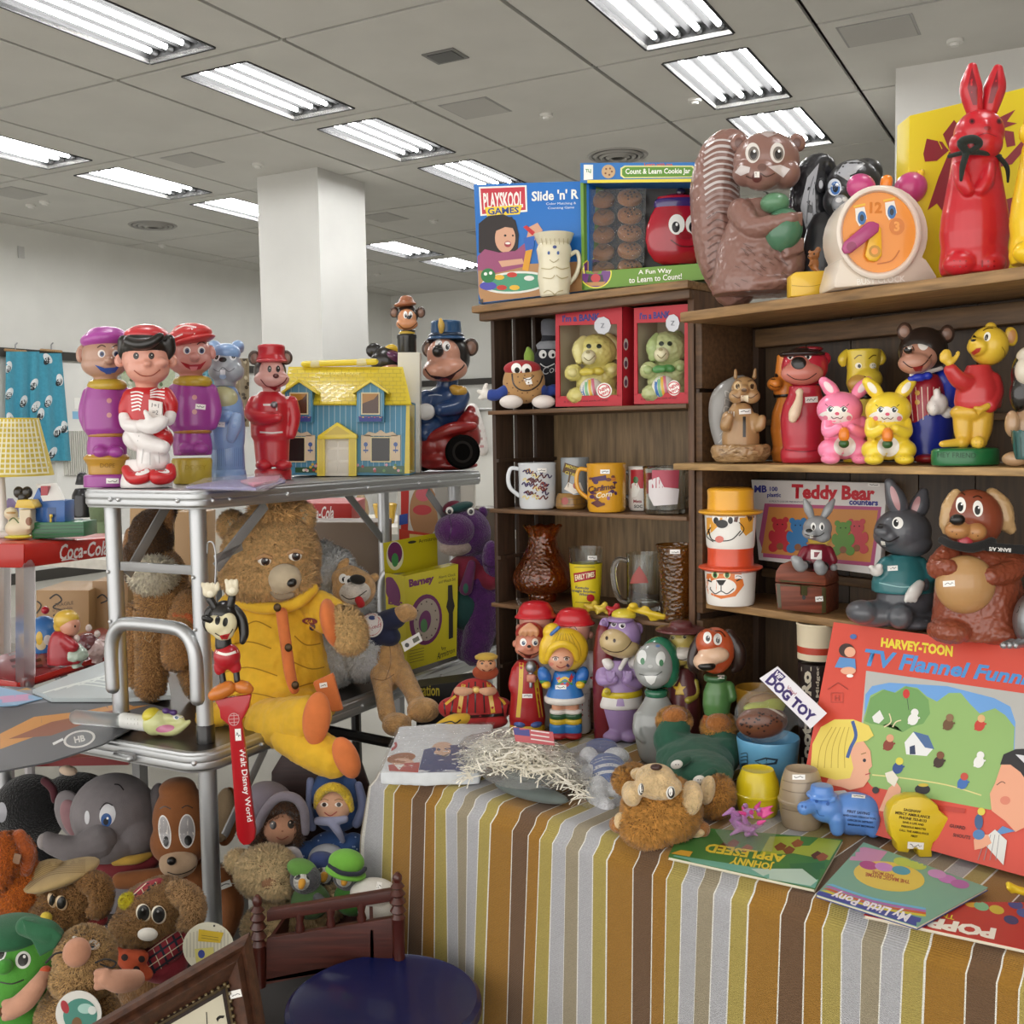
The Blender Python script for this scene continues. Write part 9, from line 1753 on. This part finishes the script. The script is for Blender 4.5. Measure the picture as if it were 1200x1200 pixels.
w=f.part('house_wall','#2f62a8',blend=0,bevel=.001);w.b(50,592,76,618,-12,16);w.p([(37,594),(45,577),(52,592),(52,618),(40,616)],-8,14);w.D([(56,600),(66,600),(66,617),(56,617)],'#254c84','doorway');rf=f.part('roof','#dcd9d4',blend=0,bevel=.001);rf.prism([f.pt(50,593,-14),f.pt(76,591,-14),f.pt(66,572,4),f.pt(42,573,4)],(0,.006,.001));ch=f.part('chimney','#a02430',blend=0);ch.b(48,575,56,588,-8,0);fg=f.part('tiny_figure','#d9b43a');fg.e(60,610,2.6,3,2.4,d=-16);fg.e(60,616,2,4,2,d=-16)
g=f.part('green_base','#20653a',blend=0,bevel=.001);g.p([(37,618),(98,617),(99,634),(38,637)],-18,22);[g.stroke([(40,622+k*4),(98,621+k*4)],1,'#15482a',None,n=0)for k in range(4)]
f=Fig('child_figurine',2.45,76,776,'blonde kneeling child figurine in a red robe on the lower red tray','figurine')
b=f.part('robe','#a01f2a');b.l(74,[(778,18),(768,18),(752,16),(742,12),(738,8)],flat=.8);b.t([(76,750,-6,8),(86,758,-10,7)]);b.t([(64,770,0,8),(90,772,-4,7)]);h=f.part('head','#d2957c');h.e(82,733,12,13,11);hr=f.part('hair','#d2ac42');hr.e(78,726,15,12,13,d=2);hr.e(72,733,9,10,9,d=4);h.oval(88,734,1,1.6,'#2a1a14','eye')
f=Fig('blue_jar',2.6,52,768,'round blue painted jar with a red knob behind the child figurine','jar');b=f.part('jar','#3a74b4');b.e(52,745,20,24,18);b.l(52,[(770,12),(765,14),(758,16)]);k=f.part('knob','#b02430');k.e(53,715,5,5,5);b.oval(48,756,6,6,'#d9c9a0','painted_figure');b.oval(56,750,5,6,'#d8d4d0','painted_figure');b.oval(46,748,4,8,'#d9b43a','painted_figure')
for x,y,c,lab in((90,770,'#b4c4b4','white and green ruffled porcelain figurine beside the child'),(114,765,'#c9b0ac','pinkish ruffled porcelain lady figurine'),(104,758,'#7a4a4e','dark red porcelain figurine behind the pink lady')):
 f=Fig('porcelain_figurine',2.45+(.1 if x>100 else 0),x,y+10,lab,'figurine',None,'porcelain figurines on the lower tray');b=f.part('dress',c,'s',disp=(.006,.008));b.l(x,[(y+12,7),(y+8,5),(y,14),(y-8,12),(y-16,5)]);h=f.part('head','#e2d4cc','s');h.e(x,y-22,4,5,4);b.t([(x-3,y-14,0,3),(x-10,y-10,-2,2)])
def carton(name,x0,y0,x1,y1,Y,dep,col,label,z=None,txt=None):
 f=Fig(name,Y,(x0+x1)/2,y1,label,'box',z);p=f.part('carton',col,'k',blend=0,bevel=.002);w=[f.pt(x0,y0),f.pt(x1,y0),f.pt(x1,y1),f.pt(x0,y1)];p.prism(w,(0,dep,0))
 if txt:txt(p)
 return f
def cb(p):
 p.stroke([(58,698),(66,693),(72,700),(62,708),(72,712),(62,718)],1.8,'#2a2420','scribble','k');p.text('FRAGILE',75,704,6,'#5a4630','lettering',rot=-8);p.text('o Breakable',73,710,5,'#5a4630','lettering',rot=-8);p.stroke([(42,700),(48,706),(42,716)],1.6,'#2a2420','scribble','k')
carton('cardboard_box',42,688,104,764,3.0,.2,'#9c7a50','brown cardboard box marked with a scribbled 3 behind the red stand',.651,cb)
carton('cardboard_box',108,682,150,764,3.05,.2,'#96754c','brown cardboard box right of the scribbled one',.651,lambda p:p.stroke([(114,702),(120,698),(126,704),(118,708)],1.6,'#2a2420','scribble','k'))
carton('cardboard_box',152,590,200,720,3.6,.4,'#a8865a','tall brown cardboard box standing behind the plush donkey')
carton('cardboard_box',205,600,240,745,3.25,.12,'#a07e54','tall brown cardboard box beside the tall one behind the donkey')
carton('cardboard_box',330,612,452,735,2.72,.14,'#6a5848','large dull brown cardboard box behind the big teddy and the white bear')
carton('cardboard_box',556,596,600,760,2.78,.12,'#5d5244','brown cardboard box behind the purple plush, left of the shelf unit')
f=carton('drink_crate',346,590,412,612,3.2,.3,'#a02420','red drink crate with white lettering above a white panel, behind the cardboard box');f.parts[0].text('Coca-Cola',0,0,1,'#e0d6d2','lettering',H=[(357,594),(391,593),(391,608),(357,609)],shear=.25,bold=.02);wp=f.part('white_panel','#d6d2c8','k',blend=0);wp.prism([f.pt(346,613),f.pt(412,613),f.pt(412,700),f.pt(346,700)],(0,.3,0))
def mp(p):
 p.D([(470,572),(480,566),(478,640),(470,640)],'#b8281f','carton_print','k');p.oval(497,608,17,32,'#a87a52','carton_print',kind='k');p.oval(496,588,9,8,'#c9606a','carton_print',kind='k');p.oval(495,606,11,6,'#b83a40','carton_print',kind='k');p.D([(508,570),(540,566),(540,640),(516,640)],'#a8a49c','carton_print','k');p.D([(468,628),(505,634),(505,650),(468,650)],'#c23a24','carton_print','k');p.D([(480,634),(503,636),(503,646),(480,646)],'#e0c87a','carton_print','k');p.text('SPUD HEAD',491,641,5,'#b83a2a','carton_print',bold=.02)if 0 else p.text('TOY',491,641,7,'#b83a2a','carton_print',bold=.03);p.D([(468,612),(478,610),(478,622),(468,624)],'#2a4a9a','carton_print','k');p.oval(540,625,14,20,'#d9b84a','carton_print',kind='k');p.oval(546,636,8,9,'#c98a5a','carton_print',kind='k');p.oval(543,632,2.4,2.6,'#f0ece4','carton_print',kind='k')
carton('toy_box',466,566,556,735,2.95,.12,'#c9c4ba','toy carton printed with a potato-shaped face behind the yellow clock carton',.742,mp)
def stall(name,u0,u1,v0,v1,z,label,col='#c9c4ba'):
 o=thing(name,label,'table',room((u0+u1)/2,(v0+v1)/2));S=Sub(o);p=S('tabletop',M(col,'c'));rbox(p,u0,u1,v0,v1,z-.04,z)
 for u in(u0+.05,u1-.05):
  for v in(v0+.05,v1-.05):q=S('leg',M('#8a8a8c','m'));rbox(q,u-.015,u+.015,v-.015,v+.015,0,z-.04)
stall('stall_table',-5.2,-2.9,3.0,3.9,.78,'long stall table with small wares near the left wall');stall('stall_table',-4.6,-1.2,4.9,5.7,.76,'long stall table beyond the toy house');stall('stall_table',-3.6,-1.2,6.6,7.4,.76,'farthest stall table before the back wall')
stall('stall_table',-2.3,-1.3,2.75,3.3,.74,'stall table behind the cardboard boxes');stall('stall_table',-3.3,-2.35,2.1,2.62,.65,'low table behind the red display stand','#8a8680')
rr=random.Random(21);PAL=('#8a8f94','#c9c6c0','#5a4a3a','#2a2a2c','#a08a6a','#b04a3a','#6a7a5a','#d9d2c4','#3a5a7a','#c9a23a','#7a6a8a','#b8b0a8')
def wares(u0,u1,v0,v1,z,n,lab):
 for k in range(n):
  u,v=u0+(u1-u0)*((k+.5)/n)+rr.uniform(-.03,.03),rr.uniform(v0,v1);h=rr.uniform(.08,.24);r=rr.uniform(.035,.075);kind=k%4;c=PAL[(k*5+n)%12]
  nm,wd_=(('vase','vase'),('cup','cup'),('doll','doll'),('parcel','parcel'))[kind];cn={'#8a8f94':'grey','#c9c6c0':'pale grey','#5a4a3a':'dark brown','#2a2a2c':'black','#a08a6a':'tan','#b04a3a':'red','#6a7a5a':'olive','#d9d2c4':'cream','#3a5a7a':'blue','#c9a23a':'mustard','#7a6a8a':'mauve','#b8b0a8':'stone grey'}[c]
  p=plain(nm,M(c,'s' if kind<2 else 'c'),'small %s %s among the wares on the %s'%(cn,wd_,lab),wd_,group='wares on the '+lab);b=room(u,v,z)
  if kind==0:p.lathe(b,[(0,r*.6),(h*.3,r),(h*.6,r*.8),(h*.8,r*.4),(h,r*.6)],14)
  elif kind==1:p.lathe(b,[(0,r*.7),(h*.5,r),(h*.52,r*.9),(h*.1,r*.6)],14)
  elif kind==2:p.lathe(b,[(0,r),(h*.4,r*.8),(h*.6,r*.45),(h*.65,r*.6),(h*.85,r*.65),(h,r*.2)],14)
  else:rbox(p,u-r,u+r,v-r*.8,v+r*.8,z,z+h*.6)
wares(-5.1,-3.0,3.1,3.4,.78,16,'stall by the left wall');wares(-4.5,-1.3,4.95,5.2,.76,20,'stall beyond the toy house');wares(-3.5,-1.3,6.7,7.0,.76,14,'farthest stall');wares(-2.25,-1.35,2.85,3.0,.74,8,'stall behind the cardboard')
f=Fig('dark_figure',4.6,98,600,'black helmeted toy figure standing on the stall by the left wall','toy figure');b=f.part('robe','#17171a');b.l(98,[(606,13),(580,12),(572,8)]);h=f.part('helmet','#17171a');h.l(97,[(568,9),(562,7),(556,6),(553,3)])
f=Fig('trousers',5.9,45,545,'wide turquoise trousers with black and white prints hanging from the wall rail','trousers');f.base=at(45,412,5.9)
def wl(x,y,off=.07):
 r=ray(x,y);n=Vector((ca,-sa,0));return CAM+r*((UL+off)/r.dot(n))
t=f.part('trouser_cloth','#3f8fa6','c',blend=0)
def leg_(xt0,xt1,xb0,xb1,yt,yb):
 v=[];fc=[];n,m=22,16
 for j in range(m+1):
  for i in range(n+1):
   a,b_=i/n,j/m;x=(xt0+(xt1-xt0)*a)*(1-b_)+(xb0+(xb1-xb0)*a)*b_;v.append(wl(x,yt+(yb-yt)*b_,.08+.02*math.sin(a*16)*(.4+b_)))
 t.add(v,[(j*(n+1)+i,j*(n+1)+i+1,(j+1)*(n+1)+i+1,(j+1)*(n+1)+i)for j in range(m)for i in range(n)])
leg_(7,46,6,44,412,505);leg_(36,72,34,83,414,540);t.solid=.004
for x,y in((10,430),(40,450),(28,470),(57,470),(12,490),(62,530),(70,445),(48,485),(11,461),(42,476),(68,505),(56,420),(76,500)):t.oval(x,y,4,7,'#d9dcdc',None,rot=rr.uniform(-40,40),kind='c');t.oval(x-1,y+3,3.4,5,'#1d2226',None,rot=30,kind='c');t.oval(x,y,1.6,3,'#d9dcdc',None,kind='c')
for x0,x1 in((6,30),(48,72)):
 f2=Fig('clothes_hanger',5.9,(x0+x1)/2,412,'wooden clip hanger holding the %s leg of the turquoise trousers'%('near' if x0>20 else 'left'),'hanger',None,'clip hangers on the rail');f2.o['label']='wooden clip hanger at the %s end of the turquoise waistband'%('right' if x0>20 else 'left');p=f2.part('hanger_bar','#a8845a','w',blend=0);p.tube([wl(x0,410,.06),wl(x1,412,.06)],.012,8);h=f2.part('hook',M('#9a9a9c','m'),'m',blend=0);h.tube([wl((x0+x1)/2,411,.06),wl((x0+x1)/2,404,.06),wl((x0+x1)/2+2,402,.05)],.006,6)
def wallcloth(x0,x1,y0,y1,col,lab,spots):
 f=Fig('hanging_shirt',5.9,(x0+x1)/2,y1,lab,'shirt');f.base=wl((x0+x1)/2,y0,.05);p=f.part('shirt_cloth',col,'c',blend=0);v=[];n=16
 for j in range(9):
  for i in range(n+1):a=i/n;v.append(wl(x0+(x1-x0)*a,y0+(y1-y0)*j/8,.07+.02*math.sin(a*14)))
 p.add(v,[(j*(n+1)+i,j*(n+1)+i+1,(j+1)*(n+1)+i+1,(j+1)*(n+1)+i)for j in range(8)for i in range(n)]);p.solid=.004
 for k in range(30):p.oval(x0+rr.random()*(x1-x0),y0+rr.random()*(y1-y0),2.4,2,rr.choice(spots),None,rot=rr.random()*90,kind='c')
wallcloth(142,205,425,480,'#b4bca0','pale green leaf-patterned shirt hanging on the wall between the bottles',('#5f6f4a','#8a9a6a','#d9d9c8'));wallcloth(232,252,432,478,'#6aa0b0','plain blue shirt hanging on the wall behind the blue bunny bottle',('#7ab0be','#5a90a0'));wallcloth(268,292,420,500,'#9a8a70','brown speckled shirt hanging on the wall behind the blue bunny bottle',('#4a3c2c','#c9bca0'))
f=Fig('white_board',5.2,585,600,'white folding panel standing behind the red car bank','panel');p=f.part('panel','#d9d8d2','k',blend=0,bevel=.004);p.b(556,478,598,640,0,8);fr=f.part('panel_edge','#a8a8a6','m',blend=0);fr.tube([f.pt(557,480,-2),f.pt(596,480,-2),f.pt(596,640,-2)],.008,8)
f=Fig('striped_shirt',5.17,562,535,'pink and white striped shirt hanging beside the white panel','shirt');p=f.part('shirt_cloth','#d6cfca','c',blend=2);p.t([(553,480,0,8),(560,505,0,9),(566,528,0,7)]);[p.stroke([(544+k*2,488+k*9),(574+k*2,486+k*9)],3,'#b98a8c',None,'c',n=0)for k in range(5)]
finish()
